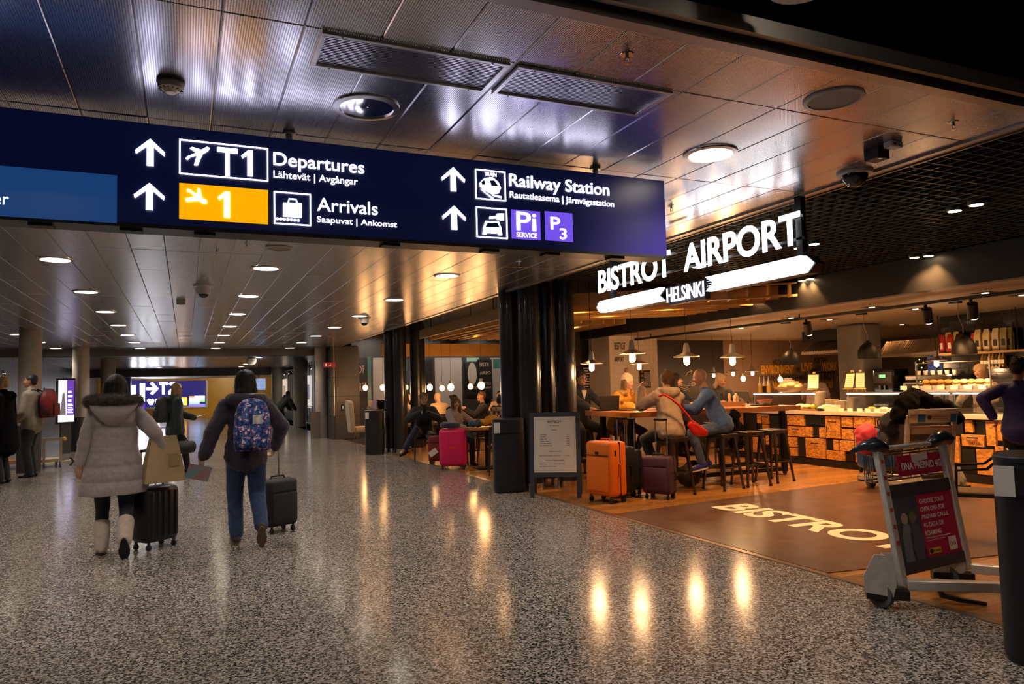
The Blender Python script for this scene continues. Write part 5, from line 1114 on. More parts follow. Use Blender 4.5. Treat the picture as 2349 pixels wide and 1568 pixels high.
blob('pink_bundle','pink padded jacket hanging on the second trolley','jacket',(7.98,6.7,.75),[((0,0,0),(.16,.13,.13)),((-.02,0,-.14),(.13,.11,.12))],M('rose_cloth',(.70,.06,.11),.7))
blob('navy_coat','navy coat slung beside the pink jacket on the trolley','coat',(8.12,6.56,.72),[((.1,0,.10),(.12,.12,.2)),((.02,0,-.1),(.12,.11,.16)),((-.1,.0,-.2),(.10,.1,.10))],M('navy_cloth',(.012,.015,.03),.8))
suitcase('bright blue hard suitcase lying on the second trolley',(8.42,6.95,.20),R(-22),.42,.26,.58,M('blue_shell',(.012,.11,.42),.3),False)
# ================================================================= people
def cap(b,p,q,r1,r2=None,side=None,flat=1.0,n=12,m=3):
    p=V(p);q=V(q); r2=r1 if r2 is None else r2; d=q-p
    d=d.normalized() if d.length>1e-5 else V((0,0,1))
    if side is None: x=d.orthogonal().normalized()
    else:
        s=V(side); x=(s-d*s.dot(d)); x=x.normalized() if x.length>1e-4 else d.orthogonal().normalized()
    y=d.cross(x); rings=[]
    def ring(c,r): return [c+x*(r*math.cos(2*PI*k/n))+y*(r*flat*math.sin(2*PI*k/n)) for k in range(n)]
    for i in range(m,0,-1):
        a=PI/2*i/(m+.35); rings.append(ring(p-d*(r1*math.sin(a)*(flat if flat<1 else 1)),r1*math.cos(a)))
    rings.append(ring(p,r1)); rings.append(ring(q,r2))
    for i in range(1,m+1):
        a=PI/2*i/(m+.35); rings.append(ring(q+d*(r2*math.sin(a)*(flat if flat<1 else 1)),r2*math.cos(a)))
    b.loft(rings)
def chain(b,pts,rs,side=None,flat=1.0):
    for i in range(len(pts)-1): cap(b,pts[i],pts[i+1],rs[i],rs[i+1],side,flat)
def skin_mesh(b,name,mat,parent,vs=.012,it=3,disp=0,fac=.5):
    me=b.mesh(name,mat); o=bpy.data.objects.new(name,me)
    md=o.modifiers.new('r','REMESH'); md.mode='VOXEL'; md.voxel_size=vs; md.use_smooth_shade=True
    sm=o.modifiers.new('s','SMOOTH'); sm.iterations=it; sm.factor=fac
    if disp:
        tx=bpy.data.textures.get('folds2') or bpy.data.textures.new('folds2','CLOUDS'); tx.noise_scale=.09
        dm=o.modifiers.new('d','DISPLACE'); dm.texture=tx; dm.strength=disp; dm.mid_level=.5
    nm=realise(o)
    bpy.data.objects.remove(o); bpy.data.meshes.remove(me); nm.name=name
    nm.materials.clear(); nm.materials.append(mat); nm.polygons.foreach_set('use_smooth',[True]*len(nm.polygons))
    o=bpy.data.objects.new(name,nm); COL.objects.link(o); o.parent=parent; return o
def ik(A,T,l1,l2,pole):
    A=V(A);T=V(T); d=T-A; L=min(d.length,(l1+l2)*.995); d=d.normalized(); a=(l1*l1-l2*l2+L*L)/(2*L); h=math.sqrt(max(0,l1*l1-a*a))
    p=V(pole); p=p-d*p.dot(d); p=p.normalized() if p.length>1e-4 else d.orthogonal().normalized()
    return A+d*a+p*h, A+d*L
def strands(ho,mat,root,c,Zv,kind,s):
    rs=random.Random(11); b=B(); me=ho.data; N=len(me.vertices); long_=kind in('bob','long','pony')
    for k in range(1500):
        v=me.vertices[rs.randrange(N)]; n=V(v.normal)
        dn=-Zv if long_ else (Zv*.2+V((rs.uniform(-1,1),rs.uniform(-1,1),rs.uniform(-1,.4)))).normalized()
        t=dn-n*dn.dot(n)
        if t.length<.15: t=n.orthogonal()
        t=(t.normalized()+V((rs.uniform(-.25,.25),rs.uniform(-.25,.25),0))).normalized(); L=rs.uniform(.03,.075 if long_ else .045)*s; sd=t.cross(n).normalized()*.0016; p=v.co+n*.001
        q=p+t*L*.5+n*.006; r=p+t*L+n*rs.uniform(.001,.010)
        b.add([p-sd,p+sd,q+sd,q-sd,r],[(0,1,2,3),(3,2,4)])
    o=b.build('hair_strands',mat,root); o['kind']='stuff'
SKIN={'fair':M('skin_fair',(.56,.31,.20),.5),'tan':M('skin_tan',(.42,.20,.12),.5)}
def cloth(name,c,var=.15,rough=.85,scale=25,bump=.25): return M(name,c,rough,var=var,scale=scale,bump=bump,bscale=14,sheen=.15)
HAIR={'brown':M('hair_brown',(.030,.015,.008),.6,var=.4,scale=40,stretch=(1,1,.15)),'dark':M('hair_dark',(.010,.008,.007),.6,var=.4,scale=40,stretch=(1,1,.15)),'blond':M('hair_blond',(.42,.27,.12),.5,var=.3,scale=40,stretch=(1,1,.15)),'lblond':M('hair_light',(.65,.48,.28),.5,var=.2,scale=40,stretch=(1,1,.15)),'sandy':M('hair_sandy',(.16,.08,.035),.5,var=.35,scale=40),'grey':M('hair_grey',(.3,.25,.2),.5,var=.2,scale=40)}
m_eye=M('eye',(.02,.015,.012),.2); m_lip=M('lip',(.40,.12,.09),.5); m_gls=M('spectacles',(.015,.015,.015),.3)
PP={}
def person(label,loc,rz,h=1.70,pel=None,lean=(3,0),twist=0,head=(0,0,0),hands=((.24,.04,.80),(-.24,.04,.80)),epole=((.5,-1,-.2),(-.5,-1,-.2)),feet=((.10,.0,.08),(-.10,.0,.08)),kpole=((.1,1,0),(-.1,1,0)),toes=((.12,1,-.12),(-.12,1,-.12)),
  top=None,tt=.012,hem=.0,hemr=1.0,coll=False,hood=False,sleeve=1.0,pants=None,pl=.0,shoe=None,shoeh=0,skin='fair',hair=('short','brown'),female=False,curl=(35,35),palm=((-1,0,0),(1,0,0)),vs=.012,specs=False,loose=0,extra=None,build=True,mouth=True,tdisp=.0,handdir=(None,None)):
    s=h/1.75
    sk=SKIN[skin]; X=V((1,0,0)); Zv=V((0,0,1))
    pel=V(pel) if pel else V((0,0,.955*s))
    a,b_=R(lean[0]),R(lean[1]); sp=V((math.sin(b_),math.sin(a),math.cos(a)*math.cos(b_))).normalized()
    tw=R(twist); sx=V((math.cos(tw),math.sin(tw),0)); sx=(sx-sp*sx.dot(sp)).normalized(); fw=sp.cross(sx)*-1; fw=sx.cross(sp)*-1
    fw=sp.cross(sx)
    if fw.y*math.cos(tw)-fw.x*math.sin(tw)<0: fw=-fw
    wide=.185 if not female else .168
    neck=pel+sp*(.515*s); chest=pel+sp*(.34*s)
    sh=[neck-sp*.065*s+sx*(wide*s*k) for k in (1,-1)]
    hy,hp,hr=[R(v) for v in head]
    hu=(sp*.6+Zv*.4).normalized(); Rm=Matrix.Rotation(hy,3,'Z')
    hf=Rm@V((math.sin(tw)*-1,math.cos(tw),0)); hf=V((-math.sin(tw+hy),math.cos(tw+hy),0)); hx=hf.cross(Zv).normalized()
    hf2=(hf*math.cos(hp)+Zv*math.sin(hp)).normalized(); hup=hx.cross(hf2); hup=(hup*math.cos(hr)+hx*math.sin(hr)).normalized(); hx=hf2.cross(hup).normalized()
    nk=neck+hu*.055*s; hc=nk+hu*.03*s+hup*.10*s+hf2*.022*s
    hd=lambda x,y,z: hc+hx*(x*s)+hf2*(y*s)+hup*(z*s)
    arms=[]; 
    for i in (0,1):
        e,w_=ik(sh[i],hands[i],.285*s,.255*s,epole[i]); arms.append((sh[i],e,w_))
    legs=[]
    for i,k in ((0,1),(1,-1)):
        hip=pel+sx*(.092*s*k)-sp*.03*s
        kn,an=ik(hip,feet[i],.435*s,.43*s,kpole[i]); legs.append((hip,kn,an))
    rot=Matrix.Rotation(rz,3,'Z')
    b=B()
    # --- bare body
    cap(b,pel-sx*.055*s,pel+sx*.055*s,.118*s,None,fw,.95)
    cap(b,pel,pel+sp*.20*s,.145*s,.128*s,sx,.70); cap(b,pel+sp*.20*s,pel+sp*.40*s,.128*s,.150*s,sx,.68); cap(b,sh[0],sh[1],.052*s); cap(b,neck-sp*.05*s,nk+hu*.05*s,.056*s,.050*s)
    for (p0,p1,p2) in arms: chain(b,(p0,p1,p2),(.047*s,.037*s,.026*s))
    for i,(p0,p1,p2) in enumerate(legs):
        chain(b,(p0,p1,p2),(.080*s,.055*s,.036*s)); td=V(toes[i]).normalized(); cap(b,p2-td*.02*s-Zv*.025*s,p2+td*.13*s-Zv*.035*s,.032*s,.026*s)
    # head
    b.ball((0,0,0),(1,1,1),14,T=Matrix.Translation(hd(0,-.008,.022))@(Matrix((hx,hf2,hup)).transposed().to_4x4())@Matrix.Diagonal((.076*s,.095*s,.094*s,1)))
    b.ball((0,0,0),(1,1,1),14,T=Matrix.Translation(hd(0,.022,-.038))@(Matrix((hx,hf2,hup)).transposed().to_4x4())@Matrix.Diagonal((.060*s,.070*s,.078*s,1)))
    cap(b,hd(0,.088,.012),hd(0,.106,-.024),.010*s,.015*s); cap(b,hd(0,.075,-.09),hd(0,.080,-.088),.022*s)
    for k in (1,-1): cap(b,hd(.076*k,-.008,.012),hd(.074*k,-.006,-.028),.013*s,.010*s); cap(b,hd(.035*k,.074,-.02),hd(.04*k,.066,-.03),.022*s)
    # hands
    for i,(p0,p1,p2) in enumerate(arms):
        dr=(p2-p1).normalized() if handdir[i] is None else V(handdir[i]).normalized(); pn=V(palm[i]); pn=(pn-dr*pn.dot(dr)).normalized(); sd=dr.cross(pn)
        cap(b,p2+dr*.01*s,p2+dr*.078*s,.030*s,.036*s,sd,.50)
        for f in range(4):
            o_=p2+dr*.080*s+sd*((f-1.5)*.0185*s); c1=R(curl[i]*.5); c2=R(curl[i]*1.6); L=[.034,.040,.038,.030][f]*s
            d1=dr*math.cos(c1)+pn*math.sin(c1); d2=dr*math.cos(c2)+pn*math.sin(c2); q=o_+d1*L; cap(b,o_,q,.0095*s,.0088*s,n=8,m=2); cap(b,q,q+d2*L*1.1,.0088*s,.0075*s,n=8,m=2)
        ts=sd*(-1 if True else 1); o_=p2+dr*.03*s+ts*.032*s; d1=(dr*.75+ts*.5+pn*.35).normalized(); q=o_+d1*.04*s; d2=(dr*.85+ts*.05+pn*.5).normalized(); cap(b,o_,q,.0125*s,.0105*s,n=8,m=2); cap(b,q,q+d2*.032*s,.0105*s,.0085*s,n=8,m=2)
    root=skin_mesh(b,'person',sk,None,vs,3); root.location=loc; root.rotation_euler=(0,0,rz); tag(root,label,'person')
    # face details
    HT=Matrix((hx,hf2,hup)).transposed().to_4x4()
    e=B()
    for k in (1,-1): e.ball((0,0,0),(1,1,1),8,T=Matrix.Translation(hd(.031*k,.079,.004))@HT@Matrix.Diagonal((.011*s,.007*s,.0065*s,1)))
    e.build('eyes',m_eye,root,80)
    e=B()
    for k in (1,-1): cap(e,hd(.018*k,.089,.024),hd(.044*k,.078,.025),.0045*s,n=6,m=2)
    hm=HAIR[hair[1]] if hair[1] in HAIR else m_eye
    e.build('eyebrows',hm,root,80)
    if mouth:
        e=B(); cap(e,hd(-.02,.086,-.058),hd(.02,.086,-.058),.007*s,n=6,m=2); e.build('lips',m_lip,root,80)
    if specs:
        e=B()
        for k in (1,-1):
            e.path([hd(.034*k+.022*math.cos(t),.100,.003+.017*math.sin(t)) for t in [2*PI*j/12 for j in range(12)]],.0028*s,5,closed=True); e.path([hd(.056*k,.098,.006),hd(.078*k,.0,.01)],.0025*s,5)
        e.path([hd(-.012,.103,.006),hd(.012,.103,.006)],.0028*s,5); e.build('spectacles',m_gls,root)
    # --- trousers
    if pants:
        e=B(); t=.014+pl
        cap(e,pel-sx*.055*s,pel+sx*.055*s,(.122+t*.5)*s,None,fw,.98); cap(e,pel-sp*.02,pel+sp*.10*s,(.148+t*.5)*s,(.142+t*.4)*s,sx,.74)
        for i,(p0,p1,p2) in enumerate(legs): chain(e,(p0,p1,p2+(p1-p2).normalized()*(.02*s+shoeh*.9)),((.084+t)*s,(.058+t)*s,(.043+t)*s))
        skin_mesh(e,'trousers',pants,root,vs*1.05,3,.012)
    # --- top
    if top:
        e=B(); t=tt
        cap(e,pel+sp*.02*s,pel+sp*.22*s,(.166+t)*s,(.142+t)*s,sx,.76); cap(e,pel+sp*.20*s,pel+sp*.40*s,(.135+t)*s,(.158+t)*s,sx,.70); cap(e,sh[0],sh[1],(.056+t)*s,None); cap(e,neck-sp*.06*s,neck-sp*.0,(.085+t)*s,(.062+t*.6)*s,sx,.85)
        if hem: cap(e,pel+sp*.05*s,pel-sp*(hem-.06),(.170+t)*s,(.180+t)*s*hemr,sx,.78,n=16)
        for (p0,p1,p2) in arms:
            q=p2 if sleeve>=1 else p1+(p2-p1)*max(0,sleeve*2-1)
            if sleeve>.55: chain(e,(p0,p1,q-(q-p1).normalized()*.01),((.053+t)*s,(.043+t)*s,(.033+t*.9)*s))
            else: cap(e,p0,p0.lerp(p1,.65),(.053+t)*s,(.05+t)*s)
        if coll: cap(e,neck,neck+hu*.045*s,(.070+t*.4)*s,(.068+t*.3)*s,sx,.9)
        if hood: chain(e,[neck+sx*.12*s*k2-fw*.02*s*j+sp*zz*s for k2,j,zz in ((1,0,.02),(.8,4,.0),(0,6.5,-.03),(-.8,4,.0),(-1,0,.02))],[.05*s,.065*s,.075*s,.065*s,.05*s])
        skin_mesh(e,'jacket' if coll or hood or hem else 'top',top,root,vs,3,max(.014,tdisp))
    # --- shoes
    if shoe:
        for i,(p0,p1,p2) in enumerate(legs):
            e=B(); td=V(toes[i]).normalized(); lat=td.cross(Zv).normalized(); dn=lat.cross(td); dn=-dn if dn.z>0 else dn
            heel=p2-td*.035*s+dn*.035*s; toe=p2+td*.155*s+dn*.048*s
            cap(e,heel,p2+td*.06*s+dn*.035*s,.040*s,.042*s,lat,.95); cap(e,p2+td*.05*s+dn*.040*s,toe-dn*.005,.043*s,.036*s,lat,.72)
            if shoeh: cap(e,p2+dn*.01*s,p2+(p1-p2).normalized()*shoeh,.066*s,.080*s)
            else: cap(e,p2,p2+(p1-p2).normalized()*.02*s,.042*s,.042*s)
            o=skin_mesh(e,'shoe' if not shoeh else 'boot',shoe[0],root,vs*.9,2)
            e=B(); pts=[]
            for k in range(16):
                t_=2*PI*k/16; c_,s_=math.cos(t_),math.sin(t_); wd=.040+.010*(c_>-.2)*(c_<.7); pts.append(p2+td*((.062+.125*c_)*s)+lat*(wd*s_*s)+dn*(.070*s))
            e.loft([pts,[p+dn*.018*s for p in pts]]); e.build('sole',shoe[1],o,30)
    # --- hair
    kind=hair[0]
    if kind!='bald':
        e=B(); hb=lambda c,r: e.ball((0,0,0),(1,1,1),14,T=Matrix.Translation(hd(*c))@HT@Matrix.Diagonal((r[0]*s,r[1]*s,r[2]*s,1)))
        if kind in('short','messy','specs'): hb((0,-.022,.042),(.085,.098,.086)); hb((0,-.055,-.005),(.074,.055,.065))
        if kind=='long' or kind=='bob' or kind=='pony' or kind=='bun': hb((0,-.022,.040),(.087,.100,.088)); hb((0,-.05,-.01),(.080,.060,.085))
        if kind=='bob':
            for k in (1,-1): cap(e,hd(.070*k,-.02,.03),hd(.078*k,-.025,-.11),.034*s,.032*s)
            cap(e,hd(0,-.075,.02),hd(0,-.075,-.12),.060*s,.055*s,hx,.7); cap(e,hd(-.05,-.07,-.1),hd(.05,-.07,-.1),.04*s)
        if kind=='long':
            for k in (1,-1): cap(e,hd(.072*k,-.01,.03),hd(.085*k,.01,-.20),.034*s,.030*s)
            cap(e,hd(0,-.075,.02),hd(0,-.085,-.2),.065*s,.06*s,hx,.6)
        if kind=='pony': cap(e,hd(0,-.10,.03),hd(0,-.14,.01),.03*s,.035*s); cap(e,hd(0,-.14,.01),hd(0,-.15,-.18),.035*s,.018*s)
        if kind=='bun': cap(e,hd(0,-.11,.06),hd(0,-.12,.07),.045*s)
        if kind=='messy':
            for k in range(9): t_=k*.7; cap(e,hd(.05*math.cos(t_),-.02+.05*math.sin(t_),.10),hd(.06*math.cos(t_),-.02+.06*math.sin(t_),.135),.022*s,.012*s)
        ho=skin_mesh(e,'hair',hm,root,.010,2,.008)
        if vs<=.0125: strands(ho,hm,root,hc,Zv,kind,s)
    if extra: extra(root,dict(pel=pel,sp=sp,sx=sx,fw=fw,neck=neck,sh=sh,arms=arms,legs=legs,hd=hd,HT=HT,s=s,hx=hx,hf=hf2,hup=hup,nk=nk))
    PP[label]=root; return root
m_sole=M('dark_sole',(.012,.011,.010),.7)
m_shoeb=M('black_shoe',(.012,.011,.011),.35); SB=(m_shoeb,m_sole)
def wrist(Y,px,py,loc,rz,h=0):   # pixel -> local point on a person standing at depth Y
    p=onY(px,py,Y); return Matrix.Rotation(-rz,3,'Z')@(p-V(loc))
# ---- 1 woman in the grey quilted coat, walking away
def quilt(root,J):
    s=J['s']; e=B(); rings=[]
    n=40; zs=[J['neck'].z-.0]; N=72
    ztop=J['neck'].z-.02*s; zbot=.565
    for i in range(N+1):
        f=i/N; z=ztop+(zbot-ztop)*f
        w=np.interp(z,[.56,.75,.95,1.08,1.22,1.33,1.39,ztop],[.300,.262,.222,.195,.198,.198,.165,.09])
        d=np.interp(z,[.56,.75,.95,1.08,1.22,1.33,1.39,ztop],[.215,.20,.18,.165,.165,.155,.135,.08])
        if z<1.30:
            q=min(1,min(abs(z-zz) for zz in (1.19,1.005,.965,.83,.69,.57))/.045)**.5; w=w-.012+.014*q; d=d-.012+.014*q
        rings.append([(J['pel'].x*0+w*math.cos(2*PI*k/n),-.01+d*math.sin(2*PI*k/n),z) for k in range(n)])
    e.loft(rings)
    skin_mesh(e,'coat_body',MATS['coat_grey'],root,.0085,1,.022)
    for i,(p0,p1,p2) in enumerate(J['arms']):
        e=B(); rr=[]; pts=[p0,p0.lerp(p1,.25),p0.lerp(p1,.5),p0.lerp(p1,.75),p1,p1.lerp(p2,.25),p1.lerp(p2,.5),p1.lerp(p2,.75),p2+(p2-p1).normalized()*.02]
        fine=[]; rad=[]
        for a in range(len(pts)-1):
            for k in range(4):
                f=(a+k/4)/8; fine.append(pts[a].lerp(pts[a+1],k/4)); rad.append(np.interp(f,[0,.2,.5,1],[.066,.076,.068,.052])-.003+.005*abs(math.sin(PI*f*4))**.4)
        e.path(fine,rad,16); cap(e,p0,p0+V((0,0,.001)),.08); skin_mesh(e,'sleeve',MATS['coat_grey'],root,.009,2,.022)
    # hood lying on the back with fur rim
    e=B(); nk=J['neck']; rows=[]
    for j in range(9):
        f=j/8; wd=.215*(1-f)**.6+.012; z=nk.z+.035-.235*f; y=-.145-.055*math.sin(PI*f)-.01
        rows.append([V((wd*math.cos(PI*k/14),y-.05*math.sin(PI*k/14)*(1-.4*f),z)) for k in range(15)]+[V((wd*.9*math.cos(PI*k/14),y+.06,z)) for k in range(14,-1,-1)])
    e.loft(rows); skin_mesh(e,'hood',MATS['coat_grey'],root,.010,3,.012)
    e=B(); P=[V((.205*math.cos(t),-.075-.125*math.sin(t)-.02,nk.z+.035+.015*math.sin(t))) for t in [PI*(-.12+1.24*k/18) for k in range(19)]]
    e.path(P,[.035]+[.048]*17+[.035],12); o=skin_mesh(e,'fur_trim',MATS['fur_grey'],root,.010,1)
    # fur: short hairs as real strands
    rs=random.Random(5); b=B(); vs=o.data.vertices
    for k in range(5200):
        v=vs[rs.randrange(len(vs))]; n_=V(v.normal); t_=V((rs.uniform(-1,1),rs.uniform(-1,1),rs.uniform(-1,.6)))*.6; d=(n_+t_).normalized(); p=v.co; q=p+d*rs.uniform(.016,.034); sd=d.orthogonal().normalized()*.0013
        b.add([p-sd,p+sd,q],[(0,1,2)])
    f=b.build('fur',MATS['fur_grey'],root); f['kind']='stuff'
    # pocket flaps and cuff bow
    e=B(); c=J['arms'][1][2]; 
    for a in (-1,1): cap(e,c+V((-.055,-.02,.05)),c+V((-.075,-.03,.05+.03*a)),.008,.012,n=6,m=2)
    e.build('cuff_bow',m_charc,root,60)
m_coat=cloth('coat_grey',(.34,.285,.28),.10,.8,18,.3); m_fur=M('fur_grey',(.085,.068,.060),.9,var=.6,scale=30)
L1=V((-.62,7.90,0)); r1=R(2)
m_boot=M('boot_cream',(.55,.45,.36),.85,var=.12,scale=30,bump=.4,bscale=60)
person('woman in a grey quilted coat with fur hood walking away with a suitcase',L1,r1,1.67,lean=(2,1),female=True,head=(0,-2,0),hands=((.42,-.02,.93),(-.31,-.02,.70)),epole=((.5,-1,.1),(-.6,-.8,0)),
  feet=((.105,-.27,.17),(-.10,.03,.085)),kpole=((.05,1,-.1),(-.05,1,0)),toes=((.03,.35,-.93),(-.1,1,-.05)),pants=cloth('leggings_navy',(.012,.014,.022)),shoe=(m_boot,m_sole),shoeh=.19,hair=('bob','brown'),curl=(60,40),palm=((0,1,0),(.4,.6,0)),vs=.009,extra=quilt)
# ---- 2 walker with the floral backpack
L2=V((.55,7.72,0))
def hoodp(root,J):
    e=B(); nk=J['neck']; P=[V((.15*math.cos(t),-.05-.11*math.sin(t),nk.z+.005+.03*math.sin(t)*0-.0)) for t in [PI*(-.15+1.3*k/12) for k in range(13)]]; e.path(P,[.04]+[.06]*11+[.04],12); cap(e,V((-.07,-.14,nk.z-.05)),V((.07,-.14,nk.z-.05)),.055)
    skin_mesh(e,'hood',MATS['jacket_purple'],root,.010,3,.012)
m_jp=cloth('jacket_purple',(.022,.014,.032),.2,.6,12,.35)
person('walker in a dark purple jacket and blue jeans carrying a floral backpack',L2,R(3),1.69,lean=(2,0),head=(8,-4,0),hands=((.30,.14,.93),(-.42,.06,.80)),epole=((1,-.5,-.2),(-.8,-.5,.1)),feet=((.10,-.30,.20),(-.09,.04,.085)),toes=((.05,.42,-.9),(-.12,1,-.05)),kpole=((.05,1,-.1),(-.05,1,0)),
  top=m_jp,tt=.036,hem=.13,hemr=1.0,coll=True,tdisp=.03,pants=cloth('jeans_blue',(.016,.04,.115),.3,.8,20,.3),pl=.012,shoe=(M('hiking_shoe',(.055,.038,.028),.7,var=.5,scale=30),M('tan_sole',(.18,.12,.08),.7)),hair=('bob','dark'),curl=(60,55),palm=((-.5,.3,-.6),(.3,.6,-.5)),vs=.009,extra=hoodp,specs=True)
# ---- 3 woman facing the hall with phone
L3=onZ(402,1085); r3=R(-78)
person('smiling woman in a dark green parka holding a phone and a duffel bag',L3,r3,1.70,lean=(1,0),head=(-42,0,0),hands=((.20,.02,.74),(-.10,.36,1.04)),epole=((.4,-1,0),(-.2,-.5,-1)),feet=((.10,.20,.085),(-.10,-.16,.085)),toes=((.1,1,-.05),(-.1,1,-.12)),top=cloth('parka_green',(.008,.016,.018)),tt=.035,hem=.22,hemr=1.05,coll=True,hood=True,pants=cloth('jeans_dark',(.010,.013,.022)),shoe=SB,hair=('long','blond'),female=True,vs=.012,curl=(70,30),palm=((-1,0,0),(.4,0,1)),specs=True)
# ---- 4 man with red backpack at the left
L4=onZ(72,1093); r4=R(82)
person('tall man in a beige jacket wearing a red and black backpack, facing left',L4,r4,1.93,lean=(2,0),head=(8,2,0),hands=((.14,.26,1.10),(-.14,.26,1.10)),epole=((.9,-1,-.4),(-.9,-1,-.4)),top=cloth('jacket_beige',(.30,.25,.19)),tt=.04,hem=.12,coll=True,pants=cloth('trousers_black',(.008,.009,.014)),pl=.012,shoe=SB,hair=('short','dark'),skin='tan',vs=.013)
# ---- 5 person in black at the left edge
L5=onZ(8,1108); person('person in a long black coat cut by the left edge of the picture',L5,R(75),1.87,head=(25,0,0),top=m_coatblk,tt=.045,hem=.42,hemr=1.1,coll=True,hood=True,pants=MATS['trousers_black'],pl=.01,shoe=SB,hair=('messy','blond'),specs=True,vs=.013,hands=((.28,.06,.9),(-.28,.06,.9)))
# ---- 6, 7 far people
L6=V((-1.9,24.0,0)); person('distant person in a dark coat half hidden behind the grey coat woman',L6,R(170),1.66,top=m_coatblk,tt=.04,hem=.3,coll=True,hood=True,pants=MATS['trousers_black'],shoe=SB,hair=('bob','sandy'),vs=.016)
L7=onZ(646,985); person('distant person in a dark green jacket bending over a bench',L7,R(-60),1.72,lean=(48,0),pel=(0,-.1,.93),hands=((.16,.62,.72),(-.16,.62,.72)),top=cloth('jacket_moss',(.05,.06,.05)),tt=.05,hem=.08,hood=True,pants=MATS['trousers_black'],pl=.01,shoe=SB,hair=('short','dark'),vs=.016)
L8=V((L7.x-.9,L7.y+1.2,0)); person('distant dark haired person sitting on the bench by the posters',L8,R(-130),1.70,pel=(0,0,.55),lean=(14,0),hands=((.12,.34,.62),(-.12,.34,.62)),feet=((.12,.45,.08),(-.12,.45,.08)),top=m_coatblk,tt=.03,coll=True,pants=MATS['trousers_black'],shoe=SB,hair=('short','dark'),skin='tan',vs=.016)
# ---- people at the bar table (seat height .76)
SH=.76
m_denim=cloth('jeans_faded',(.06,.10,.21),.45,.8,14,.3); m_shirt=cloth('shirt_blue',(.045,.11,.33),.15,.8,14,.35)
person('bald man in a blue shirt and jeans sitting on a bar stool',(6.76,8.06,0),R(52),1.78,pel=(0,-.03,SH+.12),lean=(24,0),twist=8,head=(12,-10,0),hands=((.18,.52,1.10),(-.12,.56,1.12)),epole=((.8,-.2,-.8),(-.8,-.2,-.8)),feet=((.11,.20,.36),(-.10,.26,.36)),kpole=((.2,1,.3),(-.2,1,.3)),toes=((.1,1,-.25),(-.1,1,-.25)),
 top=m_shirt,tt=.022,hem=.05,tdisp=.03,pants=m_denim,shoe=(M('sneaker_blue',(.02,.02,.40),.6),M('white_sole',(.7,.65,.6),.6)),hair=('bald','sandy'),vs=.009,curl=(25,25),palm=((0,0,-1),(0,0,-1)))
def crossbag(root,J):
    pass
m_bj=cloth('jacket_cream',(.42,.32,.24),.10,.7,12,.35)
person('short haired woman in a cream padded jacket on a bar stool',(5.90,8.02,0),R(-8),1.66,pel=(0,0,SH+.11),lean=(14,4),head=(-12,-2,4),hands=((.20,.50,1.10),(-.24,.34,1.40)),epole=((.7,-.1,-.8),(-.6,.5,-1)),feet=((.14,.20,.34),(-.14,.20,.34)),kpole=((.3,1,.3),(-.3,1,.3)),
 top=m_bj,tt=.038,hem=.10,hood=True,tdisp=.02,pants=cloth('trousers_black2',(.010,.009,.010)),pl=.012,shoe=SB,hair=('short','sandy'),female=True,vs=.009,curl=(90,80))
def pompom(root,J):
    hd=J['hd']; e=B(); HT=J['HT']; s=J['s']
    e.ball((0,0,0),(1,1,1),16,T=Matrix.Translation(hd(0,-.012,.055))@HT@Matrix.Diagonal((.094*s,.108*s,.105*s,1))); cap(e,hd(0,-.02,.12),hd(0,-.03,.16),.06,.03)
    o=skin_mesh(e,'knit_hat',M('knit_cream',(.72,.58,.42),.9,bump=.6,bscale=70,var=.1),root,.010,2); e=B(); e.ball(tuple(hd(0,-.03,.205)),(.045,.045,.045),12); skin_mesh(e,'pompom',M('pompom_brown',(.16,.09,.05),.95,var=.5,scale=40),root,.009,1,.02)
    e=B(); nk=J['neck']; P=[nk+V((.14*math.cos(t),-.02-.10*math.sin(t),.0)) for t in [PI*(-.4+1.8*k/14) for k in range(15)]]; e.path(P,.055,10); skin_mesh(e,'fur_collar',M('fur_ochre',(.38,.22,.08),.95,var=.5,scale=35),root,.010,1,.025)
person('laughing woman in a mustard coat and cream bobble hat across the bar table',(6.42,10.10,0),R(192),1.66,pel=(0,0,SH+.11),lean=(20,0),head=(18,-6,0),hands=((.25,.55,1.12),(-.16,.40,1.24)),epole=((.9,0,-.6),(-.9,0,-.6)),feet=((.12,.2,.34),(-.12,.2,.34)),kpole=((.3,1,.3),(-.3,1,.3)),top=cloth('coat_mustard',(.62,.29,.02)),tt=.045,hem=.15,coll=True,pants=m_denim,shoe=SB,hair=('long','sandy'),female=True,vs=.0128,extra=pompom,palm=((0,0,-1),(1,0,0)),curl=(20,70))
person('blonde woman looking down behind the bar table',(8.62,10.3,0),R(165),1.64,pel=(0,0,SH+.10),lean=(10,0),head=(10,-18,0),hands=((.18,.42,1.12),(-.18,.42,1.12)),epole=((.9,0,-.6),(-.9,0,-.6)),feet=((.12,.2,.34),(-.12,.2,.34)),kpole=((.3,1,.3),(-.3,1,.3)),top=cloth('knit_pattern',(.05,.05,.06),.9),tt=.03,coll=True,pants=MATS['trousers_black2'],shoe=SB,hair=('bob','lblond'),female=True,vs=.011)
person('person in a navy jacket with dark hair beside the blonde woman',(7.55,10.25,0),R(205),1.68,pel=(0,0,SH+.10),lean=(12,0),head=(35,0,0),hands=((.2,.42,1.12),(-.2,.42,1.12)),epole=((.9,0,-.6),(-.9,0,-.6)),feet=((.12,.2,.34),(-.12,.2,.34)),kpole=((.3,1,.3),(-.3,1,.3)),top=cloth('jacket_navy',(.010,.018,.05)),tt=.04,coll=True,hood=True,pants=MATS['trousers_black2'],shoe=SB,hair=('bob','brown'),vs=.011)
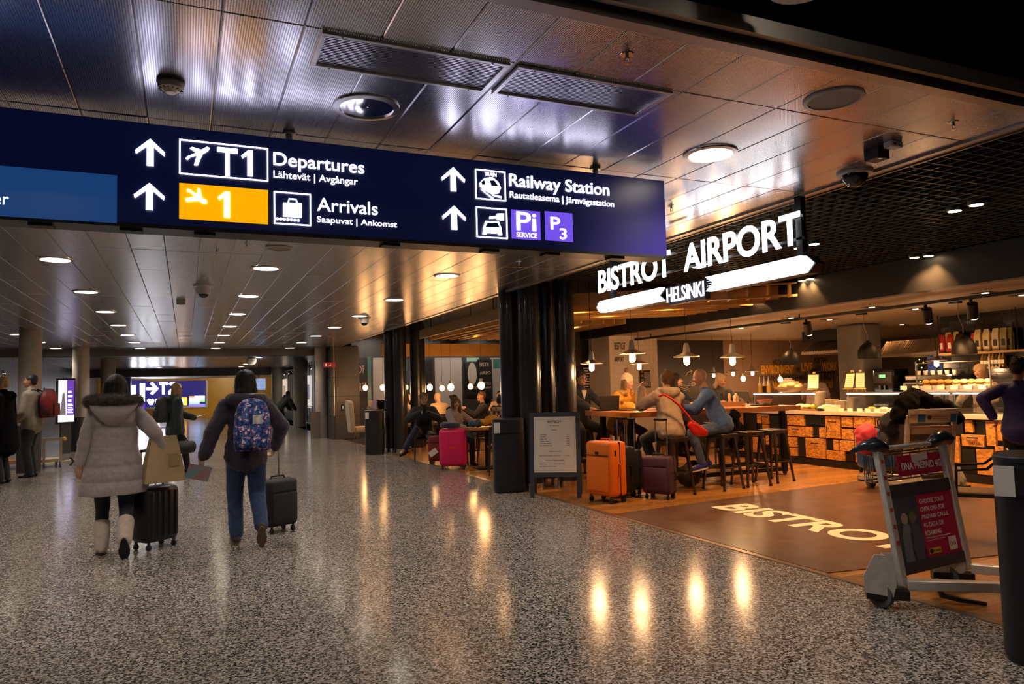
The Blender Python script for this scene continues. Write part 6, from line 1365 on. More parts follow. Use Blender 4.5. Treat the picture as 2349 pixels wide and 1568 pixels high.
person('man with spectacles in a dark suit working at a laptop',(5.93,10.5,0),R(182),1.78,pel=(0,-.05,SH+.13),lean=(8,0),head=(0,-12,0),hands=((.14,.55,1.10),(-.14,.55,1.10)),epole=((.9,0,-.6),(-.9,0,-.6)),feet=((.12,.2,.34),(-.12,.2,.34)),kpole=((.3,1,.3),(-.3,1,.3)),top=cloth('suit_dark',(.012,.012,.016)),tt=.022,coll=True,pants=MATS['suit_dark'],shoe=SB,hair=('short','dark'),skin='tan',vs=.011,specs=True,
 extra=lambda root,J: [B().prism([(-.05,0),(.05,0),(0,-.16)][::-1],.01,T=frame(J['neck']+J['fw']*.115*J['s'],(-1,0,0),(0,0,1))).build('shirt_front',M('shirt_white',(.6,.52,.45),.7),root)])
# ---- rear tables (seat height .47)
S2=.47
ST=dict(feet=((.13,.40,.08),(-.13,.40,.08)),kpole=((.15,1,.6),(-.15,1,.6)))
person('man in a dark jacket sitting cross legged and looking at his phone',(4.50,14.55,0),R(168),1.80,pel=(0,0,S2+.10),lean=(4,0),head=(6,-14,0),hands=((.10,.30,1.0),(-.06,.32,.98)),epole=((1,-.1,-.6),(-1,-.1,-.6)),feet=((.42,.42,.30),(-.10,.42,.08)),kpole=((-.1,1,.9),(-.15,1,.6)),toes=((.7,.7,-.35),(-.1,1,-.05)),top=cloth('jacket_black3',(.008,.009,.013)),tt=.035,coll=True,pants=cloth('jeans_navy',(.010,.016,.036)),shoe=(M('brown_shoe',(.10,.05,.02),.4),m_sole),hair=('short','sandy'),vs=.011,curl=(60,60),palm=((-1,.2,.3),(1,.2,.3)),specs=True)
person('girl with long hair sitting behind the pink suitcase',(4.78,13.45,0),R(195),1.60,pel=(0,0,S2+.09),lean=(6,0),head=(-18,-6,0),hands=((-.02,.34,.72),(-.20,.34,.74)),epole=((1,-.2,-.4),(-1,-.2,-.4)),top=cloth('jumper_lilac',(.30,.27,.30)),tt=.025,hood=True,pants=MATS['jeans_navy'],shoe=SB,hair=('long','sandy'),female=True,vs=.011,**ST)
person('bald man in a beige jumper seen from behind at a rear table',(6.25,18.62,0),R(12),1.78,pel=(0,0,S2+.10),lean=(12,0),head=(25,-8,0),hands=((.2,.40,.80),(-.2,.40,.80)),top=cloth('jumper_beige',(.45,.33,.2)),tt=.025,pants=MATS['jeans_navy'],shoe=SB,hair=('bald','sandy'),vs=.014,**ST)
person('woman in black with a hair bun talking across a rear table',(5.72,16.3,0),R(-70),1.66,pel=(0,0,S2+.09),lean=(10,0),head=(0,-2,0),hands=((.1,.42,.82),(-.15,.42,.82)),top=m_coatblk,tt=.02,pants=MATS['jeans_navy'],shoe=SB,hair=('bun','dark'),female=True,specs=True,vs=.014,**ST)
person('man in a black jumper gesturing across the rear table',(6.48,16.0,0),R(80),1.78,pel=(0,0,S2+.10),lean=(8,0),head=(15,0,0),hands=((.22,.42,.84),(-.05,.48,.98)),top=cloth('jumper_black',(.010,.011,.015)),tt=.02,pants=MATS['jeans_navy'],shoe=SB,hair=('short','sandy'),vs=.014,**ST)
def plaid():
    m=bpy.data.materials.new('plaid_shirt'); m.use_nodes=True; nt=m.node_tree; b=nt.nodes['Principled BSDF']; ck=nt.nodes.new('ShaderNodeTexChecker'); ck.inputs['Scale'].default_value=13; ck.inputs[1].default_value=(.55,.45,.36,1); ck.inputs[2].default_value=(.05,.035,.03,1)
    tc=nt.nodes.new('ShaderNodeTexCoord'); nt.links.new(tc.outputs['Object'],ck.inputs[0]); nt.links.new(ck.outputs[0],b.inputs['Base Color']); b.inputs['Roughness'].default_value=.85; return m
person('person in a black and white plaid shirt leaning over a rear table',(5.62,13.6,0),R(-72),1.70,pel=(0,0,S2+.10),lean=(26,0),head=(10,-12,0),hands=((.15,.52,.80),(-.15,.52,.80)),top=plaid(),tt=.03,hood=True,pants=MATS['jeans_navy'],shoe=SB,hair=('messy','dark'),skin='tan',vs=.013,**ST)
person('dark haired woman at the table beyond the plaid shirt',(6.85,15.0,0),R(110),1.64,pel=(0,0,S2+.09),lean=(10,0),head=(0,-8,0),hands=((.15,.42,.8),(-.1,.42,.95)),top=cloth('top_red',(.30,.06,.04)),tt=.02,pants=MATS['jeans_navy'],shoe=SB,hair=('bob','dark'),female=True,skin='tan',vs=.014,**ST)
person('dark haired man in a pale shirt furthest back at the rear tables',(8.1,18.9,0),R(150),1.74,pel=(0,0,S2+.10),lean=(6,0),head=(0,-4,0),hands=((.2,.4,.8),(-.2,.4,.8)),top=cloth('shirt_pale',(.45,.32,.25)),tt=.02,pants=MATS['jeans_navy'],shoe=SB,hair=('short','dark'),skin='tan',vs=.015,**ST)
person('person half hidden between the black columns at a rear table',(5.18,18.2,0),R(190),1.72,pel=(0,0,S2+.10),lean=(4,0),head=(0,-4,0),hands=((.2,.4,.8),(-.2,.4,.8)),top=cloth('shirt_cream',(.5,.38,.26)),tt=.02,pants=MATS['jeans_navy'],shoe=SB,hair=('short','blond'),vs=.015,**ST)
for i,(x,y,a,l) in enumerate(((6.85,15.0,110,'dark chair under the woman in red'),(8.1,18.9,150,'dark chair under the man in the pale shirt'),(5.18,18.2,190,'dark chair half hidden between the columns'))): dup(ch,(x,y,0),R(a),l)
# ---- counter
person('woman in a royal blue jumper standing at the counter with a hand on her hip',(8.75,5.25,0),R(-58),1.63,lean=(12,0),head=(-35,-8,0),hands=((.22,.42,1.05),(-.27,-.03,.98)),epole=((.9,0,-.6),(-1,-.5,.2)),top=cloth('jumper_royal',(.018,.02,.17),.15),tt=.028,hem=.14,hemr=1.06,pants=cloth('trousers_black4',(.006,.006,.008)),pl=.02,shoe=SB,hair=('messy','dark'),skin='tan',female=True,vs=.010,curl=(50,60),palm=((0,0,-1),(.3,0,-1)))
person('fair haired barista with a ponytail behind the pastry rack',(11.0,7.1,0),R(95),1.62,lean=(6,0),head=(0,-6,0),hands=((.16,.40,1.05),(-.16,.42,1.05)),epole=((.9,-.3,-.6),(-.9,-.3,-.6)),top=cloth('shirt_barista',(.50,.42,.36)),tt=.02,pants=MATS['trousers_black4'],shoe=SB,hair=('pony','lblond'),female=True,vs=.011)
person('dark haired kitchen worker in a pale shirt beside the grey column',(11.3,10.65,0),R(-60),1.66,lean=(6,0),head=(-10,-10,0),hands=((.2,.35,1.0),(-.2,.35,1.0)),sleeve=.5,top=cloth('shirt_rose',(.60,.42,.36)),tt=.022,pants=MATS['trousers_black4'],shoe=SB,hair=('long','brown'),female=True,vs=.012)
# ================================================================= things carried
def local(root,p): return Matrix.Translation(root.location)@Matrix.Rotation(root.rotation_euler[2],4,'Z')@V(p)
def pack(label,root,c,w,d,h,mat,matb,mats=None,extra=None):
    p=local(root,c); t=thing('backpack',label,'backpack',p,root.rotation_euler[2])
    rr=[]
    for f,ws,ds in ((0,.92,.9),(.05,1,1),(.35,1.02,1.05),(.7,.95,.95),(.88,.78,.8),(.97,.5,.55),(1.0,.2,.25)):
        rr.append([(math.copysign(abs(math.cos(a))**.55,math.cos(a))*w/2*ws,math.copysign(abs(math.sin(a))**.6,math.sin(a))*d/2*ds,f*h) for a in [2*PI*k/24 for k in range(24)]])
    B().loft(rr).build('bag_body',mat,t,50); B().rbox((0,-d/2-.01,h*.28),(w*.78,.05,h*.42),.024,3).build('front_pocket',mats or mat,t,50)
    B().loft([[(x*1.01,y*1.01,z) for x,y,z in rr[0]],[(x*1.015,y*1.015,z+h*.06) for x,y,z in rr[0]]]).build('base',matb,t,50)
    for s in (-1,1): B().path([(s*w*.30,d/2,h*.9),(s*w*.36,d/2+.10,h*.98),(s*w*.40,d/2+.22,h*.78),(s*w*.42,d/2+.20,h*.45),(s*w*.38,d/2+.04,h*.1)],.016,8).build('strap',matb,t,60)
    B().path([(-.04,d*.3,h*.97),(0,d*.3,h*1.04),(.04,d*.3,h*.97)],.008,6).build('loop',matb,t)
    if extra: extra(t)
    return t
def floral():
    m=bpy.data.materials.new('floral_print'); m.use_nodes=True; nt=m.node_tree; b=nt.nodes['Principled BSDF']; N=nt.nodes.new; L=nt.links.new
    tc=N('ShaderNodeTexCoord'); n=N('ShaderNodeTexNoise'); n.inputs['Scale'].default_value=24; n.inputs['Detail'].default_value=2; n.inputs['Distortion'].default_value=.5; L(tc.outputs['Object'],n.inputs['Vector'])
    r=N('ShaderNodeValToRGB'); cr=r.color_ramp; cr.interpolation='CONSTANT'; cr.elements[0].position=0; cr.elements[0].color=(.01,.01,.05,1); cr.elements[1].position=.40; cr.elements[1].color=(.015,.03,.20,1)
    for p,c in ((.47,(.02,.16,.38)),(.52,(.02,.02,.12)),(.56,(.55,.03,.12)),(.60,(.62,.60,.66)),(.67,(.05,.05,.30))): e=cr.elements.new(p); e.color=(*c,1)
    L(n.outputs[0],r.inputs[0]); L(r.outputs[0],b.inputs['Base Color']); b.inputs['Roughness'].default_value=.8; return m
m_fl=floral()
w2=PP['walker in a dark purple jacket and blue jeans carrying a floral backpack']
pack('floral print backpack worn by the walker in purple',w2,(.02,-.285,.93),.33,.20,.50,m_fl,m_black,extra=lambda t: B().rbox((.03,-.138,.30),(.085,.004,.085),.002).build('patch',M('patch_pale',(.5,.45,.42),.7,var=.4,scale=40),t))
w4=PP['tall man in a beige jacket wearing a red and black backpack, facing left']
pack('red and black backpack on the man in the beige jacket',w4,(0,-.275,1.12),.36,.26,.56,M('pack_red',(.010,.009,.009),.6,col2=(.30,.008,.008),scale=5,detail=2),m_black)
w3=PP['smiling woman in a dark green parka holding a phone and a duffel bag']
pack('black backpack worn by the woman in the green parka',w3,(0,-.245,.98),.30,.22,.48,m_blk_ny,m_black)
p=local(w3,(.24,.02,.38)); db=thing('duffel_bag','black duffel bag hanging from the hand of the woman in green','bag',p,w3.rotation_euler[2]+R(8))
B().loft([[(.13*math.cos(a)*f,y,.13+.13*math.sin(a)*f*(1 if math.sin(a)<0 else .8)) for a in [2*PI*k/20 for k in range(20)]] for y,f in ((-.28,.75),(-.26,.95),(-.1,1.05),(.1,1.05),(.26,.95),(.28,.75))]).build('bag_body',m_blk_ny,db,50)
for s in (-1,1): B().path([(s*.07,-.14,.23),(s*.03,-.06,.36),(0,0,.375),(s*.03,.06,.36),(s*.07,.14,.23)],.010,8).build('handle',m_black,db,60)
ph=local(w3,(-.08,.47,1.07)); o=B().rbox((0,0,0),(.075,.15,.009),.004).build('smartphone',m_white); B().box(-.034,-.068,.0046,.034,.068,.0052).build('display',M('phone_display',(.5,.55,.65),.2,es=.8,ecol=(.6,.7,.9)),o); o.location=ph; o.rotation_euler=(R(12),0,w3.rotation_euler[2]); tag(o,'white smartphone held out by the woman in green','phone')
q=local(w2,(-.43,.06,.72)); o=B().box(-.005,-.12,-.07,.001,.12,.07).box(.002,-.115,-.065,.007,.125,.07).build('brochure',M('brochure_teal',(.02,.22,.26),.5,col2=(.3,.06,.03),scale=7)); B().box(.0075,-.05,-.05,.0085,.1,.05).build('cover_picture',M('cover_red',(.45,.12,.08),.5,var=.5,scale=20),o); o.location=q; o.rotation_euler=(R(10),R(15),R(60)); tag(o,'teal brochure held by the walker in purple','brochure')
wb=PP['short haired woman in a cream padded jacket on a bar stool']
rb=thing('shoulder_bag','red leather shoulder bag worn by the woman in cream','bag',local(wb,(.27,-.20,.76)),wb.rotation_euler[2]); m_redl=M('red_leather',(.72,.020,.012),.4,var=.1,scale=10)
b=B(); cap(b,(-.08,0,.17),(.0,0,.09),.06,.085,(0,0,1),.7); cap(b,(0,0,.09),(.13,0,.04),.085,.05,(0,0,1),.7); skin_mesh(b,'bag_body',m_redl,rb,.01,3)
B().path([(-.10,-.055,.20),(.0,-.067,.14),(.13,-.05,.075)],.004,6).build('zip',m_brass,rb)
def lc_(p): return V(p)
B().path([(-.07,-.02,.20),(-.16,-.035,.31),(-.27,-.035,.43),(-.36,-.01,.51),(-.42,.06,.565),(-.44,.16,.54)],.015,8).build('strap',m_redl,rb,60)
o=B().rbox((0,0,0),(.08,.15,.012),.004).build('pink_phone',M('phone_pink',(.75,.15,.22),.4)); o.location=local(PP['laughing woman in a mustard coat and cream bobble hat across the bar table'],(-.15,.44,1.33)); o.rotation_euler=(R(70),0,R(30)); tag(o,'pink phone in the hand of the woman in mustard','phone')
o=B().rbox((0,0,0),(.08,.15,.012),.004).build('black_phone',m_black); o.location=local(PP['man in a dark jacket sitting cross legged and looking at his phone'],(.02,.40,1.04)); o.rotation_euler=(R(60),0,R(168)); tag(o,'black phone held by the man in the dark jacket','phone')
blob('black_rucksack','black rucksack on the floor between the occupied stools','bag',(6.42,8.35,.17),[((0,0,0),(.17,.12,.16)),((.08,0,.08),(.14,.11,.13))],m_blk_ny)
blob('black_jacket','black jacket hanging from the table edge behind the empty stools','jacket',(7.35,8.44,.78),[((0,0,.16),(.10,.06,.12)),((.02,0,-.02),(.15,.08,.16)),((.03,0,-.2),(.14,.08,.12))],m_coatblk)
# the cream jacket's grey sleeve of a person out of frame is not built; only what stands in view
blob('yellow_jacket','mustard jacket heaped on the nearest rear table','jacket',(5.20,12.50,.84),[((-.16,0,0),(.10,.10,.07)),((0,.02,.03),(.15,.13,.09)),((.16,-.02,0),(.11,.1,.07))],M('mustard_cloth',(.55,.25,.02),.8,var=.25,scale=9),.015)
blob('blue_scarf','blue scarf bundled on the nearest rear table','scarf',(4.88,12.55,.82),[((-.07,0,0),(.09,.09,.06)),((.06,0,.01),(.09,.09,.07))],M('blue_cloth',(.03,.10,.22),.8,var=.3,scale=9),.015)
# ================================================================= ceiling fittings near the viewer
def grille(x0,x1,label):
    t=thing('air_grille',label,'vent',((x0+x1)/2,(VY[0]+VY[1])/2,CZ)); w=(x1-x0)/2; d=(VY[1]-VY[0])/2; z=-.014
    B().box(-w,-d,z,w,-d+.022,0).box(-w,d-.022,z,w,d,0).box(-w,-d+.022,z,-w+.022,d-.022,0).box(w-.022,-d+.022,z,w,d-.022,0).build('frame',m_silver,t,bevel=.002)
    B().box(-w+.022,-d+.022,-.002,w-.022,d-.022,-.001).build('backing',m_black,t)
    me=B().box(-w+.022,-.0055,-.006,w-.022,.0055,-.0045).mesh('louvre',M('louvre_metal',(.62,.62,.65),.28,.9)); n=19
    for k in range(n):
        o=bpy.data.objects.new('louvre',me); COL.objects.link(o); o.parent=t; o.location=(0,-d+.03+k*(2*d-.06)/(n-1),0); o.rotation_euler=(R(9),0,0)
    for sx in (-.8,.8):
        for sy in (-1,1): B().ball((w*sx,sy*(d-.011),z-.001),(.005,.005,.003),8).build('screw',m_chrome,t)
grille(*VX[0],'long louvred air grille left of the pair above the direction sign'); grille(*VX[1],'long louvred air grille right of the pair above the direction sign')
p=onZ(392,186,CZ); t=thing('smoke_detector','cream smoke detector on the near ceiling panel','detector',p); m_crm=M('cream_plastic',(.75,.64,.5),.5)
B().lathe([(0,-.058),(.022,-.056),(.034,-.045),(.052,-.036),(.056,-.018),(.050,0),(0,0)],n=28).build('body',m_crm,t,35); B().lathe([(.05,-.012),(.06,-.010),(.06,0),(.05,0),(.05,-.012)],n=28).build('base',m_charc,t,40)
for k in range(14): a=2*PI*k/14; B().cbox((.043*math.cos(a),.043*math.sin(a),-.0425),(.016,.003,.004),0,Matrix.Translation((.043*math.cos(a),.043*math.sin(a),-.0425))@Matrix.Rotation(a,4,'Z')@Matrix.Translation((-.043*math.cos(a),-.043*math.sin(a),.0425))).build('slot',m_black,t)
def sprinkler(px,py,label,z=CZ):
    p=onZ(px,py,z); t=thing('sprinkler',label,'sprinkler',p); B().lathe([(0,-.004),(.028,-.004),(.03,0),(0,0)],n=20).build('rosette',m_chrome,t,40); B().tube((0,0,-.004),(0,0,-.022),.009).build('nozzle',m_chrome,t); B().path([(-.009,0,-.02),(-.011,0,-.034),(0,0,-.042),(.011,0,-.034),(.009,0,-.02)],.0025,6).build('yoke',m_chrome,t); B().lathe([(0,-.045),(.013,-.045),(.013,-.043),(0,-.043)],n=14).build('deflector',m_chrome,t)
for i,(a,b) in enumerate(((1438,124),(2186,280),(1540,472),(566,560),(1190,600),(497,572))): sprinkler(a,b,['chrome sprinkler head beside the right air grille','chrome sprinkler head near the grid ceiling','chrome sprinkler head beside the sign end','small sprinkler head under the hall ceiling left of a speaker disc','small sprinkler head near the cafe columns','small sprinkler head left of the middle light row'][i])
def disc(px,py,r,label):
    p=onZ(px,py,CZ); t=thing('ceiling_speaker',label,'speaker',p); B().lathe([(r*.86,-.012),(r,-.008),(r*1.02,0),(r*.86,0),(r*.86,-.012)],n=36).build('rim',m_lgrey,t,40); B().lathe([(0,-.008),(r*.86,-.008),(r*.86,0),(0,0)],n=36).build('mesh',M('speaker_mesh',(.24,.215,.19),.6,var=.25,scale=400),t)
disc(1912,226,.145,'large round ceiling speaker near the top right'); disc(640,568,.13,'round ceiling speaker beneath the direction sign')
def domecam(px,py,r,label,dark=True):
    p=onZ(px,py,CZ); t=thing('dome_camera',label,'camera',p); B().lathe([(0,-.02),(r*1.35,-.018),(r*1.4,0),(0,0)],n=28).build('plate',m_white,t,40)
    if dark: B().lathe([(0,-.02-r*.95),(r*.4,-.02-r*.86),(r*.75,-.02-r*.6),(r*.95,-.02-r*.25),(r,-.02),(0,-.02)],n=28).build('dome',m_blackg,t,60)
    else: B().lathe([(0,-.12),(r*.9,-.11),(r,-.02),(0,-.02)],n=24).build('housing',m_white,t,50); B().ball((0,0,-.11),(r*.7,r*.7,r*.6),14).build('dome',m_blackg,t,60)
domecam(1960,396,.088,'black dome camera on a white plate at the ceiling edge'); domecam(467,655,.09,'white dome camera hanging under the hall ceiling',False); domecam(836,728,.09,'white dome camera near the cafe front ceiling',False)
p=onZ(2010,340,CZ); o=B().box(-.05,-.05,-.075,.05,.05,0).build('sensor_box',m_black); o.location=p; tag(o,'black sensor box on the ceiling near the dome camera','sensor'); B().box(-.04,-.052,-.08,-.01,-.03,-.07).build('lens',m_chrome,o)
p=onZ(2048,325,CZ); o=B().rbox((0,0,-.02),(.10,.06,.04),.008).build('motion_sensor',m_white); o.location=p; tag(o,'small white motion sensor beside the black sensor box','sensor'); B().box(-.03,-.032,-.028,-.012,-.028,-.015).build('window',m_black,o)
p=onZ(2196,600,CZ); p.z=CZ-.002; o=B().lathe([(0,-.045),(.05,-.04),(.055,0),(0,0)],n=24).build('smoke_detector',m_crm,None,40); o.location=p; tag(o,'cream smoke detector under the black grid ceiling','detector'); B().tube((0,0,-.046),(0,0,-.044),.012).build('led',m_charc,o); B().tube((0,0,0),(0,0,3.45-CZ),.01).build('rod',m_black,o)
p=onZ(415,690,CZ); o=B().lathe([(0,-.06),(.06,-.05),(.065,0),(0,0)],n=20).build('smoke_detector',m_lgrey,None,40); o.location=p; tag(o,'small grey smoke detector far down the hall ceiling','detector'); B().tube((0,0,-.061),(0,0,-.059),.012).build('led',m_charc,o)
for k,(px,py) in enumerate(((2125,721),(1735,745),(1658,752))):
    p=onZ(px,py,2.5); o=B().lathe([(0,-.04),(.06,-.035),(.065,0),(0,0)],n=24).build('smoke_detector',m_crm,None,40); o.location=(min(p.x,12.5),p.y,2.5); tag(o,'cream smoke detector on the low warm ceiling, %s'%['right one','middle one','left one'][k],'detector'); B().tube((0,0,-.041),(0,0,-.039),.012).build('led',m_charc,o)
# ================================================================= hall columns
m_hcol=M('column_beige',(.50,.44,.37),.5,var=.05,scale=3)
def hcol(x,y,label,base=True,r=.245):
    t=thing('round_column',label,'column',(x,y,0)); B().lathe([(r,0),(r,CZ)],n=36).build('shaft',m_hcol,t,60)
    if base: B().lathe([(r+.012,0),(r+.012,.95),(r,.95)],n=36).build('base_cladding',m_charc,t,60)
hcol(-2.93,17.75,'thick beige round column behind the man with the red backpack',r=.205); hcol(-2.70,23.7,'beige round column beside the advertising screen',r=.215); hcol(-2.65,31,'third beige round column further down on the left'); hcol(4.02,24.1,'beige round column beside the grey pier',False,.2); hcol(4.6,33,'pale green lit round column among the posters',False,.3); hcol(4.6,42,'furthest round column on the right',False,.3)
o=B().box(-.15,-.02,0,.15,.02,.85).build('column_panel',m_grey); o.location=(3.78,23.87,0); o.rotation_euler=(0,0,R(10)); tag(o,'low grey panel leaning against the beige column by the pier','panel')
# advertising screen on the left
A0=onY(150,958,23.0); sc=thing('advert_screen','upright illuminated advertising screen in a black case on the left','screen',(A0.x,23.0,.80),R(28)); sc.scale=(.62,.8,.85)
B().box(-.36,-.06,0,.36,.06,1.45).build('case',m_black,sc,bevel=.01); B().box(-.32,-.065,.06,.32,-.06,1.39).build('display',M('ad_white',(.6,.62,.75),.3,es=1.6,ecol=(.60,.62,.80)),sc)
B().box(.02,-.068,.28,.32,-.065,1.39).build('printed_panel',M('ad_violet',(.12,.04,.4),.3,es=.9,ecol=(.14,.05,.48)),sc)
for k in range(4): B().box(.06,-.070,.98-k*.14,.20+.04*(k%2),-.068,1.05-k*.14).build('print_line',M('ad_text',(.9,.9,1),.3,es=2,ecol=(.9,.9,1)),sc)
for k in range(6): B().box(.05,-.070,.34+k*.055,.27-.03*(k%2),-.068,.36+k*.055).build('print_line',MATS['ad_text'],sc)
B().prism([(-.28,.28),(-.02,.28),(-.04,.75),(-.08,1.0),(-.16,.95),(-.2,.6)],.002,T=frame((0,-.066,0),(1,0,0),(0,0,1))).build('printed_figure',M('ad_figure',(.3,.27,.3),.4,es=.25,ecol=(.4,.36,.4)),sc)
B().box(-.2,-.05,-.94,.2,.05,0).build('stand',m_charc,sc)
# far wall screen
wsn=thing('wall_screen','huge far wall screen with a white arrow and T2','screen',(0,FY-.08,.7)); 
def Fp(x,y): p=onY(x,y,FY-.1); return (p.x,p.z-.7)
a=Fp(330,934); b=Fp(472,872); B().box(a[0],-.04,a[1],b[0],.08,b[1]).build('case',M('wall_navy',(.01,.01,.08),.3,es=.9,ecol=(.025,.02,.16)),wsn)
B().box(b[0],-.06,a[1]-.06,b[0]+.12,.08,b[1]).box(a[0]-.1,-.06,a[1]-.12,b[0]+.12,.08,a[1]).build('frame',m_white,wsn)
MW=M('wall_white',(1,1,1),.3,es=15,ecol=(.9,.92,1))
def fpoly(pts,mat,name='pictogram',d=.05):
    q=[Fp(*p) for p in pts]; ar=sum(q[i][0]*q[(i+1)%len(q)][1]-q[(i+1)%len(q)][0]*q[i][1] for i in range(len(q)))
    if ar<0: q=q[::-1]
    B().prism(q,.01,T=frame((0,-d,0),(1,0,0),(0,0,1))).build(name,mat,wsn)
fpoly([(334,888),(352,888),(344,879),(350,876),(364,891),(350,905),(344,902),(352,894),(334,894)],MW,'arrow')
fpoly([(365,877),(385,877),(385,882),(378,882),(378,904),(372,904),(372,882),(365,882)],MW,'lettering'); fpoly([(387,880),(392,876),(400,876),(404,881),(402,888),(393,899),(404,899),(404,904),(386,904),(386,898),(397,886),(398,882),(394,881),(392,884)],MW,'lettering')
fpoly([(337,918),(341,914),(347,916),(351,914),(354,918),(350,928),(343,928)],MW); fpoly([(356,915),(366,915),(366,929),(356,929)],MW); fpoly([(405,911),(429,911),(429,929),(405,929)],M('wall_orange',(1,.4,0),.3,es=3,ecol=(1,.42,.02)),'colour_panel'); fpoly([(414,915),(422,915),(422,925),(414,925)],MW,'lettering',.07)
for i,(x0,y0,x1,y1,c) in enumerate(((434,908,446,912,(.8,.3,.1)),(446,907,470,916,(.55,.65,.9)),(434,912,460,922,(.6,.75,1)),(458,916,470,921,(.2,.75,.15)),(434,922,458,926,(.3,.7,.4)),(433,926,471,932,(.2,.15,.6)))): fpoly([(x0,y1),(x1,y1),(x1,y0),(x0,y0)],M('tv%d'%i,c,.3,es=1.6,ecol=c),'screen_patch',.055)
sw=thing('side_screen','narrow bright side screen left of the far wall screen','screen',(Fp(318,900)[0],50.2,.45),R(50)); B().box(-.75,-.05,.1,.75,.05,2.05).build('case',MATS['wall_navy'],sw); B().box(-.62,-.06,.95,-.12,-.05,1.75).box(.22,-.06,.75,.62,-.05,1.85).build('display',MW,sw); B().box(.2,-.06,.25,.62,-.05,.65).build('display',M('ad_violet',(.12,.04,.4)),sw); B().box(-.7,-.04,-.7,-.6,.04,.1).box(.6,-.04,-.7,.7,.04,.1).build('stand',m_white,sw)
o=B().box(-.18,-.3,0,.18,.3,2.6).build('navy_pylon',m_navy); o.location=(onY(292,900,45.5).x,45.5,0); tag(o,'navy pylon left of the far wall screen','pylon')
# clock, hanging screen, exit sign
p=onY(577,827,30); t=thing('wall_clock','round hanging clock far down the hall','clock',p); B().lathe([(0,-.04),(.17,-.04),(.19,0),(.17,.04),(0,.04)],n=32,T=Matrix.Rotation(R(90),4,'X')).build('case',m_lgrey,t,40); B().box(-.008,-.05,-.02,.008,-.042,.12).box(-.02,-.05,-.008,.09,-.042,.008).build('hands',m_black,t); B().tube((0,0,.17),(0,0,CZ-p.z),.012,n=6).build('rod',m_charc,t)
p=onY(594,895,34); t=thing('hanging_screen','small blue information screen hanging on the right','screen',(p.x,34,p.z)); B().box(-.3,-.03,0,.3,.05,.55).build('case',m_black,t); B().box(-.28,-.035,.02,.28,-.03,.53).build('display',M('info_blue',(.3,.4,.6),.3,es=.7,ecol=(.3,.42,.7),col2=(.15,.2,.35),scale=5),t); B().tube((0,0,.55),(0,0,CZ-p.z),.015,n=6).build('rod',m_charc,t)
p=onY(749,842,22.7); t=thing('exit_sign','small red exit sign beside the grey pier','sign',(4.08,22.7,p.z)); B().box(-.22,-.02,0,.14,.02,.15).build('case',M('exit_red',(.25,.02,.02),.4,es=.4,ecol=(.3,.02,.02)),t); B().box(-.17,-.024,.04,-.13,-.02,.11).build('pictogram',M('exit_white',(.8,.6,.5),.4,es=.5,ecol=(.8,.6,.5)),t); B().prism([(-.08,.05),(0,.05),(0,.11),(-.02,.07)],.004,T=frame((0,-.02,0),(1,0,0),(0,0,1))).build('pictogram',MATS['exit_white'],t); B().tube((0,0,.15),(0,0,CZ-p.z),.01,n=6).build('rod',m_charc,t)
o=B().rbox((0,0,0),(.10,.05,.2),.02).build('extinguisher_box',m_black); o.location=(4.45,22.79,.98); tag(o,'small black wall unit on the grey pier','wall unit'); B().box(-.02,-.03,-.04,.02,-.026,.05).build('indicator',m_white,o)
# posters on the right wall
for k,(x0,x1,y0,y1,c,l) in enumerate(((678,683,866,928,(.85,.7,.55),'narrow lit poster'),(684,698,864,932,(.75,.72,.66),'cream lit poster with a small figure'),(700,714,861,934,(.8,.72,.68),'tall lit poster with a lilac picture'),(632,638,874,920,(.7,.45,.3),'small lit brown poster'),(639,647,871,921,(.8,.42,.12),'lit orange poster'),(648,658,869,924,(.85,.68,.52),'lit peach poster'))):
    a=onX(x1,(y0+y1)/2,5.5); b=onX(x0,(y0+y1)/2,5.5); zt=onX((x0+x1)/2,y0,5.5).z; zb=onX((x0+x1)/2,y1,5.5).z
    t=thing('lit_poster',l+' on the side wall, %s'%['behind the rail','by the column','nearest the pier','furthest','in the far trio','right of the far trio'][k],'poster',(5.5,(a.y+b.y)/2,zb)); h=(b.y-a.y)/2*.95
    B().box(-.02,-h,0,.03,h,zt-zb).build('lightbox',M('poster%d'%k,c,.4,es=.75,ecol=c),t); B().box(-.03,-h*.6,(zt-zb)*.25,-.021,h*.6,(zt-zb)*.72).build('printed_picture',M('pposter%d'%k,[(.6,.5,.4),(.45,.4,.35),(.4,.38,.5),(.4,.25,.15),(.6,.3,.08),(.7,.5,.35)][k],.5,es=.3,ecol=[(.6,.5,.4),(.45,.4,.35),(.4,.38,.5),(.4,.25,.15),(.6,.3,.08),(.7,.5,.35)][k],var=.5,scale=6),t)
tk=B().box(4.88,26,2.62,4.94,45,2.66).build('track_rail',m_charc); tag(tk,'long lighting rail in front of the side wall posters','track')
for y_ in (27,33,39,44): B().tube((4.91,y_,2.66),(4.91,y_,CZ+.02),.012,n=6).build('rod',m_charc,tk)
for k in range(10):
    y_=27+1.9*k; t=thing('rail_spotlight','small rail spotlight aimed at the posters, %s from the viewer'%(ordn+['tenth'])[k],'light',(4.91,y_,2.62),0,'rail spotlights'); B().tube((0,0,0),(.1,.0,-.12),.05,n=12).build('body',m_silver,t,40); B().tube((.1,0,-.12),(.102,0,-.123),.045,n=12).build('lens',m_lamp,t)
    if k%2==0: lamp('rail_lamp','SPOT',(5.05,y_,2.45),45,(1,.82,.6),.05,(5.55,y_,1.2),90,.5)
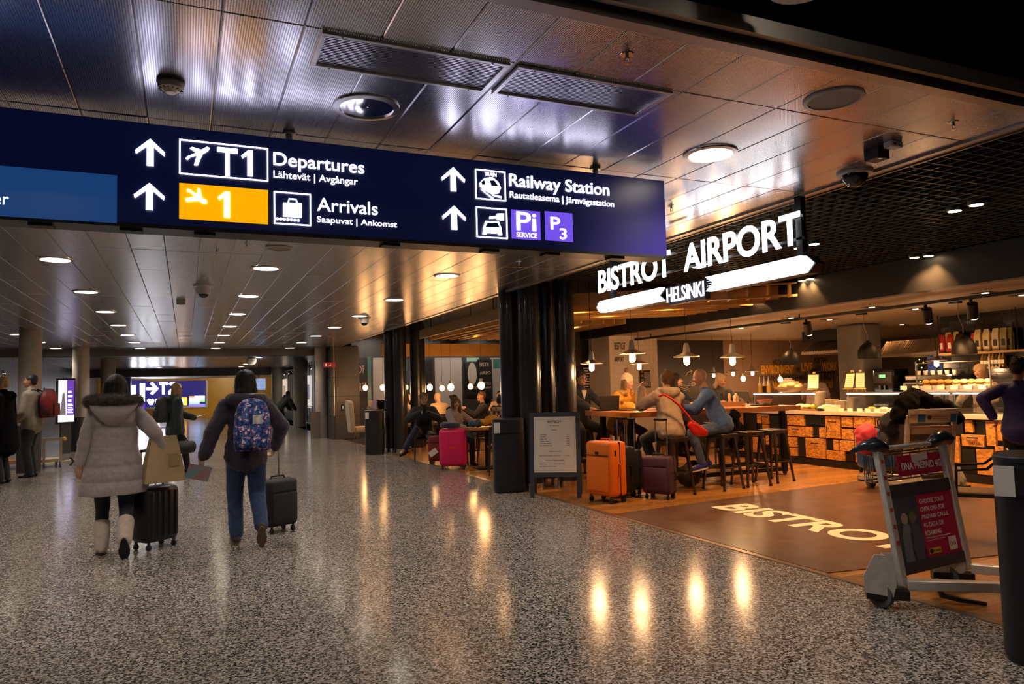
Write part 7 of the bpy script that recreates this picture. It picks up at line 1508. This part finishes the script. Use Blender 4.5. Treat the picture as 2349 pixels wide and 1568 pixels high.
# rail barrier and bench near the posters
rl=thing('guard_rail','low metal guard rail before the lit posters','rail',(4.35,26.6,0)); 
for y_ in (0,1.5,3.0): B().tube((0,y_,0),(0,y_,.95),.022).build('post',m_silver,rl)
B().tube((0,0,.95),(0,3.0,.95),.022).tube((0,0,.3),(0,3.0,.3),.016).build('rail',m_silver,rl)
bn=thing('bench','long pale bench under the lit posters','bench',(5.1,30,0)); B().box(-.25,-2.5,.40,.25,2.5,.46).build('seat',m_lgrey,bn); B().box(.05,-2.5,.05,.2,2.5,.4).build('plinth',m_black,bn)
for y_ in (-2,0,2): B().box(-.2,y_-.03,0,.2,y_+.03,.4).build('leg',m_silver,bn)
# parked trolley pieces at the left and yellow stripe
p=onZ(112,1072); tb=thing('parked_trolley','beige parked luggage cart beside the man with the red backpack','trolley',(p.x,p.y+.2,0),R(15)); m_cart=M('cart_beige',(.42,.34,.25),.5)
B().box(-.18,-.3,.12,.18,.4,.18).build('deck',m_cart,tb); B().box(-.18,-.3,.18,-.13,-.25,.62).box(.13,-.3,.18,.18,-.25,.62).box(-.18,-.3,.58,.18,-.25,.64).build('frame',m_cart,tb); B().ball((.22,-.28,.6),.05,10).build('knob',M('cart_yellow',(.5,.3,.05),.5),tb)
for sx in (-.15,.15):
    for sy in (-.25,.35): B().tube((sx-.015,sy,.06),(sx+.015,sy,.06),.06,n=14).build('wheel',m_rub,tb)
p=onZ(22,1080); tb=thing('parked_trolley','orange based luggage cart behind the person in black','trolley',(p.x,p.y+.6,0),R(5)); B().box(-.35,-.35,.12,.35,.5,.2).build('deck',M('cart_orange',(.5,.26,.12),.5),tb); B().path([(-.3,.45,.2),(-.3,.5,.95),(.3,.5,.95),(.3,.45,.2)],.025,8).build('frame',m_cart,tb); B().box(-.3,.1,.45,.3,.48,.5).build('shelf',m_cart,tb)
for sx in (-.3,.3):
    for sy in (-.3,.4): B().tube((sx-.015,sy,.06),(sx+.015,sy,.06),.06,n=14).build('wheel',m_rub,tb)
q=onZ(136,1058); o=B().box(-.06,-.9,.0005,.06,.9,.003).build('floor_stripe',M('stripe_yellow',(.55,.38,.03),.6)); o.location=q; o.rotation_euler=(0,0,R(-28)); tag(o,'short yellow guide stripe on the hall floor at the left','floor marking')
# wall lamps on the left wall
for k in range(5):
    y_=20+3.0*k; t=thing('wall_uplight','small wall lamp washing the dark left wall, %s from the viewer'%ordn[k],'light',(-4.95,y_,2.35),0,'left wall lamps'); B().tube((0,0,-.08),(0,0,.02),.05,n=14).build('body',m_silver,t,40); B().tube((-.08,0,-.03),(0,0,-.03),.015).build('arm',m_silver,t); B().tube((0,0,-.083),(0,0,-.081),.042,n=14).build('lens',m_lamp,t)
    lamp('wall_wash','SPOT',(-4.93,y_,2.24),22,(1,.85,.66),.03,(-5.02,y_,0),70,.3)
# door fronts in the tan wall, left edge
dr=struct(B().box(-8.2,15.44,0,-6.6,15.52,2.1).build('door_1',M('door_brown',(.12,.075,.04),.5))); dr['label']='brown service door at the left edge'; B().box(-6.85,15.40,1.0,-6.75,15.44,1.1).build('handle',m_silver,dr)
o=B().box(-8.5,15.2,2.15,-5.1,15.5,2.45).build('door_canopy',m_lgrey); tag(o,'pale box over the service door at the left edge','lintel')
bpy.data.scenes.remove(TMP)
for m in bpy.data.materials:
    if m.name.startswith(('groove','tv','ad_','poster','pposter','fairy','green','phone','laptop','exit','info','night','wall_navy','wall_orange')): m.cycles.emission_sampling='NONE'
